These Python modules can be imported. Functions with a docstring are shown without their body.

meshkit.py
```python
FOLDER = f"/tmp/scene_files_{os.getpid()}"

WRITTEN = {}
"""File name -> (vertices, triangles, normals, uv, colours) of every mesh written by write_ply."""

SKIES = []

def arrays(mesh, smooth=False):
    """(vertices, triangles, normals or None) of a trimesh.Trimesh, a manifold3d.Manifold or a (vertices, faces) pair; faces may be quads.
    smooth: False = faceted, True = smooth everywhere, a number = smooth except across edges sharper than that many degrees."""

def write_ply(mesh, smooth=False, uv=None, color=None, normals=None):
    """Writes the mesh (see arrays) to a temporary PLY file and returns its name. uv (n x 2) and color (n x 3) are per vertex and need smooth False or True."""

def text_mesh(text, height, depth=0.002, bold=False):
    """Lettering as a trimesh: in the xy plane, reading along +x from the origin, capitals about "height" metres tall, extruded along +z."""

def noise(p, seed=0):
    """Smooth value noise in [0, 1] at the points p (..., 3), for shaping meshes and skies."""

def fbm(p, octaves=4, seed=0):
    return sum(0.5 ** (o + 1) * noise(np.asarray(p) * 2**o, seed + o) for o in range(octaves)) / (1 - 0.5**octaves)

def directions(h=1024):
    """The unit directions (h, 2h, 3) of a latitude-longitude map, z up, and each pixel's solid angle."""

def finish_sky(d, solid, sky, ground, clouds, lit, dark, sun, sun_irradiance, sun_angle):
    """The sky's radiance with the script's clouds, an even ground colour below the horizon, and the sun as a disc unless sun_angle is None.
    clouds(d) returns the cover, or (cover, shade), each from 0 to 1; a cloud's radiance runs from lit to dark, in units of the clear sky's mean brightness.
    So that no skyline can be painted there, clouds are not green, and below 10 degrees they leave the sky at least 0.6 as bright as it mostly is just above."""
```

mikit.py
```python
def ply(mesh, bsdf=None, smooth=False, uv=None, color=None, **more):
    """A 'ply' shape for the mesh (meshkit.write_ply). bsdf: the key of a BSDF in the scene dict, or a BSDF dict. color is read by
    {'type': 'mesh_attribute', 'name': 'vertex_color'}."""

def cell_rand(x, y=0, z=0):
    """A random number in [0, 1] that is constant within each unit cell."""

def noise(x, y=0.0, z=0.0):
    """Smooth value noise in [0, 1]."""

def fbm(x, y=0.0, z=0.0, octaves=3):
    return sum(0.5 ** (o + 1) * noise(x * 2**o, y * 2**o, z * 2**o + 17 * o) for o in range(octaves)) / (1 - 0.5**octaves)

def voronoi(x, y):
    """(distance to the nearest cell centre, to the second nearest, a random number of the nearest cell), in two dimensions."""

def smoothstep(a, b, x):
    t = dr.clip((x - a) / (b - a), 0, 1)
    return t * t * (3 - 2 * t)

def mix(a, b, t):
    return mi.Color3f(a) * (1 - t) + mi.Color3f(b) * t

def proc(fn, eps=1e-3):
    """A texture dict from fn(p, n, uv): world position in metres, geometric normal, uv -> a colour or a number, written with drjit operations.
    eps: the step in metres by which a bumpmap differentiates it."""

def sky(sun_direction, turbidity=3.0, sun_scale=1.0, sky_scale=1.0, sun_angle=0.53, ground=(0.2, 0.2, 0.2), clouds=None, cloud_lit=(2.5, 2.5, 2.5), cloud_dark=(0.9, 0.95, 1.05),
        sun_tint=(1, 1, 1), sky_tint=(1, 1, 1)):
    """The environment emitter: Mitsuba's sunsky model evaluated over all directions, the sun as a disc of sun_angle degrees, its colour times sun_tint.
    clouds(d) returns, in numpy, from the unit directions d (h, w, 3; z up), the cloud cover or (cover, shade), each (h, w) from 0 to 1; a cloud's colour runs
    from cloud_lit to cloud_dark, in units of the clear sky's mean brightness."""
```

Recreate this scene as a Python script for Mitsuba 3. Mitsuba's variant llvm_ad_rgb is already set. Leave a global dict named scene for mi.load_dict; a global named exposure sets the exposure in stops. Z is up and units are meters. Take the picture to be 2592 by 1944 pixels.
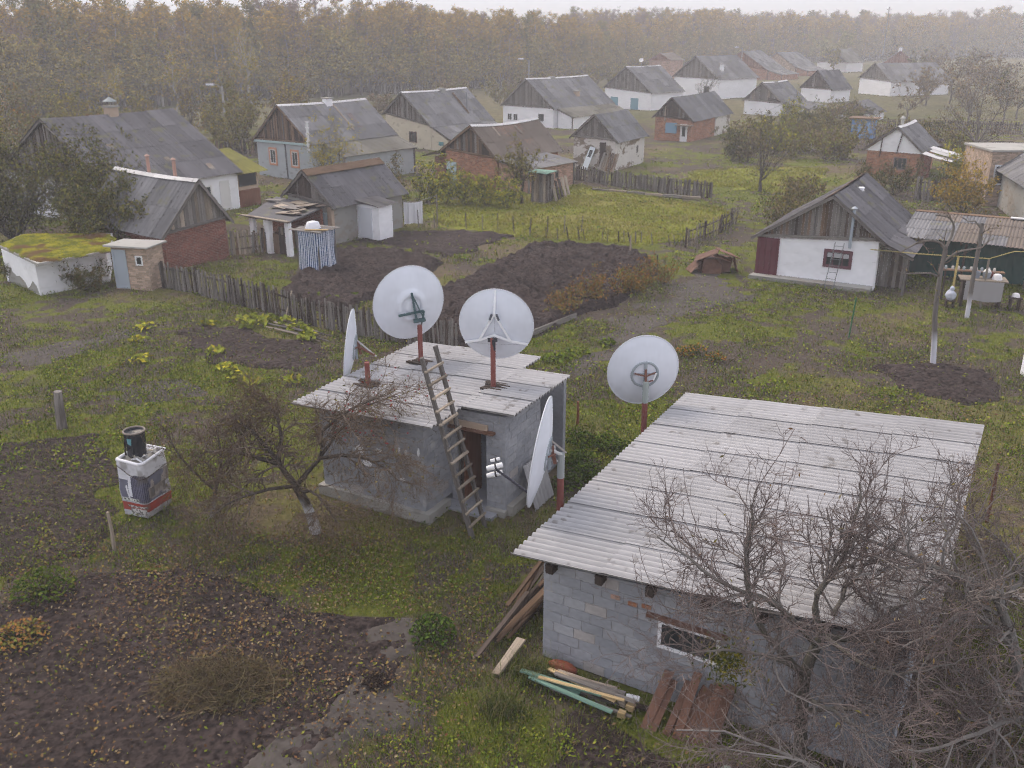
import math
import numpy as np
import drjit as dr
import mitsuba as mi
import trimesh
from shapely.geometry import Polygon, Point, box as sbox
from shapely import contains_xy
import mikit, meshkit
from mikit import noise, fbm, cell_rand, smoothstep, mix, proc

T = mi.ScalarTransform4f
scene, labels = {}, {}

# ------------------------------------------------------------------ camera, sky, exposure
PITCH = math.atan(764.5 / 2000.0)
scene['camera'] = {'type': 'perspective', 'fov': 57.88, 'fov_axis': 'x', 'near_clip': 0.1, 'far_clip': 6000.0,
                   'to_world': T().look_at(origin=[0, 0, 10.5], target=[0, math.cos(PITCH), 10.5 - math.sin(PITCH)], up=[0, 0, 1])}
HAZE = 0.0015
scene['haze_air'] = {'type': 'homogeneous', 'albedo': {'type': 'rgb', 'value': [0.95, 0.945, 0.955]}, 'sigma_t': {'type': 'rgb', 'value': [HAZE, HAZE, HAZE * 1.06]}}
scene['camera']['medium'] = {'type': 'ref', 'id': 'haze_air'}
scene['sky'] = mikit.sky([-0.48, 0.52, 0.70], turbidity=4, sun_scale=0.3, sun_angle=34, clouds=lambda d: 1.0,
                         cloud_lit=(1.52, 1.545, 1.72), sun_tint=(0.93, 0.96, 1.05), ground=(0.09, 0.085, 0.07))
exposure = 2.8

# ------------------------------------------------------------------ helpers
RNG = np.random.default_rng(7)
USED = {}


def uniq(name, parent=None):
    base = name if parent is None else parent + '__' + name
    n = USED.get(base, 0)
    USED[base] = n + 1
    return base if n == 0 else f'{base}_{n:03d}'


def tag(key, label=None, cat=None, group=None, kind=None):
    d = labels.setdefault(key, {})
    if label: d['label'] = label
    if cat: d['category'] = cat
    if group: d['group'] = group
    if kind: d['kind'] = kind
    return key


def thing(name, label, cat, group=None):
    return tag(uniq(name), label, cat, group)


class Fr:
    """A local frame: x right, y forward (into the depth), z up; angle of y from the world x axis in degrees."""

    def __init__(s, x, y, deg, z=0.0):
        a = math.radians(deg)
        s.o = np.array([x, y, z], float)
        s.R = np.array([[math.sin(a), math.cos(a), 0], [-math.cos(a), math.sin(a), 0], [0, 0, 1.0]])

    def __call__(s, p):
        return np.asarray(p, float) @ s.R.T + s.o


W0 = Fr(0, 0, 90)
_BF = [(0, 1, 2), (0, 2, 1), (1, 2, 0), (1, 0, 2), (2, 0, 1), (2, 1, 0)]


class MB:
    def __init__(s, fr=W0):
        s.fr, s.v, s.f, s.uv, s.c, s.n = fr, [], [], [], [], 0

    def add(s, v, f, uv=None, col=None):
        v = s.fr(np.asarray(v, float))
        s.v.append(v); s.f.append(np.asarray(f, int) + s.n)
        s.uv.append(np.zeros((len(v), 2)) if uv is None else np.asarray(uv, float))
        c = np.full((len(v), 3), 0.5) if col is None else np.broadcast_to(np.asarray(col, float), (len(v), 3))
        s.c.append(c); s.n += len(v)
        return s

    def box(s, c, size, R=None, tone=0, col=None, jit=0.0):
        h = np.asarray(size, float) / 2
        c = np.asarray(c, float)
        L = int(np.argmax(h))
        V, F, U = [], [], []
        corner = RNG.uniform(-jit, jit, (2, 2, 2, 3)) if jit else None
        for ax in range(3):
            b, d = [k for k in range(3) if k != ax]
            for sg in (-1, 1):
                q = []
                for (i, j) in ((-1, -1), (1, -1), (1, 1), (-1, 1)):
                    p = np.zeros(3); p[ax] = sg; p[b] = i; p[d] = j
                    pp = p * h
                    if jit: pp = pp + corner[tuple(((p + 1) / 2).astype(int))]
                    q.append(pp)
                if (sg > 0) != (np.linalg.det(np.stack([np.eye(3)[ax], np.eye(3)[b], np.eye(3)[d]])) > 0): q = q[::-1]
                k = len(V)
                V += q; F += [(k, k + 1, k + 2), (k, k + 2, k + 3)]
                for pp in q:
                    oth = b if d == L else d
                    if ax == L: U.append((pp[b] + 3 + 40 * tone, pp[d]))
                    else: U.append((pp[oth] + 3 + ax * .7 + 40 * tone, pp[L]))
        V = np.array(V)
        if R is not None: V = V @ np.asarray(R).T
        return s.add(V + c, F, U, col)

    def bar(s, a, b, w, t, tone=0, col=None, up=(0, 0, 1), jit=0.0):
        """a beam from a to b, width w (sideways), thickness t"""
        a, b = np.asarray(a, float), np.asarray(b, float)
        d = b - a; L = np.linalg.norm(d); d = d / L
        x = np.cross(d, up)
        if np.linalg.norm(x) < 1e-4: x = np.cross(d, (0, 1, 0))
        x /= np.linalg.norm(x); y = np.cross(x, d)
        return s.box((a + b) / 2, (w, t, L), np.stack([x, y, d], 1), tone, col, jit)

    def tube(s, pts, rad, sides=6, tone=0, col=None, cap=True):
        p = np.asarray(pts, float); r = np.broadcast_to(rad, (len(p),)).astype(float)
        t = np.gradient(p, axis=0); t /= np.linalg.norm(t, axis=1, keepdims=True) + 1e-12
        ref = np.array([0.31, 0.17, 0.93]) if abs(t[0, 2]) < .8 else np.array([.95, .2, .1])
        a = np.cross(t, ref); a /= np.linalg.norm(a, axis=1, keepdims=True) + 1e-12
        b = np.cross(t, a); ang = np.arange(sides) * 2 * np.pi / sides
        v = p[:, None] + r[:, None, None] * (np.cos(ang)[None, :, None] * a[:, None] + np.sin(ang)[None, :, None] * b[:, None])
        i, j = np.meshgrid(np.arange(len(p) - 1), np.arange(sides), indexing='ij')
        A, B = i * sides + j, i * sides + (j + 1) % sides
        f = np.concatenate([np.stack([A, B, B + sides], -1).reshape(-1, 3), np.stack([A, B + sides, A + sides], -1).reshape(-1, 3)])
        v = v.reshape(-1, 3)
        L = np.r_[0, np.cumsum(np.linalg.norm(np.diff(p, axis=0), axis=1))]
        uv = np.stack([np.tile(ang / 6.3 * .5, len(p)) + 3 + 40 * tone, np.repeat(L, sides)], 1)
        if cap and sides > 3:
            n = len(v)
            v = np.vstack([v, p[:1], p[-1:]]); k = np.arange(sides)
            f = np.vstack([f, np.stack([k * 0 + n, (k + 1) % sides, k], 1), np.stack([k * 0 + n + 1, n - sides + k, n - sides + (k + 1) % sides], 1)])
            uv = np.vstack([uv, [[3 + 40 * tone, 0], [3 + 40 * tone, L[-1]]]])
        if col is not None and np.ndim(col) == 2 and len(col) == len(p):
            cc = np.repeat(np.asarray(col), sides, 0); col = np.vstack([cc, cc[:1], cc[-1:]]) if len(v) > len(cc) else cc
        return s.add(v, f, uv, col)

    def prism(s, poly, o, ea, eb, en, t0, t1, tone=0, col=None):
        """polygon (shapely or points) in the plane o + a*ea + b*eb, from t0 to t1 along en"""
        g = poly if hasattr(poly, 'exterior') else Polygon(poly)
        if g.is_empty or g.area < 1e-6: return s
        if hasattr(g, 'geoms'):
            for q in g.geoms: s.prism(q, o, ea, eb, en, t0, t1, tone, col)
            return s
        m = trimesh.creation.extrude_polygon(g, 1.0, engine='earcut')
        m.unmerge_vertices()
        q = np.asarray(m.vertices)
        o, ea, eb, en = (np.asarray(x, float) for x in (o, ea, eb, en))
        v = o + q[:, :1] * ea + q[:, 1:2] * eb + (t0 + q[:, 2:] * (t1 - t0)) * en
        f = np.asarray(m.faces)
        if np.dot(np.cross(ea, eb), en) * (t1 - t0) < 0: f = f[:, ::-1]
        sd = np.abs(np.asarray(m.face_normals)[:, 2]) < .5
        uv = np.stack([q[:, 0] + 40 * tone + 18, q[:, 1]], 1)
        side_v = np.repeat(sd, 3)
        uv[side_v, 0] = np.where(np.abs(q[side_v, 0]) < 4, q[side_v, 0], 0) + q[side_v, 2] * (t1 - t0) + 40 * tone + 18
        return s.add(v, f, uv, col)

    def lathe(s, prof, o, axis, n=24, col=None, tone=0, ref=(0.2, .1, .9), asp=1.0):
        """revolve (r, h) points about the axis at o; asp stretches along ref"""
        ax = np.asarray(axis, float); ax /= np.linalg.norm(ax)
        b = np.asarray(ref, float) - np.dot(ref, ax) * ax; b /= np.linalg.norm(b); a = np.cross(b, ax)
        ang = np.arange(n) * 2 * np.pi / n
        pr = np.asarray(prof, float)
        v = np.asarray(o, float) + pr[:, 1][:, None, None] * ax + pr[:, 0][:, None, None] * (np.cos(ang)[None, :, None] * a + asp * np.sin(ang)[None, :, None] * b)
        i, j = np.meshgrid(np.arange(len(pr) - 1), np.arange(n), indexing='ij')
        A, B = i * n + j, i * n + (j + 1) % n
        f = np.concatenate([np.stack([A, B, B + n], -1).reshape(-1, 3), np.stack([A, B + n, A + n], -1).reshape(-1, 3)])
        uv = np.stack([np.tile(ang / 6.3 * 4, len(pr)) + 3 + 40 * tone, np.repeat(pr[:, 1], n)], 1)
        return s.add(v.reshape(-1, 3), f, uv, col)

    def ring(s, o, axis, R, r, n=28, m=6, col=None, ref=(0.2, .1, .9), asp=1.0):
        t = np.arange(m + 1) * 2 * np.pi / m
        return s.lathe(np.stack([R + r * np.cos(t), r * np.sin(t)], 1), o, axis, n, col, 0, ref, asp)

    def put(s, key, bsdf, smooth=False):
        if not s.v: return key
        v, f = np.vstack(s.v), np.vstack(s.f)
        uv, c = np.vstack(s.uv), np.vstack(s.c)
        kw = {}
        if bsdf in COLOURED: kw['color'] = c
        else: kw['uv'] = uv
        scene[key] = mikit.ply(trimesh.Trimesh(v, f, process=False), bsdf, smooth, **kw)
        return key


def part(parent, name, mb, bsdf, smooth=False, label=None, kind=None):
    k = uniq(name, parent)
    mb.put(k, bsdf, smooth)
    if label or kind: tag(k, label, kind=kind)
    return k


# ------------------------------------------------------------------ materials
COLOURED = {'painted', 'foliage', 'bark', 'gloss'}


def pick(k, cols):
    c = mi.Color3f(*cols[0])
    for i in range(1, len(cols)):
        c = dr.select(k > i - .5, mi.Color3f(*cols[i]), c)
    return c


def tone_of(uv):
    k = dr.floor(uv.x / 40.0)
    return k - 8 * dr.floor(k / 8.0), k, uv.x - 40 * k


def twosided(b): return {'type': 'twosided', 'b': b}


def rough(tex, r=0.8, spec=0.25, **more):
    return twosided({'type': 'principled', 'base_color': tex, 'roughness': r, 'specular': spec, **more})


# wood: 0 old grey, 1 brown, 2 dark brown, 3 burgundy, 4 fresh yellow, 5 green, 6 rust red brown, 7 pale dry
WOOD = [(.165, .15, .14), (.15, .098, .066), (.07, .053, .045), (.13, .035, .04), (.5, .37, .2), (.13, .22, .18), (.2, .085, .05), (.3, .25, .2)]


def wood_fn(p, n, uv):
    pal, k, u = tone_of(uv)
    g = fbm(u * 38, uv.y * 1.7, k * 3.7, 3)
    c = pick(pal, WOOD) * (.62 + .7 * cell_rand(k, 4, 2)) * (.55 + .9 * g)
    st = smoothstep(.55, .75, fbm(p.x * 1.3, p.y * 1.3, p.z * .5, 3))
    return mix(c, c * mi.Color3f(.55, .5, .5), st * .8)


scene['wood'] = rough(proc(wood_fn), .85, .2)

# asbestos-cement sheets: 0 pale, 1 mid grey, 2 dark grey, 3 warm grey with lichen, 4 moss-covered, 5 white, 6 tar dark, 7 brownish
SHEET = [(.37, .365, .375), (.18, .176, .184), (.125, .12, .13), (.165, .155, .135), (.16, .15, .03), (.58, .57, .57), (.08, .075, .08), (.165, .135, .115)]


def sheet_fn(p, n, uv):
    pal, k, u = tone_of(uv)
    old = dr.select((pal > .5) & (pal < 4.5), 1.0, 0.12)
    c = pick(pal, SHEET) * (1 + (.16 + .3 * old) * (cell_rand(k, 1, 7) - .5))
    n1 = fbm(p.x * .9, p.y * .9, p.z * .9, 4)
    n2 = fbm(p.x * 7, p.y * 7, p.z * 7, 3)
    streak = noise(u * 16, uv.y * .9, k)
    c = c * (.80 + .22 * n1 + .18 * n2) * (1 + (.1 + .3 * old) * (streak - .5))
    spots = smoothstep(.66, .78, fbm(p.x * 5.3, p.y * 5.3, p.z * 5.3 + 3, 3))
    c = mix(c, c * mi.Color3f(.5, .47, .44), spots * .75)
    lich = smoothstep(.6, .74, fbm(p.x * 2.1 + 9, p.y * 2.1, p.z * 2.1, 4))
    return mix(c, mi.Color3f(.17, .165, .07), lich * .45 * old)


scene['sheet'] = rough(proc(sheet_fn), .8, .25)

# plaster and render: 0 whitewash, 1 grey blue, 2 cream, 3 peeling white over clay, 4 grey render, 5 pale blue, 6 concrete, 7 tan
PLAS = [(.82, .82, .86), (.37, .40, .42), (.55, .49, .39), (.62, .59, .56), (.3, .295, .28), (.42, .53, .58), (.33, .32, .3), (.44, .34, .26)]


def plaster_fn(p, n, uv):
    pal, k, u = tone_of(uv)
    c = pick(pal, PLAS)
    a = fbm(p.x * 1.1, p.y * 1.1, p.z * 1.4, 4)
    b = fbm(p.x * 6, p.y * 6, p.z * 6, 3)
    c = c * (.84 + .2 * a + .12 * b)
    peel = dr.select((pal > 2.5) & (pal < 3.5), 1.0, dr.select((pal > 3.5) & (pal < 4.5), .55, 0.0))
    m = smoothstep(.5, .6, a * .75 + b * .25)
    c = mix(c, mi.Color3f(.24, .195, .155) * (.7 + .6 * b), m * peel)
    dirt = smoothstep(.62, .8, fbm(p.x * 2.3, p.y * 2.3, p.z * 4 + 3, 3))
    return mix(c, c * mi.Color3f(.5, .46, .42), dirt * dr.select(pal < .5, .12, .5))


scene['plaster'] = rough(proc(plaster_fn), .9, .15)

# brick: 0 orange red, 1 pinkish pale, 2 dark red, 3 silicate tan mix
BRICK = [(.34, .15, .085), (.42, .255, .19), (.2, .07, .05), (.42, .31, .235)]


def brick_fn(p, n, uv):
    pal, k, u = tone_of(uv)
    row = dr.floor(uv.y / .077)
    x = u / .26 + .5 * (row - 2 * dr.floor(row / 2))
    fx, fy = x - dr.floor(x), uv.y / .077 - row
    r = cell_rand(dr.floor(x) + 50, row + 50, k)
    c = pick(pal, BRICK) * (.68 + .6 * r)
    joint = dr.maximum(smoothstep(.93, .97, fx), smoothstep(.82, .9, fy))
    c = mix(c, mi.Color3f(.33, .3, .27), joint * .8)
    return c * (.72 + .5 * fbm(p.x * 1.4, p.y * 1.4, p.z * 1.4, 4))


scene['brick'] = rough(proc(brick_fn), .9, .15)


def block_fn(p, n, uv):
    pal, k, u = tone_of(uv)
    r = cell_rand(k, 3, 1)
    g = fbm(p.x * 16, p.y * 16, p.z * 16, 3)
    big = fbm(p.x * 1.2, p.y * 1.2, p.z * 1.2 + 5, 3)
    c = mix((.30, .31, .345), (.385, .39, .42), r) * (.74 + .36 * g) * (.8 + .36 * big)
    c = dr.select(r > .97, c * mi.Color3f(1.06, .98, .9), c)
    drip = smoothstep(.7, .8, fbm(p.x * 4.5, p.y * 4.5, p.z * 2.2 + 8, 3))
    c = mix(c, mi.Color3f(.5, .49, .47), drip * .5)
    return dr.select(pal > .5, mi.Color3f(.36, .34, .31) * (.7 + .5 * g), c)


scene['block'] = rough(proc(block_fn), .92, .15)


def rust_fn(p, n, uv):
    pal, k, u = tone_of(uv)
    g = fbm(p.x * 7, p.y * 7, p.z * 7, 4)
    c = mix((.085, .042, .03), (.175, .09, .06), g) * (.75 + .5 * cell_rand(k, 8))
    return dr.select(pal > .5, mix((.17, .05, .045), (.24, .085, .07), g), c)


scene['rust'] = rough(proc(rust_fn), .75, .3)


def moss_fn(p, n, uv):
    a = fbm(p.x * 2.2, p.y * 2.2, 1.0, 4); b = fbm(p.x * 14, p.y * 14, 2.0, 3)
    c = mix((.075, .085, .008), (.21, .19, .012), smoothstep(.3, .7, a * .6 + b * .4))
    return mix(c, mi.Color3f(.1, .058, .025), smoothstep(.5, .7, fbm(p.x * 1.3 + 4, p.y * 1.3, 7.0, 3)))


scene['moss'] = rough(proc(moss_fn), .95, .1)


def earth_fn(p, n, uv):
    a = fbm(p.x * .33, p.y * .33, 1.3, 4); b = noise(p.x * 2.7, p.y * 2.7, 3.0); g = fbm(p.x * 15, p.y * 15, 5.0, 3)
    e = mix((.045, .036, .031), (.098, .078, .064), g)
    gr = mix((.055, .07, .012), (.125, .13, .024), g)
    c = mix(e, gr, smoothstep(.44, .58, a + .3 * (b - .5)))
    dry = smoothstep(.52, .68, fbm(p.x * .21 + 11, p.y * .21, 4.0, 3))
    c = mix(c, mi.Color3f(.135, .105, .06) * (.6 + .8 * g), dry * .5)
    far = smoothstep(105.0, 125.0, p.y - .1 * p.x)
    return mix(c, mix((.12, .1, .055), (.07, .07, .033), noise(p.x * .08, p.y * .08, 2.0)) * (.75 + .5 * b), far * .9)


scene['earth'] = rough(proc(earth_fn), .95, .1)


def soil_fn(p, n, uv):
    g = fbm(p.x * 13, p.y * 13, p.z * 13, 4); a = fbm(p.x * .9, p.y * .9, 3.0, 3)
    c = mix((.017, .0125, .0122), (.06, .045, .042), smoothstep(.2, .8, g)) * (.75 + .5 * a)
    return c


scene['soil'] = rough(proc(soil_fn), .95, .1)


def lawn_fn(p, n, uv):
    g = fbm(p.x * 9, p.y * 9, 2.0, 3); a = fbm(p.x * .4, p.y * .4, 6.0, 4)
    c = mix((.13, .145, .02), (.2, .2, .034), g)
    return mix(c, mi.Color3f(.2, .17, .055), smoothstep(.45, .7, a) * .7)


scene['lawn_ground'] = rough(proc(lawn_fn), .95, .1)


def path_fn(p, n, uv):
    g = fbm(p.x * 11, p.y * 11, 2.0, 4); a = fbm(p.x * 1.1, p.y * 1.1, 6.0, 3)
    return mix((.05, .043, .04), (.115, .1, .092), g * .6 + a * .4)


scene['path_earth'] = rough(proc(path_fn), .95, .1)


def stripe_fn(p, n, uv):
    f = uv.x * 30 - dr.floor(uv.x * 30)
    s = smoothstep(.42, .48, f) * smoothstep(1.0, .94, f)
    gap = smoothstep(.6, .604, uv.x) * smoothstep(.648, .644, uv.x)
    s = s * (1 - gap)
    c = mix((.66, .68, .74), (.04, .085, .2), s)
    return c * (.85 + .2 * fbm(p.x * 5, p.y * 5, p.z * 5, 3))


scene['striped_cloth'] = rough(proc(stripe_fn), .8, .2)


def band(x, a, b, e=.006): return smoothstep(a - e, a + e, x) * smoothstep(b + e, b - e, x)


def banner_fn(p, n, uv):
    """flat print wrapped round the stack: u 0..1 front, 1..2.2 side; v 0 bottom..1 top"""
    u, v = uv.x, uv.y
    c = mi.Color3f(.5, .5, .56) * (.85 + .3 * fbm(u * 6, v * 6, 1.0, 3))
    c = mix(c, mi.Color3f(.66, .66, .7), band(v, .72, 1.0))
    # dark picture area with a tyre, ribs of the tread
    c = mix(c, mi.Color3f(.17, .17, .23), band(v, .27, .72) * band(u, .02, 1.9))
    tyre = smoothstep(.34, .325, dr.sqrt(dr.square((u - .82) * .8) + dr.square((v - .46) * 1.0)))
    rib = .5 + .5 * dr.sin(u * 95)
    c = mix(c, mix((.05, .05, .085), (.16, .155, .22), rib), tyre * band(v, .27, .76))
    # the white letter on the front
    letter = dr.maximum(band(v, .66, .74) * band(u, .03, .46), band(u, .36, .48) * band(v, .36, .72))
    letter = dr.maximum(letter, band(u + (v - .5) * .25, .26, .33) * band(v, .32, .56))
    c = mix(c, mi.Color3f(.74, .74, .8), letter)
    # photographs and print on the side
    im = cell_rand(dr.floor(u * 5), dr.floor(v * 6), 3)
    c = mix(c, mi.Color3f(.34, .3, .3) * (.4 + .9 * im), band(u, 1.12, 2.3) * band(v, .3, .72) * smoothstep(.35, .5, noise(u * 6, v * 7, 2.0)))
    # white strip of small lettering on the dark field
    glyph = smoothstep(.45, .55, noise(u * 42, 2.0, v * 20)) * band(v, .288, .318, .003)
    c = mix(c, mi.Color3f(.62, .62, .6) * (1 - .8 * glyph), band(v, .275, .33) * band(u, .03, .72))
    # red band and the white blocks of print below
    c = mix(c, mi.Color3f(.36, .06, .045), band(v, .1, .25))
    g2 = smoothstep(.46, .54, noise(u * 26, v * 34, 5.0))
    c = mix(c, mi.Color3f(.6, .57, .56) * (1 - .65 * g2), dr.maximum(band(v, .165, .2) * band(u, .22, 1.0), band(v, .03, .15) * band(u, .3, .95)))
    c = mix(c, mi.Color3f(.42, .4, .4), band(v, .0, .1) * band(u, 1.0, 2.4))
    grime = smoothstep(.5, .72, fbm(p.x * 5, p.y * 5, p.z * 3, 4))
    return mix(c * (.75 + .35 * fbm(p.x * 9, p.y * 9, p.z * 9, 3)), mi.Color3f(.13, .11, .09), grime * .55)


scene['banner_print'] = rough(proc(banner_fn), .45, .4)

scene['painted'] = rough({'type': 'mesh_attribute', 'name': 'vertex_color'}, .6, .3)
scene['gloss'] = rough({'type': 'mesh_attribute', 'name': 'vertex_color'}, .42, .45)
scene['bark'] = twosided({'type': 'diffuse', 'reflectance': {'type': 'mesh_attribute', 'name': 'vertex_color'}})
scene['foliage'] = twosided({'type': 'diffuse', 'reflectance': {'type': 'mesh_attribute', 'name': 'vertex_color'}})
scene['window_glass'] = rough({'type': 'rgb', 'value': [.025, .03, .035]}, .06, .55)

# weathered white dish skin
def dish_fn(p, n, uv):
    g = fbm(p.x * 3, p.y * 3, p.z * 3, 4); s = fbm(p.x * 14, p.y * 14, p.z * 3, 3)
    return mi.Color3f(.66, .69, .76) * (.86 + .16 * g + .08 * s)


scene['dish_skin'] = rough(proc(dish_fn), .42, .4)
# ------------------------------------------------------------------ setting: ground and worked plots
def gz(x, y):
    x, y = np.asarray(x, float), np.asarray(y, float)
    p = np.stack([x * .55, y * .55, x * 0 + .5], -1)
    return (meshkit.fbm(p, 3) - .5) * .16


def build_ground():
    n = 420
    t = np.linspace(-1, 1, n)
    xs = 1150 * np.sinh(t * 5.2) / np.sinh(5.2)
    ys = 26 + 1150 * np.sinh(t * 5.2) / np.sinh(5.2)
    X, Y = np.meshgrid(xs, ys, indexing='ij')
    Z = gz(X, Y)
    i, j = np.meshgrid(np.arange(n - 1), np.arange(n - 1), indexing='ij')
    a = (i * n + j).ravel()
    f = np.concatenate([np.stack([a, a + n, a + n + 1], 1), np.stack([a, a + n + 1, a + 1], 1)])
    v = np.stack([X, Y, Z], -1).reshape(-1, 3)
    scene['ground'] = mikit.ply(trimesh.Trimesh(v, f, process=False), 'earth', True)
    tag('ground', kind='structure')


build_ground()

PLOTS = {
    'plotA': [(-9.76, 41.83), (-9.74, 46.13), (-7.71, 46.66), (-5.53, 46.13), (-3.25, 43.65), (-4.25, 40.15), (-5.88, 37.13), (-6.94, 34.5), (-9.89, 37.84)],
    'plotB': [(1.06, 47.75), (3.71, 47.52), (6.53, 46.13), (6.83, 41.83), (4.23, 36.44), (2.23, 34.5), (.57, 31.91), (-1.71, 30.9), (-3.43, 31.9), (-4.89, 33.89), (-4.22, 37.84), (-2.55, 39.35), (-1.01, 43.18)],
    'plotC': [(-8.18, 48.88), (-6.77, 51.6), (-2.74, 51.32), (-.15, 50.07), (-1.11, 47.75), (-3.28, 45.0), (-5.53, 46.8)],
    'lawn': [(-6.01, 58.5), (-3.26, 61.93), (4.16, 67.83), (6.32, 65.75), (13.26, 58.5), (13.71, 55.41), (11.99, 51.32), (9.73, 48.88), (7.03, 47.6), (1.1, 49.47), (-3.86, 52.62)],
    'lawn2': [(14.06, 74.39), (20.35, 77.57), (25.63, 76.21), (22.28, 67.83), (18.81, 63.78), (16.1, 65.75), (12.55, 67.83)],
    'path': [(8.6, 42.72), (10.17, 40.97), (10.05, 37.84), (8.58, 36.44), (6.73, 34.5), (5.23, 31.64), (3.47, 29.18), (2.14, 27.87), (1.95, 29.65), (3.84, 32.73), (6.03, 37.13)],
    'right': [(12.0, 29.18), (14.11, 29.41), (15.51, 28.73), (15.24, 26.65), (13.71, 25.52), (12.23, 26.65)],
    'front': [(-9.91, 15.16), (-8.86, 16.47), (-7.01, 16.65), (-5.05, 15.8), (-3.61, 15.01), (-2.43, 14.86), (-1.73, 14.02), (-1.8, 13.0), (-2.3, 12.09), (-2.86, 11.09), (-2.9, 8), (-12, 8), (-11.5, 13)],
    'left': [(-12.73, 33.01), (-11.61, 33.89), (-6.93, 31.64), (-6.24, 30.62), (-7.13, 28.73), (-8.66, 28.73), (-12.09, 31.64)],
    'leftsoil': [(-14.05, 23.18), (-11.38, 23.81), (-9.21, 19.02), (-9.17, 17.19), (-10.58, 16.47), (-15, 17)],
    'tree_soil': [(1.2, 12.1), (3.0, 11.2), (5.5, 10.6), (8.0, 9.4), (8.5, 7), (-.5, 7), (-.2, 10)],
    'bedR': [(40.85, 98.4), (57, 92), (50, 84), (38, 92)],
    'mid': [(3.2, 30.6), (6.5, 33.5), (10.5, 36.4), (13.2, 35.2), (12.5, 31.5), (9.5, 28.5), (6, 25.8), (3.4, 27.4)],
}
POLY = {k: Polygon(v).buffer(0) for k, v in PLOTS.items()}


def edge_dist(poly, x, y):
    """signed distance to the polygon's outline, positive inside"""
    from shapely import points, distance
    d = distance(points(x, y), poly.exterior)
    return np.where(contains_xy(poly, x, y), d, -d)


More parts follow.
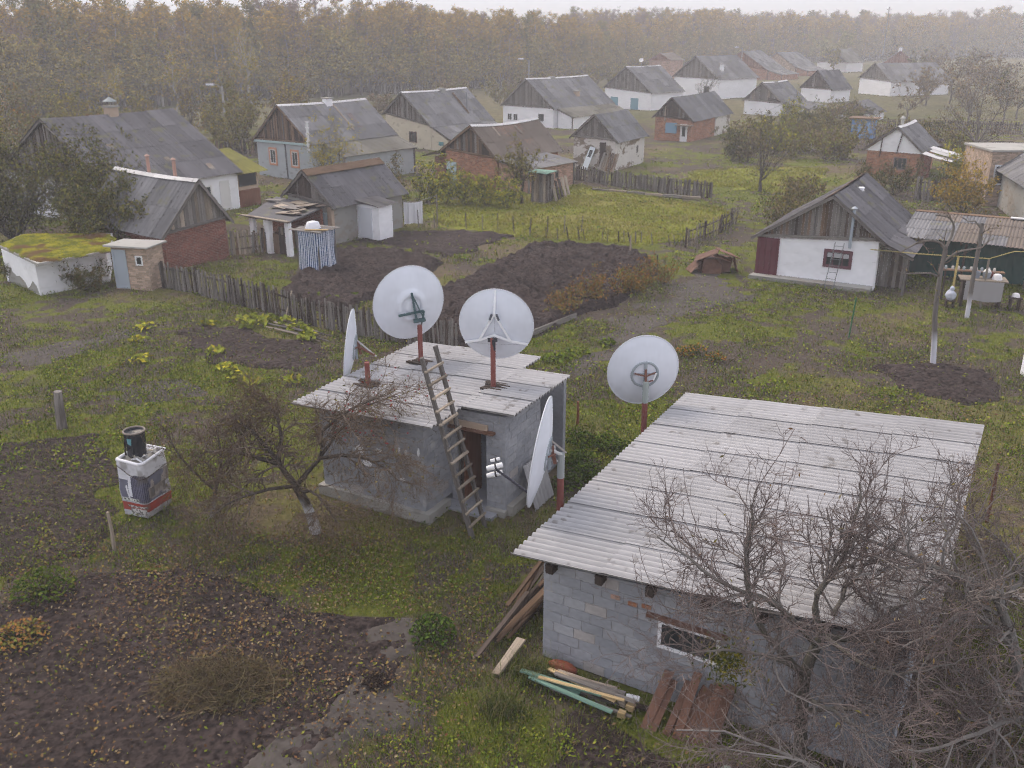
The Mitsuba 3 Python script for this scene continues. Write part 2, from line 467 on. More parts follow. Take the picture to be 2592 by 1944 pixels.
def build_patch(name, poly, bsdf, res, amp, lift, freq, rag=.5, furrow=0.0):
    x0, y0, x1, y1 = poly.buffer(.4).bounds
    xs, ys = np.arange(x0, x1, res), np.arange(y0, y1, res)
    X, Y = np.meshgrid(xs, ys, indexing='ij')
    x, y = X.ravel(), Y.ravel()
    d = edge_dist(poly, x, y) + rag * (meshkit.fbm(np.stack([x * .9, y * .9, x * 0 + 3], -1), 3) - .5) * 2
    h = meshkit.fbm(np.stack([x * freq, y * freq, x * 0 + 1.5], -1), 4)
    if furrow: h = h + furrow * (.5 + .5 * np.sin((x * .87 + y * .48) * 2 * np.pi / .62))
    k = np.clip(d / .3, -1, 1)
    z = gz(x, y) + np.where(k > 0, (lift + amp * h) * k, k * .25)
    n = len(ys)
    i, j = np.meshgrid(np.arange(len(xs) - 1), np.arange(n - 1), indexing='ij')
    a = (i * n + j).ravel()
    keep = d[a] > -.25
    a = a[keep]
    f = np.concatenate([np.stack([a, a + n, a + n + 1], 1), np.stack([a, a + n + 1, a + 1], 1)])
    m = trimesh.Trimesh(np.stack([x, y, z], 1), f, process=False); m.remove_unreferenced_vertices()
    k = uniq(name)
    scene[k] = mikit.ply(m, bsdf, True)
    tag(k, kind='structure')


build_patch('ploughed_soil', POLY['plotA'], 'soil', .09, .42, .0, 2.9, .35, .22)
build_patch('ploughed_soil', POLY['plotB'], 'soil', .085, .5, .0, 2.7, .35, .2)
build_patch('ploughed_soil', POLY['plotC'], 'soil', .18, .2, .0, 1.5, 1.0)
build_patch('ploughed_soil', POLY['right'], 'soil', .08, .2, .0, 2.4, .5)
build_patch('ploughed_soil', POLY['left'], 'soil', .1, .2, -.03, 1.2, .9)
build_patch('ploughed_soil', POLY['front'], 'soil', .04, .14, -.02, 5.0, .5)
build_patch('ploughed_soil', POLY['leftsoil'], 'soil', .1, .14, -.02, 2.0, .9)
build_patch('ploughed_soil', POLY['tree_soil'], 'soil', .06, .1, .0, 3.0, .5)
build_patch('ploughed_soil', POLY['bedR'], 'soil', .6, .3, .02, .6, .8)
build_patch('lawn', POLY['lawn'], 'lawn_ground', .25, .08, .03, .8, .8)
build_patch('lawn', POLY['lawn2'], 'lawn_ground', .35, .08, .03, .8, .8)
build_patch('trodden_path', POLY['path'], 'path_earth', .1, .1, -.03, 1.8, 1.6)
build_patch('trodden_path', Polygon([(-3.9, 12.2), (-3.2, 13.2), (-2.6, 13.9), (-2.0, 14.6), (-1.7, 14.3), (-1.65, 13), (-2.1, 11.9), (-2.7, 11), (-3.0, 8), (-5.2, 8), (-4.6, 11)]), 'path_earth', .045, .1, .01, 3, 1.0)
build_patch('trodden_path', Polygon([(-17.5, 30.5), (-14.6, 33.2), (-13.6, 32.9), (-15.6, 29.6), (-17.5, 28.4)]), 'path_earth', .12, .06, .0, 2, .5)
build_patch('trodden_path', Polygon([(-12.9, 27), (-11.2, 28), (-9.8, 27.6), (-9.4, 26.6), (-11.4, 25.8)]), 'path_earth', .12, .06, -.01, 2, .7)


# ------------------------------------------------------------------ corrugated sheets
def corrugated(mb, o, ex, ey, W, L, tone, waves=7, amp=.021, seg=4, thick=.008, sag=0.0):
    """one sheet: width W along ex, length L along ey, waves across ex; o = corner"""
    ex, ey = np.asarray(ex, float), np.asarray(ey, float)
    nz = np.cross(ex, ey); nz /= np.linalg.norm(nz)
    n = waves * seg + 1
    u = np.linspace(0, W, n)
    h = amp * (2 * np.abs(np.sin(np.linspace(.5 * np.pi, (waves + .5) * np.pi, n))) ** .9 - 1)
    rows = []
    ts = (0, .5, 1) if sag else (0, 1)
    for t in ts:
        rows.append(np.asarray(o, float) + u[:, None] * ex + t * L * ey + (h[:, None] - sag * 4 * t * (1 - t)) * nz)
    top = np.concatenate(rows); bot = top - thick * nz
    m = len(ts); uv = np.concatenate([np.stack([u + 3 + 40 * tone, np.full(n, t * L)], 1) for t in ts])
    i, j = np.meshgrid(np.arange(m - 1), np.arange(n - 1), indexing='ij')
    a = (i * n + j).ravel()
    ft = np.concatenate([np.stack([a, a + 1, a + n + 1], 1), np.stack([a, a + n + 1, a + n], 1)])
    N = m * n
    fb = ft[:, ::-1] + N
    e = np.arange(n - 1); q = (m - 1) * n
    lip = np.concatenate([np.stack([e, e + N, e + N + 1], 1), np.stack([e, e + N + 1, e + 1], 1),
                          np.stack([q + e, q + e + 1, q + e + N + 1], 1), np.stack([q + e, q + e + N + 1, q + e + N], 1)])
    mb.add(np.vstack([top, bot]), np.vstack([ft, fb, lip]), np.vstack([uv, uv]))


TONE = [0]


def tone(pal):
    TONE[0] += 1
    return pal + 8 * (TONE[0] % 46)


def sheet_field(parent, fr, o, ex, ey, W, L, pal, sw=1.05, sl=1.6, waves=7, seg=4, jit=.012, kind_parts=True, name='sheet', skip=None, pal_alt=None, alt=.0):
    """tile an area W x L (ex across, ey up the slope) with overlapping sheets"""
    ex, ey = np.asarray(ex, float), np.asarray(ey, float)
    nz = np.cross(ex, ey); nz /= np.linalg.norm(nz)
    ni, nj = max(1, round(W / sw)), max(1, round(L / sl))
    w, l = W / ni, L / nj
    joined = None if kind_parts else MB(fr)
    for j in range(nj):
        for i in range(ni):
            if skip and skip(i, j, ni, nj): continue
            p = pal_alt if (pal_alt is not None and RNG.random() < alt) else pal
            mb = joined or MB(fr)
            k = np.asarray(o, float) + ex * (i * w - .01) + ey * (j * l) + nz * (.02 * j + .01 * (i % 2) + RNG.uniform(-1, 1) * jit * .12)
            k = k + ey * RNG.uniform(-jit, jit) * 1.5
            corrugated(mb, k, ex, ey, w + .03, l + (.1 if j < nj - 1 else 0), tone(p), waves, seg=seg)
            if kind_parts: part(parent, name, mb, 'sheet', False)
    if joined: part(parent, 'sheets', joined, 'sheet', False, kind='stuff')


# ------------------------------------------------------------------ houses
PAL = {'white': 0, 'greyblue': 1, 'cream': 2, 'peel': 3, 'grey': 4, 'paleblue': 5, 'concrete': 6, 'tan': 7}


def window(parent, fr, o, ex, ez, w, h, col=(.6, .6, .62), trim=.07, pane_bars=1, out=None, surround=None):
    """a window set on a wall: o = lower left corner on the wall's face; out = outward normal"""
    ex, ez, out = (np.asarray(q, float) for q in (ex, ez, out))
    o = np.asarray(o, float)
    wk = uniq('window', parent)
    outer = sbox(0, 0, w, h); inner = sbox(trim, trim, w - trim, h - trim)
    mb = MB(fr).prism(outer.difference(inner), o, ex, ez, out, -.05, .035, col=col)
    for k in range(pane_bars):
        x = w * (k + 1) / (pane_bars + 1)
        mb.prism(sbox(x - .02, trim, x + .02, h - trim), o, ex, ez, out, -.02, .028, col=col)
    if surround:
        g = sbox(-.13, -.13, w + .13, h + .13).difference(outer)
        MBs = MB(fr).prism(g, o, ex, ez, out, -.02, .05, col=surround)
        mb.v += MBs.v; mb.uv += MBs.uv; mb.c += MBs.c; mb.f += [f + mb.n for f in MBs.f]; mb.n += MBs.n
    mb.put(wk, 'painted')
    g = MB(fr).prism(inner, o, ex, ez, out, -.03, .012)
    part(wk, 'pane', g, 'window_glass')
    return wk


def door(parent, fr, o, ex, w, h, out, col, glass=None):
    o, ex, out = (np.asarray(q, float) for q in (o, ex, out)); ez = np.array([0, 0, 1.0])
    k = uniq('door', parent)
    mb = MB(fr)
    mb.prism(sbox(0, 0, w, h), o, ex, ez, out, -.02, .02, col=col)
    mb.prism(sbox(0, 0, w, h).difference(sbox(.09, .09, w - .09, h - .09)), o, ex, ez, out, .021, .04, col=col)
    mb.put(k, 'painted')
    if glass:
        g = MB(fr).prism(sbox(*glass), o, ex, ez, out, .02, .028)
        part(k, 'pane', g, 'window_glass')
    return k


def boards(parent, fr, poly, o, ex, ez, out, bw, pals, separate, name='board', gap=.012, thick=.024):
    """vertical boards filling the polygon in the wall plane"""
    x0, z0, x1, z1 = poly.bounds
    x = x0
    joined = MB(fr)
    while x < x1:
        w = bw * RNG.uniform(.8, 1.2)
        g = poly.intersection(sbox(x + gap / 2, z0 - 1, x + w - gap / 2, z1 + 1))
        mb = MB(fr) if separate else joined
        dz = RNG.uniform(-.008, .008)
        for q in (getattr(g, 'geoms', None) or [g]):
            if q.geom_type == 'Polygon' and not q.is_empty:
                mb.prism(q, o, ex, ez, out, .0 + dz, thick + dz, tone(int(RNG.choice(pals))))
        if separate and mb.v: part(parent, name, mb, 'wood')
        x += w
    if not separate: part(parent, name + 's', joined, 'wood', kind='stuff')


EX, EY, EZ = np.eye(3)


class Sag(Fr):
    """a frame in which the roof of an old house hangs through between its gables"""

    def __init__(s, x, y, deg, L, z0, z1, d):
        super().__init__(x, y, deg)
        s.k = (L, z0, z1, d)

    def __call__(s, p):
        p = np.array(p, float); L, z0, z1, d = s.k
        y, z = p[..., 1], p[..., 2]
        p[..., 2] = z - d * np.sin(np.pi * np.clip(y / L, 0, 1)) * np.clip((z - z0 + .3) / (z1 - z0), 0, 1)
        return super().__call__(p)



def house(name, label, row, wall=('plaster', 'white'), roof=1, gable=(0,), cap=None, far=False, ridge_pal=None, detail=None, cat='house', gable_wall=False, bw=.16, roof_alt=None, alt=0, floor=None, left_detail=False, sag=.07):
    """gabled house: row = x, y, angle, half width left/right, length, eave left/right, ridge height"""
    x, y, deg, wl, wr, L, hl, hr, hz = row
    t = thing(name, label, cat)
    fr = Fr(x, y, deg)
    flat = fr
    fr = Sag(x, y, deg, L, (hl + hr) / 2, hz, sag)
    ov, fo = .3, .25
    zl = hl + (hz - hl) * ov / wl - .07
    zr = hr + (hz - hr) * ov / wr - .07
    prof = Polygon([(-(wl - ov), -.3), (wr - ov, -.3), (wr - ov, zr), (0, hz - .1), (-(wl - ov), zl)])
    bs, pal = wall
    tn = {'plaster': PAL, 'brick': {'orange': 0, 'pink': 1, 'red': 2, 'tan': 3}}[bs][pal] + 8 * (TONE[0] % 40)
    TONE[0] += 1
    part(t, 'wall', MB(fr).prism(prof, (0, 0, 0), EX, EZ, EY, fo, L - fo, tn), bs)
    if floor:
        part(t, 'plinth', MB(fr).prism(sbox(-(wl - ov) - .07, -.3, wr - ov + .07, floor), (0, 0, 0), EX, EZ, EY, fo - .09, L - fo + .07, 6), 'plaster')
    zb = max(zl, zr) + .02 if not gable_wall else 99
    if gable is not None:
        tri = Polygon([(-(wl - ov) - .02, zl), (wr - ov + .02, zr), (wr - ov + .02, zr + .02), (0, hz - .09), (-(wl - ov) - .02, zl + .02)])
        g = uniq('gable', t)
        MB(fr).bar((-(wl - ov) - .05, fo - .05, zl - .03), (wr - ov + .05, fo - .05, zr - .03), .1, .13, tone(gable[0])).put(g, 'wood')
        boards(g, fr, tri, (0, fo - .004, 0), EX, EZ, -EY, bw, gable, not far)
    # roof: right slope in sheets, left slope, verge boards, ridge cap
    rk = uniq('roof', t)
    mb = MB(fr)
    for sd, w, he in ((1, wr, hr), (-1, wl, hl)):
        mb.bar((0, .02, hz - .05), (sd * w, .02, he - .05), .035, .13, tone(gable[0] if gable else 0))
    mb.put(rk, 'wood')
    for sd, w, he in ((1, wr, hr), (-1, wl, hl)):
        part(rk, 'verge_board', MB(fr).bar((0, L - .02, hz - .05), (sd * w, L - .02, he - .05), .035, .13, tone(0)), 'wood')
    sr = math.hypot(wr, hz - hr); er = np.array([-wr, 0, hz - hr]) / sr
    sl = math.hypot(wl, hz - hl); el = np.array([wl, 0, hz - hl]) / sl
    seg, wv = (2, 6) if far else (4, 7)
    sheet_field(rk, fr, (wr, 0, hr), (0, 1, 0), er, L, sr, roof, seg=seg, waves=wv, pal_alt=roof_alt, alt=alt)
    sheet_field(rk, fr, (-wl, L, hl), (0, -1, 0), el, L, sl, roof, seg=2, waves=6, kind_parts=left_detail)
    if cap is not None:
        m = MB(fr)
        for sd in (1, -1):
            for q in range(6):
                m.bar((sd * .1, -.02 + q * L / 6, hz), (sd * .1, (q + 1) * L / 6 + .02, hz), .22, .02, tone(cap), up=(sd * .6, 0, .8), jit=.008)
        part(rk, 'ridge_cap', m, 'sheet')
    if detail: detail(t, rk, fr, row)
    return t


def chimney(t, fr, p, w, h, col='white', top=True, bs='plaster'):
    k = uniq('chimney', t)
    tn = {'white': 0, 'grey': 4, 'orange': 0, 'red': 2, 'tan': 7}[col]
    MB(fr).box((p[0], p[1], p[2] + h / 2 - .4), (w, w, h + .8), tone=tn + 16).put(k, bs)
    if top: part(k, 'cap', MB(fr).box((p[0], p[1], p[2] + h + .04), (w + .14, w + .14, .09), tone=4), 'plaster')
    return k


def lean_to(t, fr, r0, z0, r1, z1, d0, d1, pal, wall=None, sw=1.05):
    """a lower roof going on to the right of a house from r0 to r1"""
    L = math.hypot(r1 - r0, z0 - z1); e = np.array([r0 - r1, 0, z0 - z1]) / L
    k = uniq('lean_to', t)
    mb = MB(fr)
    for d in (d0 + .1, d1 - .1): mb.bar((r0, d, z0 - .09), (r1, d, z1 - .09), .06, .1, tone(0))
    for d in (d0 + .15, d1 - .15): mb.bar((r1 - .25, d, -.2), (r1 - .25, d, z1 - .06), .1, .1, tone(0))
    mb.put(k, 'wood')
    sheet_field(k, fr, (r1, d0, z1), (0, 1, 0), e, d1 - d0, L, pal, seg=2, waves=6)
    if wall:
        bs, tn = wall
        zz = z1 + (z0 - z1) * .25 / (r1 - r0) - .06
        part(t, 'annex_wall', MB(fr).prism([(r0, -.2), (r1 - .25, -.2), (r1 - .25, zz), (r0, z0 - .08)], (0, 0, 0), EX, EZ, EY, d0 + .25, d1 - .25, tn), bs)
    return k
# ------------------------------------------------------------------ the village houses (x, y, angle, half widths, length, eaves, ridge)
NEG = -EY


def win(t, fr, x, z, w, h, **k): return window(t, fr, (x, .25, z), EX, EZ, w, h, out=NEG, **k)


def d_h1(t, rk, fr, row):
    chimney(t, fr, (.0, 4.6, row[8] - .1), .6, .55, 'tan')
    part(t, 'chimney_hood', MB(fr).lathe([(.02, .45), (.42, .2), (.4, .18), (.02, .4)], (0, 4.6, row[8] + .6), EZ, 10, (.22, .25, .26)), 'painted')
    wx = row[4] - .3
    window(t, fr, (wx, 5.9, .75), EY, EZ, .8, .95, col=(.75, .74, .7), trim=.1, out=EX)
    door(t, fr, (wx, 7.3, 0.1), EY, .75, 1.75, EX, (.7, .69, .68))
    k = uniq('porch', t)
    MB(fr).box((4.7, 9.6, 1.6), (2.2, 1.7, 1.1), tone=7).put(k, 'plaster')
    part(k, 'panel', MB(fr).box((4.72, 9.6, .5), (2.3, 1.8, 1.1), tone=6), 'wood')
    part(k, 'pane', MB(fr).box((5.82, 9.6, 1.65), (.03, 1.4, .75)), 'window_glass')
    part(k, 'pane', MB(fr).box((4.7, 8.72, 1.65), (1.8, .03, .75)), 'window_glass')
    sheet_field(k, fr, (6.2, 8.5, 2.1), EY, np.array([-3.6, 0, 1.15]) / math.hypot(3.6, 1.15), 2.5, math.hypot(3.6, 1.15), 4, seg=2, waves=6)
    for dx, dy in ((1.0, 2.4), (2.6, 5.0), (3.6, 7.2)):
        r = row[4]; z = row[8] - (row[8] - row[7]) * (dx + 1.6) / r
        part(rk, 'patch_board', MB(fr).bar((dx + 1.6, dy, z + .07), (dx + 2.5, dy + .05, z - .62), .35, .03, tone(7), up=(.6, 0, .8)), 'wood')


house('long_farmhouse', 'long house with a broad dark grey roof, half hidden by the big bush at left', (-26.97, 54.74, 55.9, 5.65, 6.22, 8.99, 2.4, 2.23, 5.74), roof=2, gable=(0, 2), detail=d_h1)


def d_barn(t, rk, fr, row):
    for d in (2.4, 4.6):
        k = uniq('vent_pipe', t)
        MB(fr).tube([(.35, d, row[8] - .7), (.35, d, row[8] + .75)], .085, 8, col=(.42, .25, .2)).put(k, 'painted')
        part(k, 'cap', MB(fr).lathe([(.0, .12), (.14, .02), (.14, 0)], (.35, d, row[8] + .78), EZ, 8, (.4, .25, .2)), 'painted')


house('wooden_barn', 'barn with a pale ridge and grey board gable facing right, behind the moss roofed hut', (-14.59, 43.69, 142.7, 2.32, 1.69, 6.99, 1.55, 1.75, 3.96), wall=('brick', 'red'), roof=1, gable=(0, 0, 7), cap=5, cat='barn', left_detail=True, detail=d_barn, bw=.2)


def d_h2(t, rk, fr, row):
    for x in (-1.57, .98): win(t, fr, x, 1.04, .68, 1.05, col=(.6, .6, .6), surround=(.5, .24, .14))
    part(t, 'cornice', MB(fr).bar((-3.3, .17, 2.62), (3.3, .17, 2.72), .16, .16, col=(.34, .45, .47)), 'painted')
    part(t, 'drainpipe', MB(fr).tube([(.35, .2, 0), (.3, .2, 2.6), (.3, .2, 5.0)], .045, 6, col=(.12, .12, .13)), 'painted')
    k = uniq('flue', t)
    MB(fr).tube([(3.3, -.05, 2.2), (3.3, -.05, 4.35)], .1, 10, col=(.62, .63, .65)).put(k, 'gloss', True)
    for z in (3.0, 3.5, 3.95, 4.33): part(k, 'ring', MB(fr).lathe([(.1, -.04), (.145, -.03), (.145, .03), (.1, .04)], (3.3, -.05, z), EZ, 10, (.7, .7, .7)), 'gloss')
    chimney(t, fr, (.15, 4.75, row[8] - .15), .55, .45)
    mb = MB(fr)
    part(rk, 'dark_strip', mb.bar((.7, 5.9, 4.86), (2.5, 5.9, 3.5), .42, .02, tone(6), up=(.6, 0, .8)), 'wood')
    part(rk, 'gutter_board', MB(fr).bar((.2, 5.1, 5.3), (2.7, 5.0, 3.42), .09, .1, tone(7), up=(.6, 0, .8)), 'wood')
    lean_to(t, fr, 3.45, 2.72, 5.7, 1.95, 1.2, 8.8, 3, wall=('plaster', 1))


house('cottage', 'grey blue cottage with two orange framed windows and a brown board gable', (-17.28, 70.77, 51.8, 3.4, 3.54, 8.83, 2.59, 2.74, 5.34), wall=('plaster', 'greyblue'), roof=1, gable=(1, 2, 1), cap=5, detail=d_h2)


def d_h3(t, rk, fr, row):
    win(t, fr, .6, .55, 1.0, 1.0, col=(.12, .07, .06), pane_bars=2)
    chimney(t, fr, (0.1, 5.6, row[8] - .2), .6, .4, 'grey', False)
    part(t, 'wall_extension', MB(fr).prism([(3.0, -.3), (5.4, -.3), (5.4, .95), (3.0, 2.2)], (0, 0, 0), EX, EZ, EY, .3, 7.5, PAL['cream']), 'plaster')
    part(t, 'wall_hatch', MB(fr).prism(sbox(4.35, .5, 4.9, .82), (0, .25, 0), EX, EZ, NEG, 0, .06, col=(.1, .24, .28)), 'painted')
    part(rk, 'stove_pipe', MB(fr).tube([(2.5, 6.6, 2.6), (2.5, 6.6, 4.2), (2.45, 6.6, 4.9)], .05, 6, col=(.16, .17, .18)), 'painted')
    lean_to(t, fr, 3.55, 2.1, 6.0, 1.0, .2, 9.3, 1)
    for k, (a, b) in enumerate((((.6, 6.7, 4.78), (2.9, 6.4, 2.95)),)): part(rk, 'gutter_board', MB(fr).bar(a, b, .1, .1, tone(1), up=(.6, 0, .8)), 'wood')


house('cottage', 'cream cottage with a grey plank gable and dark window, right of the grey blue cottage', (-10.39, 90.63, 52.9, 2.69, 3.67, 9.5, 2.95, 2.1, 5.07), wall=('plaster', 'cream'), roof=1, gable=(0, 0, 2), cap=5, far=True, detail=d_h3)


def d_h4(t, rk, fr, row):
    k = uniq('annex', t)
    MB(fr).box((2.62, 2.55, .85), (1.58, 1.05, 2.0), tone=0).put(k, 'plaster')
    door(k, fr, (1.95, 2.02, .1), EX, .95, 1.6, NEG, (.6, .62, .68))
    sheet_field(k, fr, (3.55, 1.8, 1.86), EY, np.array([-1.7, 0, .25]) / math.hypot(1.7, .25), 1.6, 1.7, 2, seg=2, waves=6)
    part(rk, 'ridge_board', MB(fr).bar((.22, 0, 3.58), (.22, 5.94, 3.58), .5, .03, tone(1), up=(.6, 0, .8)), 'wood')
    part(rk, 'ridge_board', MB(fr).bar((-.22, 0, 3.57), (-.22, 5.94, 3.57), .5, .03, tone(1), up=(-.6, 0, .8)), 'wood')
    part(t, 'corner_pier', MB(fr).box((1.72, .2, .95), (.3, .2, 1.9), tone=7), 'plaster')
    part(t, 'pale_panel', MB(fr).box((.95, .2, 1.15), (.95, .07, .9), tone=5), 'plaster')


house('plaster_barn', 'small grey rendered barn with slate blue roof, brown ridge boards and a white door annex', (-10.95, 48.92, 55.3, 1.78, 2.13, 5.94, 2.18, 1.9, 3.66), wall=('plaster', 'grey'), roof=2, gable=(0, 2), detail=d_h4, cat='barn')


def shed_h4():
    fr = Fr(-10.95, 48.92, 55.3)
    t = thing('ramshackle_shed', 'low ramshackle shed roofed with scrap sheets on white posts, against the slate roofed barn', 'shed')
    corners = [(-.9, -3.2, 1.72), (2.4, -3.3, 1.78), (1.6, -.1, 2.0), (-2.7, .5, 2.02)]
    rk = uniq('roof', t)
    MB(fr).add([*corners, *[(x, y, z - .07) for x, y, z in corners]], [(0, 1, 2), (0, 2, 3), (4, 6, 5), (4, 7, 6), (0, 4, 5), (0, 5, 1), (1, 5, 6), (1, 6, 2), (2, 6, 7), (2, 7, 3), (3, 7, 4), (3, 4, 0)], np.tile([(83., 0)], (8, 1)) + np.array([(0, 0)] * 8)).put(rk, 'sheet')
    for i in range(13):
        a = RNG.uniform(.05, .95, 2)
        p = (1 - a[1]) * ((1 - a[0]) * np.array(corners[0]) + a[0] * np.array(corners[1])) + a[1] * ((1 - a[0]) * np.array(corners[3]) + a[0] * np.array(corners[2]))
        an = RNG.uniform(-.5, .5); ex = np.array([math.cos(an), math.sin(an), RNG.uniform(-.08, .1)]); ey = np.array([-math.sin(an), math.cos(an), RNG.uniform(0, .14)])
        part(rk, 'scrap_sheet', MB(fr).bar(p + [0, 0, .05 + .02 * i * .3] - ex * RNG.uniform(.3, .8), p + [0, 0, .06 + .02 * i * .3] + ex * RNG.uniform(.3, .8), RNG.uniform(.3, .8), .02, tone(int(RNG.choice([0, 7, 2, 7, 0]))), up=np.cross(ex, ey)), 'wood')
    part(rk, 'edge_board', MB(fr).bar((-1.1, -3.25, 1.76), (2.45, -3.36, 1.8), .2, .05, tone(7)), 'wood')
    for x, y in ((-.6, -3.0), (.7, -3.1), (2.1, -3.1), (-1.9, -1.0)):
        part(t, 'post', MB(fr).box((x, y, .85), (.28, .22, 1.75), tone=0, jit=.02), 'plaster')
    part(t, 'back_wall', MB(fr).prism([(-2.3, -.2), (1.5, -.2), (1.5, 1.9), (-2.3, 1.9)], (0, -.3, 0), EX, EZ, EY, 0, .15, 2), 'brick')
    boards(t, fr, Polygon([(.8, -.1), (2.2, -.1), (2.2, 1.0), (.8, 1.0)]), (0, -3.0, 0), EX, EZ, NEG, .16, (2, 1), True)


shed_h4()


def d_h5(t, rk, fr, row):
    part(t, 'pale_door_panel', MB(fr).box((-2.0, .2, .85), (.9, .08, 1.6), tone=5), 'plaster')
    k = lean_to(t, fr, 2.35, 2.15, 5.3, 1.72, .1, 5.6, 1, wall=('brick', 1))
    window(t, fr, (5.05, 3.2, .8), EY, EZ, .4, .5, col=(.15, .12, .1), out=EX)
    # the roof sags on to the left and covers a store
    L = math.hypot(2.2, .65)
    sheet_field(rk, fr, (-5.0, 7.5, 1.82), (0, -1, 0), np.array([2.2, 0, .65]) / L, 7.4, L, 1, seg=2, waves=6)
    part(t, 'store_wall', MB(fr).prism([(-4.8, -.2), (-2.6, -.2), (-2.6, 2.2), (-4.8, 1.7)], (0, 0, 0), EX, EZ, EY, 1.4, 7.2, 0), 'brick')
    for d in (2.2, 3.1, 4.2, 4.6): part(rk, 'pale_slip', MB(fr).bar((.15, d, 4.24), (.15 + RNG.uniform(.4, .9), d, 3.6), .14, .02, tone(7), up=(.6, 0, .8)), 'wood')


house('brick_barn', 'brick barn with brown sagging roof and dark gable planks, behind the yellow green shrubs', (-2.93, 66.48, 50.8, 2.88, 2.53, 7.61, 2.47, 2.07, 4.31), wall=('brick', 'orange'), roof=7, gable=(1, 0, 2), cap=5, detail=d_h5, cat='barn', bw=.22, sag=.16)


def d_h6(t, rk, fr, row):
    window(t, fr, (row[4] - .3, 4.3, 1.0), EY, EZ, .3, .55, col=(.12, .11, .1), out=EX)
    part(t, 'wall_boards', MB(fr).box((.75, .2, 1.2), (.5, .08, 1.9), tone=2), 'wood')


house('whitewashed_shed', 'small shed with peeling white walls, grey gable and a loose door propped in front', (6.48, 75.84, 58.9, 2.19, 2.17, 6.15, 2.38, 2.2, 4.28), wall=('plaster', 'peel'), roof=1, gable=(0, 0), far=False, detail=d_h6, cat='shed', bw=.3)
fr6 = Fr(6.48, 75.84, 58.9)
k = thing('loose_door', 'white door with a small pane leaning loose against the peeling shed', 'door')
mbd = MB(fr6).bar((-.48, -.55, 0), (-.1, .16, 1.75), .5, .05, col=(.62, .68, .72), up=(0, -1, .4)); mbd.put(k, 'painted')
part(k, 'pane', MB(fr6).bar((-.26, -.17, .98), (-.15, .04, 1.52), .28, .03, up=(0, -1, .4)), 'window_glass')
for i in range(7):
    x = .9 + .2 * i
    k = thing('leaning_board', 'tall brown board leaning on the peeling white shed wall', 'board', 'boards leaning on the peeling shed')
    MB(fr6).bar((x, -.75 + RNG.uniform(-.1, .1), 0), (x + RNG.uniform(-.1, .1), .18, 1.3 + RNG.uniform(-.2, .3)), .17, .03, tone(int(RNG.choice([1, 0, 7]))), up=(0, -1, .5)).put(k, 'wood')


def d_h7(t, rk, fr, row):
    for x in (-2.75, .95):
        door(t, fr, (x, .25, .0), EX, 1.35, 1.55, NEG, (.17, .31, .38))
    part(rk, 'aerial_dish', MB(fr).lathe([(.02, 0), (.3, .08), (.34, .12)], (0, 3.4, row[8] + .8), (0.3, -.6, .5), 12, (.7, .68, .66)), 'painted')
    part(rk, 'aerial_pole', MB(fr).tube([(0, 3.5, row[8] - .2), (0, 3.5, row[8] + .85)], .03, 5, col=(.3, .3, .3)), 'painted')
    chimney(t, fr, (.0, 4.3, row[8] - .2), .6, .25, 'grey', False)


house('cottage', 'white cottage with two blue doors and an old grey gable, behind the peeling white shed', (15.96, 137.12, 44.0, 4.2, 4.81, 7.76, 2.71, 2.28, 5.71), roof=1, gable=(0, 0), cap=5, far=True, detail=d_h7, bw=.25)


def d_h8(t, rk, fr, row):
    win(t, fr, -2.9, .55, .7, .8, col=(.75, .75, .78)); win(t, fr, -2.0, .55, .7, .8, col=(.75, .75, .78)); win(t, fr, 1.8, .7, .8, .8, col=(.12, .12, .12))
    chimney(t, fr, (2.6, 6.4, 2.9), .55, .9, 'tan')
    chimney(t, fr, (0, 4.9, row[8] - .1), .6, .3, 'grey', False)
    lean_to(t, fr, 4.2, 2.16, 6.6, 1.35, .6, 11.5, 3, wall=('plaster', 0))


house('cottage', 'long white cottage with a wide grey roof, two small windows and a plain grey gable', (1.51, 111.59, 49.3, 3.91, 4.26, 11.97, 2.12, 2.14, 5.28), roof=1, gable=(0, 0), cap=5, far=True, detail=d_h8, bw=.28)


def d_h9(t, rk, fr, row):
    part(t, 'blue_shutter', MB(fr).box((.02, .2, 1.28), (1.2, .1, 1.0), col=(.17, .3, .42)), 'painted')
    door(t, fr, (1.0, .25, -.05), EX, .75, 1.75, NEG, (.72, .72, .74), glass=(.2, .55, .55, 1.55))
    part(t, 'door_canopy', MB(fr).box((1.5, -.05, 1.62), (1.9, .6, .06), tone=7), 'wood')
    part(t, 'side_render', MB(fr).box((row[4] - .27, 9.4, 1.0), (.1, 4.6, 2.0), tone=3), 'plaster')
    part(t, 'gable_post', MB(fr).bar((-.7, .2, 1.95), (-.7, .2, 3.4), .14, .05, tone(7)), 'wood')


house('brick_shed', 'orange brick shed with a blue shutter and white framed door under a thin canopy', (15.92, 96.29, 58.7, 2.05, 2.43, 12.12, 2.21, 1.97, 4.24), wall=('brick', 'orange'), roof=1, gable=(2, 2, 0), far=True, detail=d_h9, cat='shed', bw=.2)


def d_h10(t, rk, fr, row):
    win(t, fr, 2.0, .8, 1.1, 1.1, col=(.1, .1, .1))
    chimney(t, fr, (3.2, 3.0, 3.6), .5, 1.7, 'white')


house('cottage', 'white walled cottage with reddish verge boards and grey plank gable, behind the orange brick shed', (30.03, 160.67, 39.8, 4.77, 5.15, 10.66, 3.14, 3.03, 6.53), roof=1, gable=(0, 0), far=True, detail=d_h10, bw=.3)


def sweep(roof, r1, z1, L0=.2):
    def f(t, rk, fr, row):
        lean_to(t, fr, row[4] - .05, row[7], r1, z1, L0, row[5] - .2, roof, wall=('brick', 0))
    return f


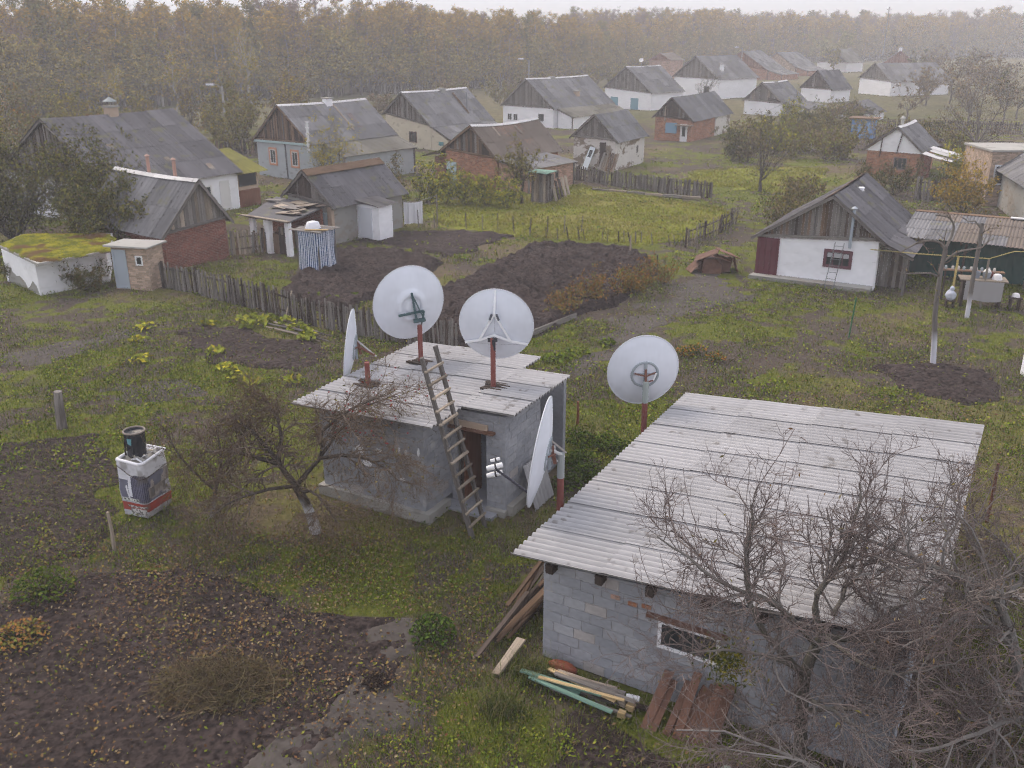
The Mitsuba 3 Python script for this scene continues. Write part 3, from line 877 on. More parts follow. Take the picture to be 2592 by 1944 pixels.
house('brick_house', 'far red brick house with a white ridge and roof sweeping down to the right', (52.29, 224.14, 47.7, 3.77, 6.97, 8.86, 3.38, 2.05, 6.02), wall=('brick', 'orange'), roof=1, gable=(6,), cap=5, far=True, gable_wall=True, detail=sweep(1, 10.5, 1.2))
house('brick_house', 'tan brick house with a faded grey roof, just behind the white ridged red one', (65.42, 243.02, 44.9, 3.07, 5.61, 10.25, 3.17, 2.06, 5.34), wall=('brick', 'tan'), roof=1, gable=None, far=True, detail=sweep(1, 9.0, 1.2))
house('small_barn', 'small barn with dark slate roof and white lower walls, right of the half collapsed shed', (47.18, 150.85, 40.1, 3.02, 2.91, 5.93, 1.93, 1.83, 4.67), roof=2, gable=(2, 0, 2), far=True, cat='barn', bw=.4)


def d_h14(t, rk, fr, row):
    lean_to(t, fr, 3.2, 1.65, 6.8, 1.0, .3, 6.8, 1)
    part(t, 'gable_opening', MB(fr).prism([(.9, 1.62), (3.0, 1.62), (3.0, 1.85), (.9, 2.3)], (0, .2, 0), EX, EZ, NEG, 0, .05, 2), 'wood')
    chimney(t, fr, (0, 3.8, row[8] - .1), .6, .2, 'grey', False)


house('old_shed', 'half collapsed white shed with broken gable planks and a sagging roof', (32.71, 127.07, 50.5, 2.72, 3.25, 7.47, 1.68, 1.56, 4.12), roof=1, gable=(0, 7, 0), cap=5, far=True, detail=d_h14, cat='shed', bw=.35, sag=.1)
house('long_barn', 'long low barn with faded grey roof and white walls ending the row at right', (62.5, 168.5, 20.0, 4.0, 4.6, 13.0, 2.6, 2.3, 5.2), roof=1, gable=(0,), far=True, cat='barn')
house('far_cottage', 'far cottage with a dark red gable and a small pale chimney among the trees', (98.0, 248.0, 70.0, 4.2, 4.2, 8.0, 2.4, 2.4, 5.6), wall=('brick', 'red'), roof=2, gable=(6,), far=True, gable_wall=True, detail=lambda t, rk, fr, row: chimney(t, fr, (0, 3, row[8] - .1), .8, .9))
house('far_cottage', 'far cottage with a yellowish mossy roof between the trees', (85.5, 262.0, 45.0, 4.5, 4.5, 10.0, 2.4, 2.4, 5.8), roof=3, gable=(0,), far=True)
house('tall_brick_house', 'far pink brick house behind the row with a flat gable', (34.0, 226.0, 50.0, 3.2, 3.2, 6.0, 4.0, 4.0, 5.6), wall=('brick', 'pink'), roof=7, gable=(6,), far=True, gable_wall=True)
house('low_shed', 'low collapsed shed with weathered grey gable in the bushes', (42.2, 119.0, 52.0, 3.3, 2.6, 5.0, .9, .9, 2.3), roof=1, gable=(0, 7, 0), far=True, cat='shed', bw=.4)


def d_h19(t, rk, fr, row):
    win(t, fr, 0.0, .5, .95, .9, col=(.2, .16, .16), pane_bars=2)
    L = math.hypot(2.2, 0.3)
    k = uniq('canopy', t)
    MB(fr).bar((2.3, .1, 1.8), (4.6, -.4, 1.55), .1, .08, tone(0)).put(k, 'wood')
    for i in range(3):
        mb = MB(fr); o = np.array([4.3 + .25 * (i % 2), -1.4 + 1.5 * i, 1.5 + .07 * i])
        corrugated(mb, o, EY, np.array([-2.1, 0, .45]) / math.hypot(2.1, .45), 1.6, 2.15, tone(5), 7, seg=3, sag=.05); part(k, 'sheet', mb, 'sheet')
    for d in (-1.1, 2.6): part(k, 'post', MB(fr).bar((4.1, d, 0), (4.1, d, 1.55), .1, .1, tone(2)), 'wood')
    for i in range(2):
        mb = MB(fr); corrugated(mb, (6.6, 1.0 + 1.1 * i, 1.75), EY, np.array([-1.5, 0, .2]) / math.hypot(1.5, .2), 1.15, 1.5, tone(5), 7, seg=3); part(k, 'sheet', mb, 'sheet')
    part(t, 'brick_pier', MB(fr).box((2.35, .5, .8), (.5, .5, 1.7), tone=2), 'brick')
    part(t, 'gable_pole', MB(fr).bar((-1.05, .12, 1.4), (-1.0, .12, 3.1), .07, .06, tone(2)), 'wood')
    part(t, 'gable_pole', MB(fr).bar((.15, .12, 1.7), (.4, .12, 3.3), .07, .06, tone(2)), 'wood')
    part(rk, 'chimney_hood', MB(fr).lathe([(.03, .35), (.22, .15), (.14, .1), (.12, -.3)], (-.2, 2.6, row[8] + .35), EZ, 8, (.4, .4, .38)), 'painted')


h19 = house('white_gabled_cottage', 'orange brick cottage with a white gable, pale ridge and tin canopy at right', (29.17, 72.32, 57.3, 2.33, 2.14, 6.56, 1.88, 1.81, 3.66), wall=('brick', 'orange'), roof=1, gable=None, cap=5, detail=d_h19)
part(h19, 'gable', MB(Fr(29.17, 72.32, 57.3)).prism([(-2.15, 1.8), (2.0, 1.75), (0, 3.53)], (0, .25, 0), EX, EZ, NEG, 0, .05, 0), 'plaster')


def d_h21(t, rk, fr, row):
    part(t, 'burgundy_siding', MB(fr).box((-2.6, .32, .95), (.98, .3, 1.75), col=(.115, .028, .04)), 'painted')
    for x in (-2.95, -2.7, -2.45, -2.2): part(t, 'siding_batten', MB(fr).box((x, .155, .95), (.03, .03, 1.75), col=(.1, .025, .035)), 'painted')
    w = win(t, fr, -.15, .8, 1.2, .8, col=(.13, .055, .07), trim=.13, pane_bars=2)
    part(w, 'curtain', MB(fr).prism(sbox(.0, 1.25, .9, 1.44), (0, .238, 0), EX, EZ, NEG, 0, .006, col=(.4, .4, .42)), 'painted')
    k = uniq('flue', t)
    MB(fr).tube([(.9, .12, 1.75), (.9, .12, 3.4)], .065, 10, col=(.33, .38, .44)).put(k, 'gloss', True)
    part(k, 'cap', MB(fr).lathe([(.01, .16), (.13, .06), (.13, .04)], (.9, .12, 3.4), EZ, 10, (.36, .4, .45)), 'gloss')
    lean_to(t, fr, 2.3, 2.12, 3.5, 1.62, .0, 7.4, 2)
    part(t, 'apron', MB(fr).box((-.6, -.05, .06), (5.2, .6, .22), tone=4, jit=.03), 'plaster')
    chimney(t, fr, (.3, 4.4, row[8] - .35), .35, .2, 'white', False)
    part(rk, 'ridge_board', MB(fr).bar((-.2, 0, 3.87), (-.2, 7.58, 3.87), .45, .03, tone(1), up=(-.6, 0, .8)), 'wood')
    boards(t, fr, Polygon([(1.8, .1), (3.3, .1), (3.3, 1.5), (1.8, 1.85)]), (0, .8, 0), EX, EZ, NEG, .15, (0, 0, 2), True, 'fence_board')


house('white_cottage', 'small white cottage with burgundy siding, burgundy window frame and dark weathered plank gable', (13.65, 39.56, 60.3, 3.35, 2.35, 7.58, 1.8, 2.1, 3.93), roof=2, gable=(0, 0, 1, 2), detail=d_h21, bw=.13)


# corrugated canopy with green tarpaulin beside the white cottage
def canopy21():
    fr = Fr(13.65, 39.56, 60.3)
    t = thing('yard_canopy', 'corrugated yard canopy with brownish ridge, right of the white cottage', 'canopy')
    z0, z1, d0, d1 = 1.9, 2.28, 3.0, 7.8
    e = np.array([0, d1 - d0, z1 - z0]); L = np.linalg.norm(e); e /= L
    mb = MB(fr)
    for r in (2.6, 5.0, 7.4, 9.8):
        mb.bar((r, d0 + .1, z0 - .1), (r, d1, z1 - .1), .08, .1, tone(2))
    k = uniq('frame', t); mb.put(k, 'wood')
    for r in (2.7, 5.2, 7.7, 10.0):
        part(t, 'post', MB(fr).bar((r, d0 + .3, 0), (r, d0 + .3, z0 - .1), .1, .1, tone(2)), 'wood')
    sheet_field(t, fr, (2.5, d0, z0), EX, e, 8.4, L, 7, seg=4, waves=7, sl=1.65, pal_alt=1, alt=.35, jit=.03)
    part(t, 'ridge_strip', MB(fr).bar((2.5, d1 - .1, z1 + .05), (10.9, d1 - .1, z1 + .05), .4, .03, tone(1)), 'wood')
    part(t, 'white_ridge', MB(fr).bar((6.6, d1 - .3, z1 + .1), (10.9, d1 - .3, z1 + .1), .3, .05, tone(5)), 'sheet')
    part(t, 'back_wall', MB(fr).box((6.5, d1 - .4, .9), (8.2, .12, 2.0), tone=18), 'wood')
    n = 70
    u = np.linspace(2.7, 10.6, n); y = d0 + 1.1 + .05 * np.sin(u * 5) + .03 * np.sin(u * 13)
    v = np.concatenate([np.stack([u, y, np.full(n, 0.1)], 1), np.stack([u, y, np.full(n, z0 + .0)], 1)])
    v = np.concatenate([v, v + [0, .02, 0]])
    i = np.arange(n - 1)
    f = np.concatenate([np.stack([i, i + 1, i + n + 1], 1), np.stack([i, i + n + 1, i + n], 1), np.stack([i, i + n + 1, i + 1], 1) + 2 * n, np.stack([i, i + n, i + n + 1], 1) + 2 * n])
    tk = thing('tarpaulin', 'dark green tarpaulin hanging under the corrugated canopy', 'tarpaulin')
    MB(fr).add(v, f, col=(.018, .06, .055)).put(tk, 'painted', True)


canopy21()


# moss roofed hut and the small brick outhouse beside it
def moss_hut():
    fr = Fr(-19.76, 37.84, 60)
    t = thing('moss_roofed_hut', 'low white hut with flaking wall and a flat roof grown over with yellow green moss', 'hut')
    body = [(-3.82, .84), (-.32, .07), (.45, 2.95), (-1.9, 4.9), (-4.9, 2.7)]
    part(t, 'wall', MB(fr).prism(body, (0, 0, -.25), EX, EY, EZ, 0, 1.68, 8), 'plaster')
    flake = Polygon([(.2, .0), (.5, .55), (.75, .75), (.85, .55), (1.3, .42), (1.6, .5), (2.1, .3), (2.3, .05), (2.6, .2), (3.0, .5), (3.3, .35), (3.5, 0)])
    ex = np.array([3.5, -.77, 0]) / math.hypot(3.5, .77)
    part(t, 'bare_render', MB(fr).prism(flake, (-3.82, .84, 0), ex, EZ, np.array([-.215, -.977, 0]), 0, .012, 4), 'plaster')
    roofp = Polygon([(-4.25, 1.0), (.46, -.32), (.95, 2.93), (-2.06, 5.3), (-5.5, 2.9)])
    rk = uniq('roof', t)
    MB(fr).prism(roofp, (0, 0, 1.43), EX, EY, EZ, 0, .1, 6).put(rk, 'plaster')
    xs, ys = np.arange(-5.6, 1.1, .07), np.arange(-.4, 5.4, .07)
    X, Y = np.meshgrid(xs, ys, indexing='ij'); x, y = X.ravel(), Y.ravel()
    d = edge_dist(roofp, x, y) + .16 * (meshkit.fbm(np.stack([x * 2, y * 2, x * 0], -1), 3) - .5) * 2
    h = meshkit.fbm(np.stack([x * 5, y * 5, x * 0 + 2], -1), 4)
    z = 1.535 + np.where(d > 0, np.minimum(d / .3, 1) * (.03 + .12 * h), -.03)
    n = len(ys); i, j = np.meshgrid(np.arange(len(xs) - 1), np.arange(n - 1), indexing='ij'); a = (i * n + j).ravel(); a = a[d[a] > -.02]
    mb = MB(fr).add(np.stack([x, y, z], 1), np.concatenate([np.stack([a, a + n, a + n + 1], 1), np.stack([a, a + n + 1, a + 1], 1)]), np.zeros((len(x), 2)))
    part(rk, 'moss', mb, 'moss', True)
    fo = Fr(-16.48, 38.87, 77)
    t = thing('brick_outhouse', 'narrow tan brick outhouse with a grey door and a tiny white framed window', 'outhouse')
    part(t, 'wall', MB(fo).box((.14, .6, .8), (1.72, 1.15, 2.1), tone=3), 'brick')
    rk = uniq('roof', t)
    MB(fo).box((.1, .6, 1.9), (2.1, 1.5, .07), tone=6, jit=.02).put(rk, 'plaster')
    door(t, fo, (-.68, .025, .05), EX, .66, 1.7, NEG, (.36, .41, .47))
    window(t, fo, (.42, .025, 1.1), EX, EZ, .34, .42, col=(.72, .72, .74), trim=.06, pane_bars=0, out=NEG)


moss_hut()


# building at the right edge
def edge_building():
    fr = Fr(27.2, 54.6, 62)
    t = thing('flat_brick_house', 'flat roofed brick house with a white framed window behind the yellow bush', 'house')
    fb = Fr(29.6, 59.2, 88)
    part(t, 'wall', MB(fb).box((2.4, 2.0, 1.6), (3.9, 4.0, 3.6), tone=3 + 16), 'brick')
    part(t, 'parapet', MB(fb).box((2.4, 2.0, 3.45), (4.1, 4.2, .12), tone=6), 'plaster')
    window(t, fb, (.72, 0.0, 1.35), EX, EZ, 1.0, 1.25, col=(.7, .72, .76), trim=.1, pane_bars=0, out=NEG)
    f2 = Fr(28.45, 52.0, 75)
    t = thing('grey_roofed_house', 'house at the right edge with a broad plain grey roof', 'house')
    part(t, 'wall', MB(f2).prism([(.5, -.3), (9.5, -.3), (9.5, 2.6), (5, 5.6), (.5, 2.6)], (0, 0, 0), EX, EZ, EY, .3, 8.7, 4), 'plaster')
    rk = uniq('roof', t)
    MB(f2).bar((5, 0, 5.62), (5, 9, 5.62), .3, .04, tone(5)).put(rk, 'wood')
    e = np.array([5, 0, 3.4]); L = np.linalg.norm(e); e /= L
    sheet_field(rk, f2, (0, 9, 2.3), (0, -1, 0), e, 9, L, 1, seg=3, waves=7)
    sheet_field(rk, f2, (10, 0, 2.3), (0, 1, 0), e * [-1, 1, 1], 9, L, 1, seg=2, waves=6, kind_parts=False)


edge_building()
# ------------------------------------------------------------------ block-built hut and garage in front
def block_wall(parent, fr, o, ex, out, length, hfn, openings=(), course=.2, bl=.4, thick=.12, z0=0.0, name='block', mortar=.012):
    """a wall of hollow blocks seen from outside: every block its own piece before a recessed mortar bed"""
    ex, out, o = (np.asarray(q, float) for q in (ex, out, o))
    full = Polygon([(0, z0), (length, z0), (length, hfn(length)), (0, hfn(0))])
    for q in openings: full = full.difference(sbox(*q))
    wk = uniq('wall', parent)
    MB(fr).prism(full.buffer(-.004, join_style=2), o, ex, EZ, out, -.17, -.012, 1).put(wk, 'block')
    n = 0
    z = z0
    row = 0
    while z < max(hfn(0), hfn(length)):
        x = -bl / 2 * (row % 2) - .05 * (row % 3)
        while x < length:
            w = bl
            g = full.intersection(sbox(x + mortar / 2, z + mortar / 2, x + w - mortar / 2, z + course - mortar / 2))
            for q in (getattr(g, 'geoms', None) or [g]):
                if q.geom_type == 'Polygon' and q.area > .0015:
                    d = RNG.uniform(-.004, .005)
                    part(wk, name, MB(fr).prism(q, o, ex, EZ, out, -.1, d, tone(0)), 'block')
            x += w
        z += course; row += 1
    return wk


def garage():
    fr = Fr(.013, 13.831, 60.26)
    t = thing('block_garage', 'grey block garage with a big pale corrugated roof in the foreground at right', 'garage')
    sl = .075
    hf = lambda x: 1.93 + sl * x
    block_wall(t, fr, (.484, .24, 0), EX, NEG, 5.85, hf, openings=[(2.13, 1.0, 3.17, 1.53)])
    block_wall(t, fr, (.484, 8.4, 0), NEG, -EX, 8.16, lambda x: 1.93)
    part(t, 'back_wall', MB(fr).prism([(.5, -.2), (6.3, -.2), (6.3, 2.35), (.5, 1.9)], (0, 0, 0), EX, EZ, EY, 8.25, 8.4, 0), 'block')
    part(t, 'side_wall', MB(fr).box((6.26, 4.35, 1.1), (.14, 8.1, 2.5), tone=0), 'block')
    # stray orange brick pieces in the course under the eave
    for x, z, c in ((1.35, 1.69, 1), (1.66, 1.66, 0), (1.9, 1.69, 0)):
        part(t, 'brick', MB(fr).box((.484 + x, .235, z), (.17, .04, .07), tone=c), 'brick')
    wk = window(t, fr, (.484 + 2.13, .24, 1.0), EX, EZ, 1.04, .53, col=(.78, .78, .82), trim=.06, pane_bars=0, out=NEG)
    part(t, 'lintel', MB(fr).box((.484 + 2.6, .2, 1.58), (1.35, .09, .06), tone=0), 'rust')
    # purlins: ends under the front eave
    for u in (.2, 1.11, 2.0, 2.9, 3.8, 4.7, 5.6):
        z = 2.0 + sl * u + .02
        part(t, 'purlin', MB(fr).box((.484 + u, 4.2, z - .07), (.13, 8.33, .17), tone=2 + 8 * int(u * 3), jit=.006), 'wood')
    rk = uniq('roof', t)
    MB(fr).box((.75, 4.3, 2.0 + sl * .75), (.05, 8.4, .04), tone=0).put(rk, 'wood')
    ey = np.array([1, 0, sl]) / math.hypot(1, sl)
    W, L = 8.65, 6.63
    nj, ni = 4, 8
    w, l = W / ni, L / nj
    for j in range(nj):
        for i in range(ni):
            m = MB(fr)
            nz = np.array([-sl, 0, 1])
            o = np.array([0, W - i * w, 2.085]) + ey * (j * l - RNG.uniform(0, .012)) + nz * (.017 * j + .007 * (i % 2) + RNG.uniform(-.0015, .0015)) + np.array([0, RNG.uniform(-.002, .002), 0])
            corrugated(m, o, (0, -1, 0), ey, w + .05, l + (.14 if j < nj - 1 else 0), tone(0), waves=7, amp=.036, seg=8, thick=.008)
            part(rk, 'sheet', m, 'sheet', False)


garage()


def hut():
    fr = Fr(-1.95, 18.64, 61.0)
    t = thing('block_hut', 'grey block hut with a dark doorway under a notched corrugated roof that carries red masts', 'hut')
    sl = .043
    zr = lambda u: 2.505 + sl * u
    hf = lambda base: (lambda x: zr(base + x) - .09)
    block_wall(t, fr, (-2.95, 0, 0), EX, NEG, 2.95, hf(-2.95), z0=.25)
    block_wall(t, fr, (0, 0, 0), EY, EX, 1.1, lambda x: zr(0) - .09, z0=.25)
    block_wall(t, fr, (0.0, 1.1, 0), EX, NEG, 1.45, hf(0), openings=[(.14, .1, .95, 1.98)], z0=.1)
    block_wall(t, fr, (1.45, 1.1, 0), EY, EX, 1.7, lambda x: zr(1.45) - .09, z0=.25)
    m = MB(fr)
    m.box((-2.88, 2.2, 1.2), (.15, 4.3, 2.2), tone=0).box((-.75, 4.35, 1.2), (4.2, .15, 2.2), tone=0).box((.95, 2.72, 1.2), (.8, .15, 2.2), tone=0).box((-.7, 2.5, .04), (4.0, 3.6, .1), tone=0)
    part(t, 'back_wall', m, 'block')
    mb = MB(fr)
    mb.box((-1.45, .02, -.02), (3.22, .26, .56), tone=14, jit=.012)
    mb.box((.02, .44, -.021), (.26, .72, .555), tone=14, jit=.012)
    mb.box((1.22, 1.1, -.05), (.5, .24, .42), tone=14, jit=.012).box((1.47, 1.95, -.02), (.26, 1.6, .54), tone=14, jit=.012)
    part(t, 'plinth', mb, 'plaster')
    part(t, 'lintel', MB(fr).bar((-.02, 1.03, 2.02), (1.2, 1.03, 2.05), .13, .06, 0), 'rust')
    part(t, 'lintel_block', MB(fr).box((.5, 1.075, 2.13), (1.02, .09, .13), tone=23, jit=.008), 'plaster')
    part(t, 'door', MB(fr).box((.3, 1.55, 1.0), (.05, .75, 1.85), tone=6), 'wood')
    part(t, 'door_frame', MB(fr).box((.26, 1.2, 1.0), (.08, .08, 1.85), tone=2), 'wood')
    # bits of foil and mortar left on the front wall
    for x, z, w, h in ((-1.25, 1.5, .22, .14), (-.62, .93, .18, .14), (-.98, 1.06, .16, .1), (-1.62, 1.1, .3, .16), (-.5, 1.62, .08, .2), (-.68, 1.66, .07, .15), (-.15, 1.72, .07, .24), (-1.8, 1.42, .3, .22)):
        q = Polygon([(RNG.uniform(.7, 1.1) * math.cos(a) * w / 2, RNG.uniform(.7, 1.1) * math.sin(a) * h / 2) for a in np.linspace(0, 6.28, 9)[:-1]])
        part(t, 'mortar_daub', MB(fr).prism(q, (x, 0, z), EX, EZ, NEG, .0, .014, 16), 'plaster')
    rk = uniq('roof', t)
    MB(fr).bar((-3.4, .1, zr(-3.4) - .07), (.3, .1, zr(.3) - .07), .09, .07, 2).put(rk, 'wood')
    for v in (1.3, 2.5, 3.7, 4.6): part(rk, 'rafter', MB(fr).bar((-3.4, v, zr(-3.4) - .07), (.3 if v > 4 or v < 1 else 1.6, v, zr(.3 if v > 4 or v < 1 else 1.6) - .07), .09, .07, 2), 'wood')
    ey = np.array([1, 0, sl]); ey /= np.linalg.norm(ey)

    def lay(u0, u1, v0, v1, ni, nj, lift=0):
        w, l = (v1 - v0) / ni, (u1 - u0) / nj
        for j in range(nj):
            for i in range(ni):
                m = MB(fr)
                o = np.array([u0, v1 - i * w, zr(u0)]) + ey * (j * l - RNG.uniform(0, .03)) + EZ * (.018 * j + .007 * (i % 2) + lift) + EY * RNG.uniform(-.002, .002)
                corrugated(m, o, NEG, ey, w + .05, l + (.12 if j < nj - 1 else RNG.uniform(0, .03)), tone(0), waves=7, amp=.034, seg=6)
                part(rk, 'sheet', m, 'sheet')
    lay(-3.5, .42, -.32, 4.85, 5, 3)
    lay(.3, 1.75, .98, 3.8, 3, 1, .05)
    # masts through the roof, on boards
    for (u, v, h, pads, lab) in ((-2.52, 1.35, .62, 3, 'short rust red mast stub on the hut roof beside the left edge'),
                                 (-2.3, 3.3, 1.05, 3, 'rust red mast at the back of the hut roof under the dish with green bracket'),
                                 (.42, 2.35, 1.28, 4, 'rust red mast near the hut roof notch carrying the ribbed dish')):
        k = thing('mast', lab, 'mast')
        z = zr(u)
        MB(fr).tube([(u, v, 0), (u, v, z), (u, v, z + h)], .062, 12, 1).put(k, 'rust')
        for i in range(pads):
            part(k, 'pad_board', MB(fr).box((u + RNG.uniform(-.06, .06), v + (i - 1.2) * .13, z + .07), (RNG.uniform(.4, .62), .12, .035), tone=tone(2), jit=.015), 'wood')
    # corrugated offcut leaning on the side
    k = thing('corrugated_offcut', 'broken piece of corrugated sheet leaning on the hut side behind the sideways dish', 'sheet')
    m = MB(fr)
    corrugated(m, (1.95, 1.6, .02), EY, np.array([-.4, .05, 1.15]) / 1.22, .95, 1.1, tone(0), waves=6, amp=.03, seg=5)
    m.put(k, 'sheet')


hut()


# ladder leaning on the hut roof
def ladder():
    fr = Fr(-1.95, 18.64, 61.0)
    t = thing('ladder', 'grey wooden ladder leaning against the block hut roof', 'ladder')
    P = lambda z, v: np.array([1.31 - .3 * z, v, z])
    for v in (-.14, .42):
        part(t, 'rail', MB(fr).bar(P(0, v), P(4.02 + .1 * (v > 0), v + .03), .085, .06, tone(0), up=(0, 1, 0), jit=.012), 'wood')
    for i in range(13):
        z = .3 + i * .285
        part(t, 'rung', MB(fr).bar(P(z, -.2) + [.05, 0, 0.02], P(z + .02, .5) + [.05, 0, 0.02], .05, .045, tone(7), jit=.008), 'wood')


ladder()


# satellite dishes
def dish(label, c, face, D, style, asp=1.07, depth=.15):
    """c: centre of the rim plane, face: direction it looks; mast: (x, y, top, from z)"""
    c = np.asarray(c, float); face = np.asarray(face, float); face /= np.linalg.norm(face)
    t = thing('satellite_dish', label, 'satellite dish')
    R = D / 2; dep = depth * D
    rr = np.linspace(.0, 1, 15)
    back = [(max(R * q, .002), -dep * (1 - q * q)) for q in rr]
    if style == 'stepped':
        back = [(.002, -dep - .05), (.1 * R, -dep - .05), (.17 * R, -dep - .045), (.19 * R, -dep - .02), (.27 * R, -dep - .015), (.29 * R, -dep - .055), (.38 * R, -dep - .045), (.43 * R, -dep * .85)] + [(R * q, -dep * (1 - q * q)) for q in np.linspace(.5, 1, 9)]
    front = [(max(R * q, .002), -dep * (1 - q * q) + .006) for q in rr[::-1]]
    part(t, 'reflector', MB().lathe(back + front, c, face, 56, None, 0, asp=asp), 'dish_skin', True)
    part(t, 'rim', MB().ring(c, face, R, .016, 56, 6, (.6, .62, .67), asp=asp), 'gloss', True)
    b = -face
    up = EZ - np.dot(EZ, face) * face; up /= np.linalg.norm(up)
    si = np.cross(face, up)
    V = lambda x, y, z=0: c + si * x + up * y + b * z
    vx = dep
    sk = lambda x, y: dep * (1 - (x * x + y * y / asp ** 2) / R ** 2)
    if style == 'stepped':
        g = (.055, .10, .11)
        k = uniq('bracket', t)
        m = MB()
        m.bar(V(0, .38, vx + .07), V(.1, -.36, vx + .14), .05, .05, col=g).bar(V(-.36, -.19, vx + .1), V(.3, -.12, vx + .1), .055, .05, col=g)
        m.bar(V(0.02, .3, vx + .1), V(.28, -.3, vx + .15), .03, .03, col=g).bar(V(.02, -.36, vx + .14), V(.32, -.34, vx + .15), .09, .09, col=g).bar(V(.3, -.12, vx + .1), V(.26, -.34, vx + .14), .04, .04, col=g)
        m.put(k, 'painted')
        part(k, 'strut', MB().bar(V(.24, -.36, vx + .14), V(.2, -.62, vx + .14), .03, .03, col=(.08, .09, .09)), 'painted')
    elif style == 'ribbed':
        wcol = (.72, .73, .75)
        hub = V(0, 0, vx + .18)
        k = uniq('rib_frame', t)
        m = MB()
        tip = V(0, .38, sk(0, .38) + .1); bl = V(-.37, -.3, sk(.37, .3) + .09); br = V(.37, -.3, sk(.37, .3) + .09)
        m.put(k, 'painted') if m.v else None
        for a, bb in ((V(0, R * asp * .98, .02), tip), (V(-R * .84, -.46, .07), bl), (V(R * .84, -.46, .07), br), (tip, bl), (tip, br), (bl, V(0, -.12, vx + .12)), (br, V(0, -.12, vx + .12))):
            part(k, 'rib', MB().bar(a, bb, .045, .05, col=wcol), 'painted')
        for s_ in (-1, 1): part(k, 'clamp', MB().bar(tip + si * s_ * .05, tip + (bl if s_ < 0 else br) * .22 - tip * .22 + si * s_ * .02, .05, .05, col=(.1, .11, .13)), 'painted')
        part(t, 'panel_seam', MB().tube([V(x, -.46 + .03 * math.cos(x * 2), sk(x, .46) + .004) for x in np.linspace(-R * .86, R * .86, 15)], .007, 5, col=(.4, .42, .46)), 'painted')
        part(t, 'panel_seam', MB().tube([V(0, y, sk(0, y) + .004) for y in np.linspace(-.1, R * asp * .97, 12)], .007, 5, col=(.45, .46, .5)), 'painted')
        part(t, 'motor', MB().bar(V(-.13, -.24, vx + .1), V(.06, -.2, vx + .2), .09, .09, col=(.03, .032, .04)).bar(V(0, -.18, vx + .2), V(0, -.45, vx + .22), .07, .07, col=(.03, .032, .04)), 'painted')
    else:
        g = (.3, .34, .37)
        oy = 0
        k = uniq('back_ring', t)
        MB().ring(V(0, oy, vx - .02), face, .31, .03, 32, 6, g).put(k, 'painted', True)
        m = MB()
        m.bar(V(0, .3, vx), V(0, -.32, vx + .06), .07, .04, col=g).bar(V(-.3, .03, vx), V(.3, .03, vx), .06, .035, col=g)
        part(k, 'cross_bar', m, 'painted')
        part(k, 'bracket', MB().bar(V(0, .16, vx + .03), V(0, -.18, vx + .15), .05, .06, col=(.16, .07, .05)).bar(V(-.26, .06, vx + .03), V(0, .02, vx + .12), .025, .03, col=(.16, .07, .05)).bar(V(.24, .07, vx + .03), V(0, .02, vx + .12), .025, .03, col=(.16, .07, .05)), 'painted')
        part(k, 'actuator', MB().bar(V(.25, .07, vx + .06), V(.18, -.1, vx + .1), .03, .03, col=(.75, .75, .75)).bar(V(.18, -.1, vx + .1), V(0, -.12, vx + .14), .025, .025, col=(.18, .06, .05)), 'painted')
    return t, V, vx


dish('large pale dish seen from behind, on a green bracket behind the ladder top', (-2.66, 23.0, 3.95), (-.34, .92, .08), 1.84, 'stepped')
dish('white dish with a triangle of ribs on its back, above the hut roof notch', (-.37, 20.9, 4.02), (.12, .97, .1), 1.76, 'ribbed', asp=1.0)
t4, V, vx = dish('pale dish with a round grey back ring standing behind the garage roof edge', (3.1, 20.6, 2.98), (-.07, .98, .12), 1.68, 'ring')
p = V(0, -.2, vx + .17)
k = part(t4, 'mast', MB().tube([(p[0] + .02, p[1], 0), (p[0], p[1], p[2] - .4)], .068, 12, 1), 'rust')
part(t4, 'mast_head', MB().tube([(p[0], p[1], p[2] - .42), (p[0], p[1], p[2] + .1)], .072, 12, col=(.3, .34, .33)), 'painted')
t1, V, vx = dish('dish seen edge on beyond the left edge of the hut roof', (-4.18, 22.6, 2.9), (-.99, -.02, .12), 1.8, 'ring', depth=.085)
p = V(0, -.1, vx + .2)
part(t1, 'mount_arm', MB().bar(V(0, .05, vx), p + np.array([.3, 0, -.1]), .05, .05, col=(.2, .09, .07)).bar(V(0, .2, vx), p + np.array([.34, 0, -.14]), .035, .035, col=(.45, .44, .43)), 'painted')
part(t1, 'mast', MB().tube([(p[0] + .3, p[1], 0), (p[0] + .3, p[1], p[2] - .4)], .06, 10, 1), 'rust')
t5, V, vx = dish('dish seen edge on between hut and garage, with white receivers on a dark arm', (.53, 15.9, 3.05), (-.96, .2, .13), 2.0, 'ring', depth=.085)
p = np.array([.93, 15.92, 0])
part(t5, 'mast', MB().tube([(p[0], p[1], 0), (p[0], p[1], 2.55)], .07, 12, 1), 'rust')
part(t5, 'mast_head', MB().tube([(p[0], p[1], 2.5), (p[0], p[1], 3.0)], .074, 12, col=(.3, .32, .32)), 'painted')
part(t5, 'mount_arm', MB().bar(V(0, .1, vx), (p[0] + .06, p[1], 2.95), .09, .04, col=(.5, .5, .5)).bar(V(0, -.12, vx), (p[0], p[1], 2.85), .07, .04, col=(.42, .43, .44)).bar(V(0, .28, vx), (p[0] + .1, p[1], 3.02), .03, .03, col=(.35, .32, .3)), 'painted')
a0, a1 = V(0, -.97, .02), np.array([-.3, 16.15, 2.55])
part(t5, 'feed_arm', MB().bar(a0, a1, .035, .035, col=(.035, .035, .05)), 'painted')
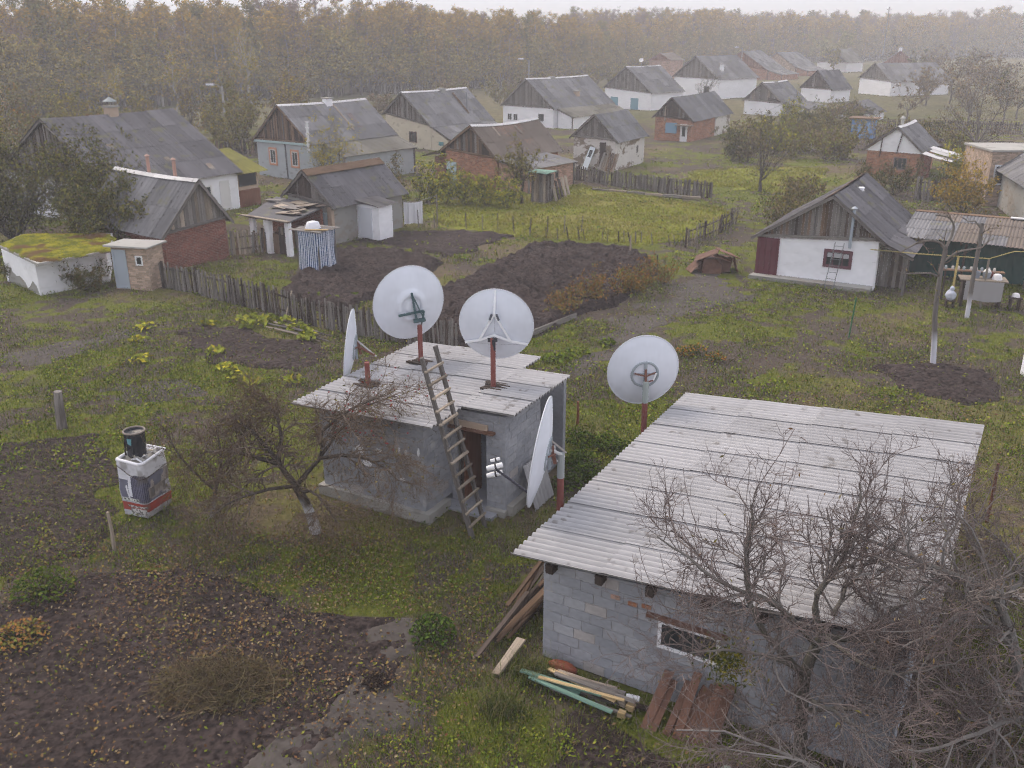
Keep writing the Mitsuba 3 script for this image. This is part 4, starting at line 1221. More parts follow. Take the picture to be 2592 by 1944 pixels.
for i, (dz, dy) in enumerate(((.07, 0), (-.1, .02), (.17, .1))):
    k = uniq('receiver', t5)
    q = a1 + np.array([-.02, dy, dz])
    w = (.74, .74, .76)
    s_ = 1 if i < 2 else .6
    MB().tube([q + [-.17 * s_, .0, -.045 * s_], q + [-.06 * s_, 0, -.015], q + [.0, 0, 0], q + [.14 * s_, 0, .04 * s_]], [.045 * s_, .055 * s_, .05 * s_, .052 * s_], 10, col=w).put(k, 'gloss', True)
    part(k, 'clamp', MB().tube([q + [-.01, 0, -.005], q + [.02, 0, .003]], .06 * s_, 10, col=(.04, .04, .045)), 'painted')


# ------------------------------------------------------------------ props near the hut and the garage
def banner_stack():
    fr = Fr(-8.34, 18.76, 70)
    t = thing('wrapped_stack', 'stack wrapped in a printed tyre banner with rubble on top, below the bare apple tree', 'stack')
    n, m = 44, 12
    path = []
    w, d, r = .66, .8, .1
    pts = [(-w, 0)] + [(-r + r * math.sin(a), r - r * math.cos(a)) for a in np.linspace(0, math.pi / 2, 8)] + [(0, d), (-w, d), (-w, 0)]
    pts = np.array(pts); L = np.r_[0, np.cumsum(np.linalg.norm(np.diff(pts, axis=0), axis=1))]
    s = np.linspace(0, L[-1], n)
    px, py = np.interp(s, L, pts[:, 0]), np.interp(s, L, pts[:, 1])
    z = np.linspace(.02, 1.42, m)
    Z, S = np.meshgrid(z, s, indexing='ij')
    X, Y = np.broadcast_to(px, Z.shape).copy(), np.broadcast_to(py, Z.shape).copy()
    cx, cy = -w / 2, d / 2
    bul = 1 + .05 * (meshkit.fbm(np.stack([X * 4, Y * 4, Z * 3], -1), 3) - .5) * 2 + .05 * np.sin(Z * 2.2)
    X, Y = cx + (X - cx) * bul, cy + (Y - cy) * bul
    i, j = np.meshgrid(np.arange(m - 1), np.arange(n - 1), indexing='ij'); a = (i * n + j).ravel()
    f = np.concatenate([np.stack([a, a + 1, a + n + 1], 1), np.stack([a, a + n + 1, a + n], 1)])
    uv = np.stack([S.ravel() / .66, (Z.ravel() - .02) / 1.4], 1)
    part(t, 'banner_wrap', MB(fr).add(np.stack([X, Y, Z], -1).reshape(-1, 3), f, uv), 'banner_print', True)
    part(t, 'stack_core', MB(fr).box((cx, cy, .68), (w - .06, d - .06, 1.36), tone=6), 'plaster')
    part(t, 'folded_rim', MB(fr).tube([(-w, 0, 1.42), (-.05, -.01, 1.38), (.02, .06, 1.39), (0.02, d, 1.44), (-w, d, 1.45), (-w, 0, 1.42)], .035, 7, 0), 'plaster')
    for q in range(26):
        c = (RNG.uniform(-w + .08, -.06), RNG.uniform(.08, d - .06), 1.41 + RNG.uniform(0, .05))
        R_ = trimesh.transformations.random_rotation_matrix(RNG.random(3))[:3, :3]
        part(t, 'rubble', MB(fr).box(c, (RNG.uniform(.08, .22), RNG.uniform(.06, .14), .035), R_ * .35 + np.eye(3) * .65, tone=tone(int(RNG.choice([0, 6, 0, 2]))), jit=.02), 'plaster')
    part(t, 'cord', MB(fr).tube([(-w - .01, -.03, 1.28), (-w / 2, -.05, 1.1), (-.05, -.04, 1.0), (.05, .1, 1.02), (.05, d, 1.1)], .008, 5, col=(.06, .04, .04)), 'painted')
    k = thing('black_drum', 'black drum with a dusty rim standing on the banner wrapped stack', 'drum')
    c = (-.36, .34)
    MB(fr).lathe([(.002, 1.44), (.2, 1.44), (.205, 1.47), (.215, 1.7), (.21, 1.72), (.22, 1.75), (.235, 2.02), (.225, 2.03), (.2, 1.98), (.002, 1.96)], (*c, 0), EZ, 22, (.018, .02, .028)).put(k, 'gloss', True)
    part(k, 'dusty_rim', MB(fr).ring((*c, 2.03), EZ, .232, .022, 22, 6, (.2, .17, .15)), 'painted')
    part(k, 'sticker', MB(fr).bar((-.33, .112, 1.78), (-.31, .104, 1.92), .1, .008, col=(.12, .3, .35), up=(0, -1, 0), jit=.012), 'painted')
    k = thing('burnt_stick', 'dark bent stick standing beside the black drum', 'stick')
    MB(fr).tube([(-.62, .25, 1.42), (-.64, .3, 1.7), (-.6, .33, 1.95), (-.68, .3, 2.05)], [.02, .018, .014, .01], 6, col=(.03, .026, .024)).put(k, 'bark')


banner_stack()




# timber along the garage's left wall
fg = Fr(.013, 13.831, 60.26)
for i in range(38):
    yellow = i < 9
    y0 = RNG.uniform(1.5, 3.2) if yellow else RNG.uniform(.3, 3.0)
    L = RNG.uniform(.9, 1.8)
    z = (.66 - .05 * i if yellow else RNG.uniform(.04, .45))
    an = RNG.uniform(-.25, .15) + (0 if yellow else RNG.uniform(-.5, .4))
    x = RNG.uniform(-.15, .3)
    a = np.array([x - .5, y0 - L / 2, max(z - .35, .04)]); b = a + np.array([math.sin(an) * L * .5 + .35, math.cos(an) * L, .45 + RNG.uniform(-.2, .25)])
    b[0] = min(b[0], .4); a[0] = min(a[0], .36)
    pal = int(RNG.choice([4, 7, 1, 1])) if yellow else int(RNG.choice([1, 2, 2, 0, 2]))
    lab = ('yellowish plank on the timber heap by the garage corner', 'yellow planks on the heap') if yellow else ('weathered plank in the timber heap by the garage corner', 'weathered planks in the heap')
    k = thing('plank', lab[0], 'plank', lab[1])
    MB(fg).bar(a, b, RNG.uniform(.05, .12), RNG.uniform(.02, .05), tone(pal), jit=.008).put(k, 'wood')
k = thing('grey_board', 'pale grey board lying aslant in the grass before the timber heap', 'board')
MB().bar((-.28, 13.25, .03), (.17, 14.0, .22), .16, .03, tone(7), jit=.02).put(k, 'wood')
# boards on the ground along the garage's front wall
for i in range(15):
    a = np.array([RNG.uniform(.45, 1.1), RNG.uniform(-.65, -.12), .04 + .022 * i * .6]); L = RNG.uniform(1.0, 1.9)
    b = a + np.array([L, RNG.uniform(-.22, .2), RNG.uniform(-.03, .04)])
    b[1] = min(b[1], -.03)
    pal = [0, 0, 2, 7, 5, 0, 2, 5, 7, 0, 5, 4, 5, 4, 0][i]
    cl = {0: 'grey', 2: 'dark brown', 7: 'pale dry', 5: 'green painted', 4: 'fresh cream'}[pal]
    k = thing('batten', f'{cl} batten lying on the ground along the garage front wall', 'batten', f'{cl} battens by the garage wall')
    MB(fg).bar(a, b, RNG.uniform(.05, .11), .03, tone(pal), jit=.006).put(k, 'wood')
for i, (x, y) in enumerate(((2.25, -.28), (2.42, -.33), (2.36, -.55))):
    k = thing('cut_block', 'small cut end of squared timber by the end of the battens', 'block', 'timber offcuts by the battens')
    MB(fg).box((x, y, .08), (.13, .1, .1), tone=tone(4 if i else 7), jit=.01).put(k, 'wood')
k = thing('white_can', 'white cylinder lying among the battens', 'can')
MB(fg).tube([(2.28, -.18, .14), (2.5, -.14, .14)], .05, 12, col=(.66, .67, .7)).put(k, 'gloss')
k = thing('red_sack', 'crumpled red sack at the foot of the garage front wall', 'sack')
sp = trimesh.creation.icosphere(3, 1.0); v = np.array(sp.vertices)
v = v * [.28, .12, .1] * (1 + .35 * (meshkit.fbm(v * 2.4, 3) - .5))[:, None]
MB(fg).add(v + [1.0, .02, .1], sp.faces, col=(.2, .055, .03)).put(k, 'painted', True)
# rusty panels before the garage wall under the tree
for i in range(8):
    x = 2.75 + .15 * i
    k = thing('rusty_strip', 'rusty brown metal strip leaning on the garage wall under the bare tree', 'metal strip', 'rusty strips under the tree')
    MB(fg).bar((x + RNG.uniform(-.1, .1), -.6, -.02), (x + .1 + RNG.uniform(-.05, .1), .16, .72 + RNG.uniform(-.2, .1)), .14, .02, 8 * (i + 3), up=(0, -1, .6), jit=.02).put(k, 'rust')
k = thing('green_sheet', 'pale green sheet lying at the bottom edge of the picture under the tree', 'sheet')
MB().bar((2.95, 10.55, .2), (3.3, 10.8, .24), .3, .02, col=(.22, .3, .27), jit=.01).put(k, 'painted')


# rusty sheets over a heap in the garden
def heap():
    fr = Fr(8.86, 42.3, 84)
    t = thing('rusty_heap_cover', 'peaked cover of rusty sheets over a heap beside the white cottage', 'shelter')
    for i, (a, b, w) in enumerate((((.72, -.1, 1.02), (-.35, .1, .55), 1.3), ((.68, -.1, 1.04), (1.5, .1, .72), 1.3), ((.4, -.35, .86), (1.15, -.3, .62), .9), ((-.62, -.2, .02), (-.2, -.1, .5), .8), ((1.42, .3, .7), (1.62, .25, .0), 1.2), ((0.0, -.5, .0), (.08, -.42, .62), .1))):
        part(t, 'rusty_sheet', MB(fr).bar(a, b, w, .02, tone(0), up=(0, 0, 1) if i < 4 else (1, 0, .2), jit=.02), 'rust')
    part(t, 'front_sheet', MB(fr).bar((.4, -.55, .0), (.42, -.42, .66), .85, .02, tone(0), up=(0, -1, .3), jit=.02), 'rust')
    part(t, 'heap', MB(fr).box((.6, .3, .3), (1.5, .9, .6), tone=0, jit=.12), 'rust')


heap()


# striped shower shelter
def striped():
    fr = Fr(-9.1, 42.6, 62)
    t = thing('striped_shelter', 'garden shelter wrapped in blue and white striped cloth, topped with boards', 'shelter')
    n, m = 90, 14
    a = np.linspace(0, 2 * np.pi, n); c, s_ = np.cos(a), np.sin(a)
    rr = .74 / (np.abs(c) ** 4 + np.abs(s_) ** 4) ** .25
    z = np.linspace(.08, 1.9, m)
    Z, A = np.meshgrid(z, a, indexing='ij')
    sq = 1 + .05 * np.sin(A * 3 + Z * 2.5) * (1 - Z / 2.2) + .035 * np.sin(A * 7 + Z) - .05 * np.sin(Z * 1.6) + .02 * np.sin(A * 23)
    X, Y = rr * c * sq, rr * s_ * sq
    i, j = np.meshgrid(np.arange(m - 1), np.arange(n - 1), indexing='ij'); k = (i * n + j).ravel()
    f = np.concatenate([np.stack([k, k + 1, k + n + 1], 1), np.stack([k, k + n + 1, k + n], 1)])
    uv = np.stack([np.broadcast_to(np.linspace(0, 1, n) * 2.2 % 10, Z.shape).ravel() * .72, Z.ravel()], 1)
    part(t, 'cloth', MB(fr).add(np.stack([X, Y, Z], -1).reshape(-1, 3), f, uv), 'striped_cloth', True)
    for x in (-.6, .6):
        for y in (-.6, .6): part(t, 'post', MB(fr).bar((x, y, 0), (x, y, 1.9), .07, .07, tone(0)), 'wood')
    for i in range(7): part(t, 'top_board', MB(fr).bar((-.85 + RNG.uniform(-.1, .1), -.7 + .22 * i, 1.93), (.85 + RNG.uniform(-.1, .1), -.7 + .22 * i + RNG.uniform(-.05, .05), 1.93), .2, .03, tone(0), jit=.012), 'wood')
    k = thing('pale_board', 'pale board lying on top of the striped shelter', 'board')
    MB(fr).bar((.0, -.75, 2.0), (.95, -.25, 2.0), .14, .03, tone(4), jit=.01).put(k, 'wood')
    k = thing('white_basin', 'white basin turned over on top of the striped shelter', 'basin')
    MB(fr).lathe([(.36, 1.96), (.33, 2.06), (.27, 2.24), (.1, 2.28), (.002, 2.28)], (-.05, -.1, 0), EZ, 18, (.7, .71, .76)).put(k, 'gloss', True)
    k = thing('hanging_sheet', 'white sheet hung out to dry at the back corner of the slate roofed barn', 'sheet')
    n = 30; u = np.linspace(0, 1, n); zz = np.linspace(.12, 1.42, 8)
    U, Zs = np.meshgrid(u, zz, indexing='xy')
    p = np.stack([-6.15 + U * 1.05, 52.6 + U * .3 + .05 * np.sin(U * 16) * (1.4 - Zs) + .02 * np.sin(U * 40), Zs + .05 * np.sin(U * 3.1) - (Zs > 1.35) * .12 * np.sin(U * np.pi)], -1)
    i, j = np.meshgrid(np.arange(7), np.arange(n - 1), indexing='ij'); a = (i * n + j).ravel()
    f = np.concatenate([np.stack([a, a + 1, a + n + 1], 1), np.stack([a, a + n + 1, a + n], 1)])
    N = 8 * n; q = p.reshape(-1, 3)
    MB().add(np.vstack([q, q + [.0, .012, 0]]), np.vstack([f, f[:, ::-1] + N]), col=(.66, .66, .7)).put(k, 'painted', True)
    k = thing('clothes_line', 'thin line strung from the barn corner carrying the white sheet', 'line')
    m = MB().tube([(-7.3, 52.3, 1.62), (-6.15, 52.6, 1.47), (-5.6, 52.75, 1.36), (-5.1, 52.9, 1.47), (-4.3, 53.1, 1.7)], .012, 4, col=(.3, .3, .3)).tube([(-4.3, 53.1, 0), (-4.3, 53.1, 1.75)], .04, 6, col=(.16, .14, .12))
    m.put(k, 'painted')


striped()


# ------------------------------------------------------------------ fences
def picket_fence(name, label, pts, h, step=.11, w=.075, pals=(0, 0, 2), separate=True, gone=.04, lean=.04, rails=True):
    t = thing(name, label, 'fence')
    pts = np.asarray(pts, float)
    L = np.r_[0, np.cumsum(np.linalg.norm(np.diff(pts, axis=0), axis=1))]
    pos = lambda s: np.array([np.interp(s, L, pts[:, 0]), np.interp(s, L, pts[:, 1])])
    joined = MB()
    if rails:
        for z in (.28, .78):
            m = MB()
            for a in np.arange(0, L[-1] - .01, 2.2):
                p, q = pos(a), pos(min(a + 2.2, L[-1]))
                m.bar((*p, z * h + gz(*p)), (*q, z * h + gz(*q)), .05, .06, tone(2), jit=.01)
            part(t, 'rail', m, 'wood')
        for a in np.arange(0, L[-1], 2.2):
            p = pos(a); part(t, 'post', MB().bar((*p, -.2), (p[0] + RNG.uniform(-.04, .04), p[1], h * 1.05), .1, .1, tone(2), jit=.015), 'wood')
    for s in np.arange(0, L[-1], step):
        if RNG.random() < gone: continue
        p = pos(s); d = pos(min(s + .05, L[-1])) - pos(max(s - .05, 0)); d /= np.linalg.norm(d) + 1e-9
        nrm = np.array([d[1], -d[0]])
        p = p + nrm * .05 * (1 if nrm[1] < 0 else -1)
        hh = h * RNG.uniform(.86, 1.08); g = gz(*p)
        tl = RNG.normal(0, lean, 2)
        m = MB() if separate else joined
        m.bar((*p, g + .02), (*(p + tl * hh), g + hh), w * RNG.uniform(.7, 1.2), .022, tone(int(RNG.choice(pals))), up=(nrm[0], nrm[1], .01), jit=.006)
        if separate: part(t, 'picket', m, 'wood')
    if not separate: part(t, 'pickets', joined, 'wood', kind='stuff')
    return t


picket_fence('picket_fence', 'weathered grey picket fence running from the moss roofed hut to the dishes', [(-15.16, 39.2), (-13.53, 38.21), (-10.83, 36.23), (-9.01, 34.87), (-7.73, 33.71), (-6.46, 32.96), (-4.44, 31.75), (-1.88, 30.62)], 1.13, step=.096, w=.08, lean=.03, gone=.02, pals=(0, 0, 0, 2))
picket_fence('garden_fence', 'yellowish brown plank fence with gaps before the ramshackle shed', [(-14.4, 45.0), (-13.2, 45.9), (-12.0, 46.6), (-10.9, 47.2)], 1.15, step=.14, w=.11, pals=(1, 7, 0))
picket_fence('stick_fence', 'leaning stick fence along the right edge of the bright lawn', [(8.94, 47.2), (10.6, 49.4), (11.9, 51.4), (13.11, 53.98)], 1.0, step=.16, w=.05, pals=(0, 2, 7), lean=.1)
picket_fence('stick_fence', 'low broken stick fence along the near edge of the bright lawn', [(1.0, 49.6), (3.6, 48.9), (6.5, 48.1), (8.94, 47.2)], .7, step=.3, w=.045, pals=(0, 2), lean=.14, gone=.2, rails=False)
picket_fence('dark_fence', 'dark fence between the bright lawn and the peeling white shed', [(4.6, 70.5), (7.1, 67.5), (9.9, 64.8), (13.4, 62.0)], 1.1, step=.15, w=.13, pals=(2, 0, 0), separate=False)
picket_fence('far_fence', 'far dark picket fence among the vegetable beds at right', [(42.3, 107.9), (50, 105), (60, 101)], 1.2, step=.22, w=.12, pals=(2, 0), separate=False)
picket_fence('far_fence', 'dark board fence behind the grey blue cottage at left', [(-31, 79), (-26, 83), (-22, 88)], 1.4, step=.2, w=.17, pals=(1, 2), separate=False)
picket_fence('yard_fence', 'grey board fence beside the orange brick cottage', [(26.6, 61.5), (28.6, 61.0), (30.8, 62.6)], 1.5, step=.16, w=.14, pals=(0, 2), separate=False)
picket_fence('post_row', 'row of thin dark posts standing in the bright lawn', [(-5.3, 52.5), (-1.7, 51.5), (1.1, 50.4), (4.5, 51)], 1.0, step=.95, w=.05, pals=(2, 0), rails=False, gone=.1)
k = thing('edging_board', 'grey board edging the ploughed plot right of the hut', 'board')
MB().bar((.3, 31.8, .12), (2.5, 34.6, .14), .05, .2, tone(0), jit=.02).put(k, 'wood')
k = thing('stake', 'tilted pale stake propping the picket fence', 'stake')
MB().bar((-8.75, 34.2, .02), (-8.55, 34.85, 1.05), .04, .04, tone(7)).put(k, 'wood')
for i in range(8):
    k = thing('pole', 'long dry pole lying in the grass in front of the picket fence', 'pole', 'poles lying before the picket fence')
    a = np.array([-8.9 + RNG.uniform(-.4, .4), 33.0 + .12 * i]); b = a + np.array([2.0 + RNG.uniform(-.4, .5), -1.45 + RNG.uniform(-.2, .2)])
    MB().tube([(*a, .12 + .01 * i), (*((a + b) / 2), .13 + .02 * (i % 3)), (*b, .1)], [.035, .03, .022], 6, tone(7 if i % 2 else 0)).put(k, 'wood')
# single posts
for (x, y, h, lab, pal) in ((-12.69, 23.97, 1.12, 'thick weathered stump post in the left grass', 0), (-8.58, 17.38, .95, 'thin pale post left of the banner wrapped stack', 7), (1.85, 24.14, .75, 'rusty rod in the weeds between the two dishes', 6),
                            (10.81, 18.59, 1.5, 'reddish brown post right of the garage roof', 6), (5.83, 45.11, 1.05, 'grey post at the far end of the ploughed soil', 7), (6.6, 41.3, 1.0, 'short post beside the orange brown shrub row', 0)):
    k = thing('post', lab, 'post')
    w = .24 if x < -12 else .07
    MB().tube([(x, y, -.1), (x + .02, y, h * .5), (x + (.06 if w > .1 else .0), y, h)], [w * .62, w * .55, w * .45], 7, tone(pal)).put(k, 'wood')
# timber and scrap about the lawn
for i in range(6):
    k = thing('log', 'squared log lying along the far edge of the bright lawn', 'log', 'logs along the lawn edge')
    a = np.array([5.6 + i * 1.15, 65.2 - i * .62]); b = a + [1.1, -.6]
    MB().bar((*a, .12), (*b, .12), .2, .16, tone(7 if i % 2 else 0), jit=.02).put(k, 'wood')
for i in range(5):
    k = thing('propped_board', 'dark board propped aslant at the lean-to of the brick barn', 'board', 'boards propped by the brick barn')
    MB().bar((2.9 + .25 * i, 60.4 + .7 * i, 0), (2.6 + .25 * i, 61.0 + .7 * i, 1.25), .4, .05, tone(int(RNG.choice([2, 0, 7]))), up=(1, -.4, .3), jit=.02).put(k, 'wood')
# wooden privy by the brick barn
fr = Fr(1.25, 60.4, 62)
t = thing('wooden_privy', 'grey plank privy in front of the brick barn lean-to', 'outhouse')
boards(t, fr, Polygon([(0, 0), (1.05, 0), (1.05, 1.9), (0, 1.9)]), (0, 0, 0), EX, EZ, NEG, .17, (0, 0, 7), True)
boards(t, fr, Polygon([(0, 0), (1.1, 0), (1.1, 1.8), (0, 1.8)]), (1.05, 0, 0), EY, EZ, EX, .17, (0, 0, 2), True)
part(t, 'body', MB(fr).box((.52, .56, .9), (1.0, 1.06, 1.8), tone=2), 'wood')
part(t, 'roof', MB(fr).box((.5, .5, 1.98), (1.5, 1.5, .05), tone=5), 'wood')
# white yard post with a mounted dish at the right edge
t = thing('concrete_post', 'tall white concrete post at the right edge of the yard', 'post')
MB().box((16.68, 28.21, 1.5), (.16, .4, 3.1), tone=0, jit=.02).put(t, 'plaster')
t = thing('satellite_dish', 'grey dish cut by the right edge of the picture above the yard canopy', 'satellite dish')
cc, ff = np.array([17.9, 29.3, 4.55]), np.array([.45, -.8, .35])
part(t, 'reflector', MB().lathe([(max(.6 * q, .002), -.14 * (1 - q * q)) for q in np.linspace(0, 1, 9)] + [(max(.6 * q, .002), -.14 * (1 - q * q) + .006) for q in np.linspace(1, 0, 9)], cc, ff, 32), 'dish_skin', True)
part(t, 'mast', MB().tube([(17.95, 29.5, 0), (17.95, 29.5, 4.5)], .04, 8, 1), 'rust')
# yellow gas pipe
t = thing('gas_pipe', 'thin yellow gas pipe crossing the yard on posts beside the white cottage', 'pipe')
m = MB().tube([(15.21, 39.0, 1.76), (16.75, 37.6, 1.88), (17.96, 36.6, 2.0), (18.89, 36.0, 2.05), (19.45, 35.3, 2.5), (20.6, 34.6, 2.6)], .02, 7, col=(.4, .34, .13))
m.put(t, 'painted')
for p, c, h in (((17.98, 36.65), (.45, .36, .14), 2.0), ((18.9, 36.02), (.2, .18, .15), 2.05)):
    part(t, 'post', MB().tube([(*p, 0), (*p, h)], .045, 7, col=c), 'painted')
# metal ladder on the white cottage's wall
fr = Fr(13.65, 39.56, 60.3)
t = thing('iron_ladder', 'thin dark iron ladder leaning on the white cottage wall over its window', 'ladder')
m = MB(fr)
for x in (.15, .53): m.tube([(x, -.45, 0), (x + .14, .1, 1.95)], .018, 6, col=(.16, .17, .18))
m.put(t, 'painted')
for i in range(7):
    f = .08 + .14 * i
    part(t, 'rung', MB(fr).tube([(.15 + .14 * f, -.45 + .55 * f, 1.95 * f), (.53 + .14 * f, -.45 + .55 * f, 1.95 * f)], .013, 5, col=(.16, .17, .18)), 'painted')
# yard table with bowls
fr = Fr(18.2, 36.2, 74)
t = thing('yard_table', 'table covered with a grey cloth under the pruned tree in the right yard', 'table')
part(t, 'top', MB(fr).box((.7, .35, 1.14), (1.75, .75, .05), tone=7, jit=.01), 'wood')
for x in (.0, 1.4): part(t, 'leg', MB(fr).box((x, .35, .56), (.1, .5, 1.12), tone=2), 'wood')
tc = thing('grey_cloth', 'grey cloth hanging down the front of the yard table', 'cloth')
n = 26; u = np.linspace(.02, 1.42, n); zz = np.linspace(.32, 1.12, 6)
U, Z = np.meshgrid(u, zz, indexing='xy'); P = np.stack([U, -.06 + .02 * np.sin(U * 14) * (1.2 - Z), Z + .03 * np.sin(U * 5) * (Z < .4)], -1).reshape(-1, 3)
i, j = np.meshgrid(np.arange(5), np.arange(n - 1), indexing='ij'); a = (i * n + j).ravel()
f = np.concatenate([np.stack([a, a + 1, a + n + 1], 1), np.stack([a, a + n + 1, a + n], 1)])
MB(fr).add(np.vstack([P, P + [0, .012, 0]]), np.vstack([f, f[:, ::-1] + 6 * n]), col=(.33, .32, .33)).put(tc, 'painted', True)
bowl = lambda c, r, h, col: MB(fr).lathe([(r, 0), (r * .95, .02), (r * .78, h * .8), (r * .4, h), (.002, h)], c, EZ, 16, col)
k = thing('white_bowl', 'large white bowl turned over on the yard table', 'bowl'); bowl((1.2, .3, 1.17), .2, .22, (.72, .7, .72)).put(k, 'gloss', True)
k = thing('grey_bucket', 'grey bucket standing on the yard table left of the pruned trunk', 'bucket'); MB(fr).lathe([(.002, 0), (.13, 0), (.17, .26), (.16, .26), (.12, .03), (.002, .03)], (.42, .35, 1.17), EZ, 14, (.24, .27, .32)).put(k, 'gloss')
k = thing('grey_bucket', 'grey bucket with white rag on the yard table right of the pruned trunk', 'bucket'); MB(fr).lathe([(.002, 0), (.13, 0), (.17, .26), (.16, .26), (.12, .03), (.002, .03)], (.82, .4, 1.17), EZ, 14, (.26, .28, .32)).put(k, 'gloss')
part(k, 'rag', MB(fr).lathe([(.15, .24), (.12, .34), (.05, .38), (.002, .38)], (.82, .4, 1.17), EZ, 9, (.68, .66, .66)), 'painted')
k = thing('clay_jug', 'round reddish jug on the yard table behind the white bowl', 'jug'); MB(fr).lathe([(.002, 0), (.08, .01), (.11, .1), (.07, .2), (.05, .24), (.002, .24)], (1.02, .55, 1.17), EZ, 12, (.15, .05, .04)).put(k, 'gloss', True)
k = thing('white_bowl', 'white bowl on a dark stool right of the yard table', 'bowl'); bowl((1.95, .1, .56), .16, .15, (.72, .7, .7)).put(k, 'gloss', True)
k = thing('dark_stool', 'dark stool under the single white bowl', 'stool'); m = MB(fr).box((1.95, .1, .53), (.45, .4, .05), tone=2)
m.put(k, 'wood')
for x, y in ((-.16, -.14), (.16, -.14), (-.16, .14), (.16, .14)): part(k, 'leg', MB(fr).box((1.95 + x, .1 + y, .25), (.05, .05, .52), tone=2), 'wood')
for i in range(9):
    k = thing('jar', 'small pale jar on the shelf before the green tarpaulin', 'jar', 'jars before the tarpaulin')
    MB(fr).lathe([(.002, 0), (.05, 0), (.055, .1), (.035, .14), (.002, .14)], (-.6 + .23 * i + RNG.uniform(-.04, .04), 1.1, 1.3), EZ, 9, (.5, .47, .46) if i % 3 else (.3, .35, .38)).put(k, 'gloss')
k = thing('jar_shelf', 'grey shelf plank in front of the green tarpaulin', 'shelf'); MB(fr).box((.4, 1.1, 1.27), (2.4, .3, .05), tone=1).put(k, 'wood')
for x in (-.6, 1.4): part(k, 'leg', MB(fr).box((x, 1.1, .62), (.07, .07, 1.25), tone=2), 'wood')
k = thing('white_sack', 'tied white sack standing left of the yellow gas post', 'sack')
m = MB(fr)
for c_, r_ in (((-.45, -.05, .48), (.2, .17, .22)), ((-.43, -.05, .76), (.09, .08, .1))):
    v = np.array(sp.vertices); v = v * r_ * (1 + .5 * (meshkit.fbm(v * 2.1 + 7, 3) - .5))[:, None]
    m.add(v + c_, sp.faces, col=(.5, .53, .62))
m.put(k, 'painted', True)
k = thing('low_stand', 'low wooden stand under the tied white sack', 'stand'); MB(fr).box((-.45, -.05, .27), (.4, .35, .04), tone=2).put(k, 'wood')
for x in (-.14, .14): part(k, 'leg', MB(fr).box((-.45 + x, -.05, .13), (.05, .3, .27), tone=2), 'wood')
k = thing('green_stake', 'thin green stake in the weeds of the right yard', 'stake'); MB().tube([(12.3, 32.2, 0), (12.4, 32.25, 1.5)], .025, 6, col=(.03, .12, .05)).put(k, 'painted')
# log heap, blue booth and street lamps
for i in range(14):
    k = thing('firewood_log', 'cut log in the brush heap behind the corrugated canopy', 'log', 'logs in the brush heap')
    c = np.array([25.6 + RNG.uniform(-1.6, 1.6), 51.6 + RNG.uniform(-.9, .9), .15 + RNG.uniform(0, .45)]); d = np.array([RNG.normal(), RNG.normal(), RNG.normal() * .3]); d /= np.linalg.norm(d)
    MB().tube([c - d * .6, c, c + d * .6], [.1, .095, .09], 8, tone(2 if i % 3 else 7)).put(k, 'wood')
fr = Fr(36.6, 99.5, 60)
t = thing('blue_booth', 'small bright blue booth with a brown roof among the bushes', 'booth')
part(t, 'wall', MB(fr).box((0, 0, .9), (2.2, 1.6, 2.0), col=(.16, .3, .55)), 'painted')
part(t, 'door', MB(fr).box((.1, -.82, .85), (1.3, .06, 1.5), col=(.24, .4, .62)), 'painted')
part(t, 'roof', MB(fr).box((0, 0, 2.0), (2.9, 2.3, .12), tone=1), 'wood')


def street_lamp(x, y, h, a, label):
    t = thing('street_lamp', label, 'street lamp')
    part(t, 'pole', MB().tube([(x, y, -.3), (x, y, h)], [.13, .09], 8, 6), 'plaster')
    d = np.array([math.cos(a), math.sin(a), 0])
    part(t, 'arm', MB().tube([(x, y, h - .2), tuple(np.array([x, y, h + .15]) + d * .5), tuple(np.array([x, y, h + .2]) + d * 1.0)], .035, 6, col=(.2, .2, .2)), 'painted')
    q = np.array([x, y, h + .18]) + d * 1.25
    part(t, 'lamp_head', MB().bar(q - d * .4, q + d * .4, .32, .16, col=(.62, .62, .63), jit=.02), 'painted')


street_lamp(-26.9, 90.0, 5.6, 2.8, 'street lamp with pale head over the dark bushes behind the long farmhouse')
street_lamp(2.6, 150.0, 6.2, 2.9, 'street lamp with pale head before the forest above the long white cottage')
street_lamp(48.0, 205.0, 7.0, 2.9, 'street lamp with pale head before the forest above the red brick house')
t = thing('utility_pole', 'lone utility pole standing above the far trees at right', 'pole')
part(t, 'pole', MB().tube([(132.2, 350, 0), (132.2, 350, 18)], [.22, .15], 8, 0), 'wood')
part(t, 'cross_arm', MB().box((132.2, 350, 17.2), (1.9, .15, .15), tone=0), 'wood')
# ------------------------------------------------------------------ plants
def tubes(P, R, sides=3):
    """N polylines of K points as thin tubes: vertices, faces"""
    N, K, _ = P.shape
    t = np.gradient(P, axis=1); t /= np.linalg.norm(t, axis=2, keepdims=True) + 1e-12
    ref = np.where(np.abs(t[..., 2:]) < .9, [0, 0, 1.0], [1.0, 0, 0])
    a = np.cross(t, ref); a /= np.linalg.norm(a, axis=2, keepdims=True) + 1e-12
    b = np.cross(t, a); ang = np.arange(sides) * 2 * np.pi / sides
    v = P[:, :, None] + R[:, :, None, None] * (np.cos(ang)[:, None] * a[:, :, None] + np.sin(ang)[:, None] * b[:, :, None])
    n, i, j = np.meshgrid(np.arange(N), np.arange(K - 1), np.arange(sides), indexing='ij')
    base = n * K * sides
    A, B = base + i * sides + j, base + i * sides + (j + 1) % sides
    f = np.concatenate([np.stack([A, B, B + sides], -1).reshape(-1, 3), np.stack([A, B + sides, A + sides], -1).reshape(-1, 3)])
    return v.reshape(-1, 3), f


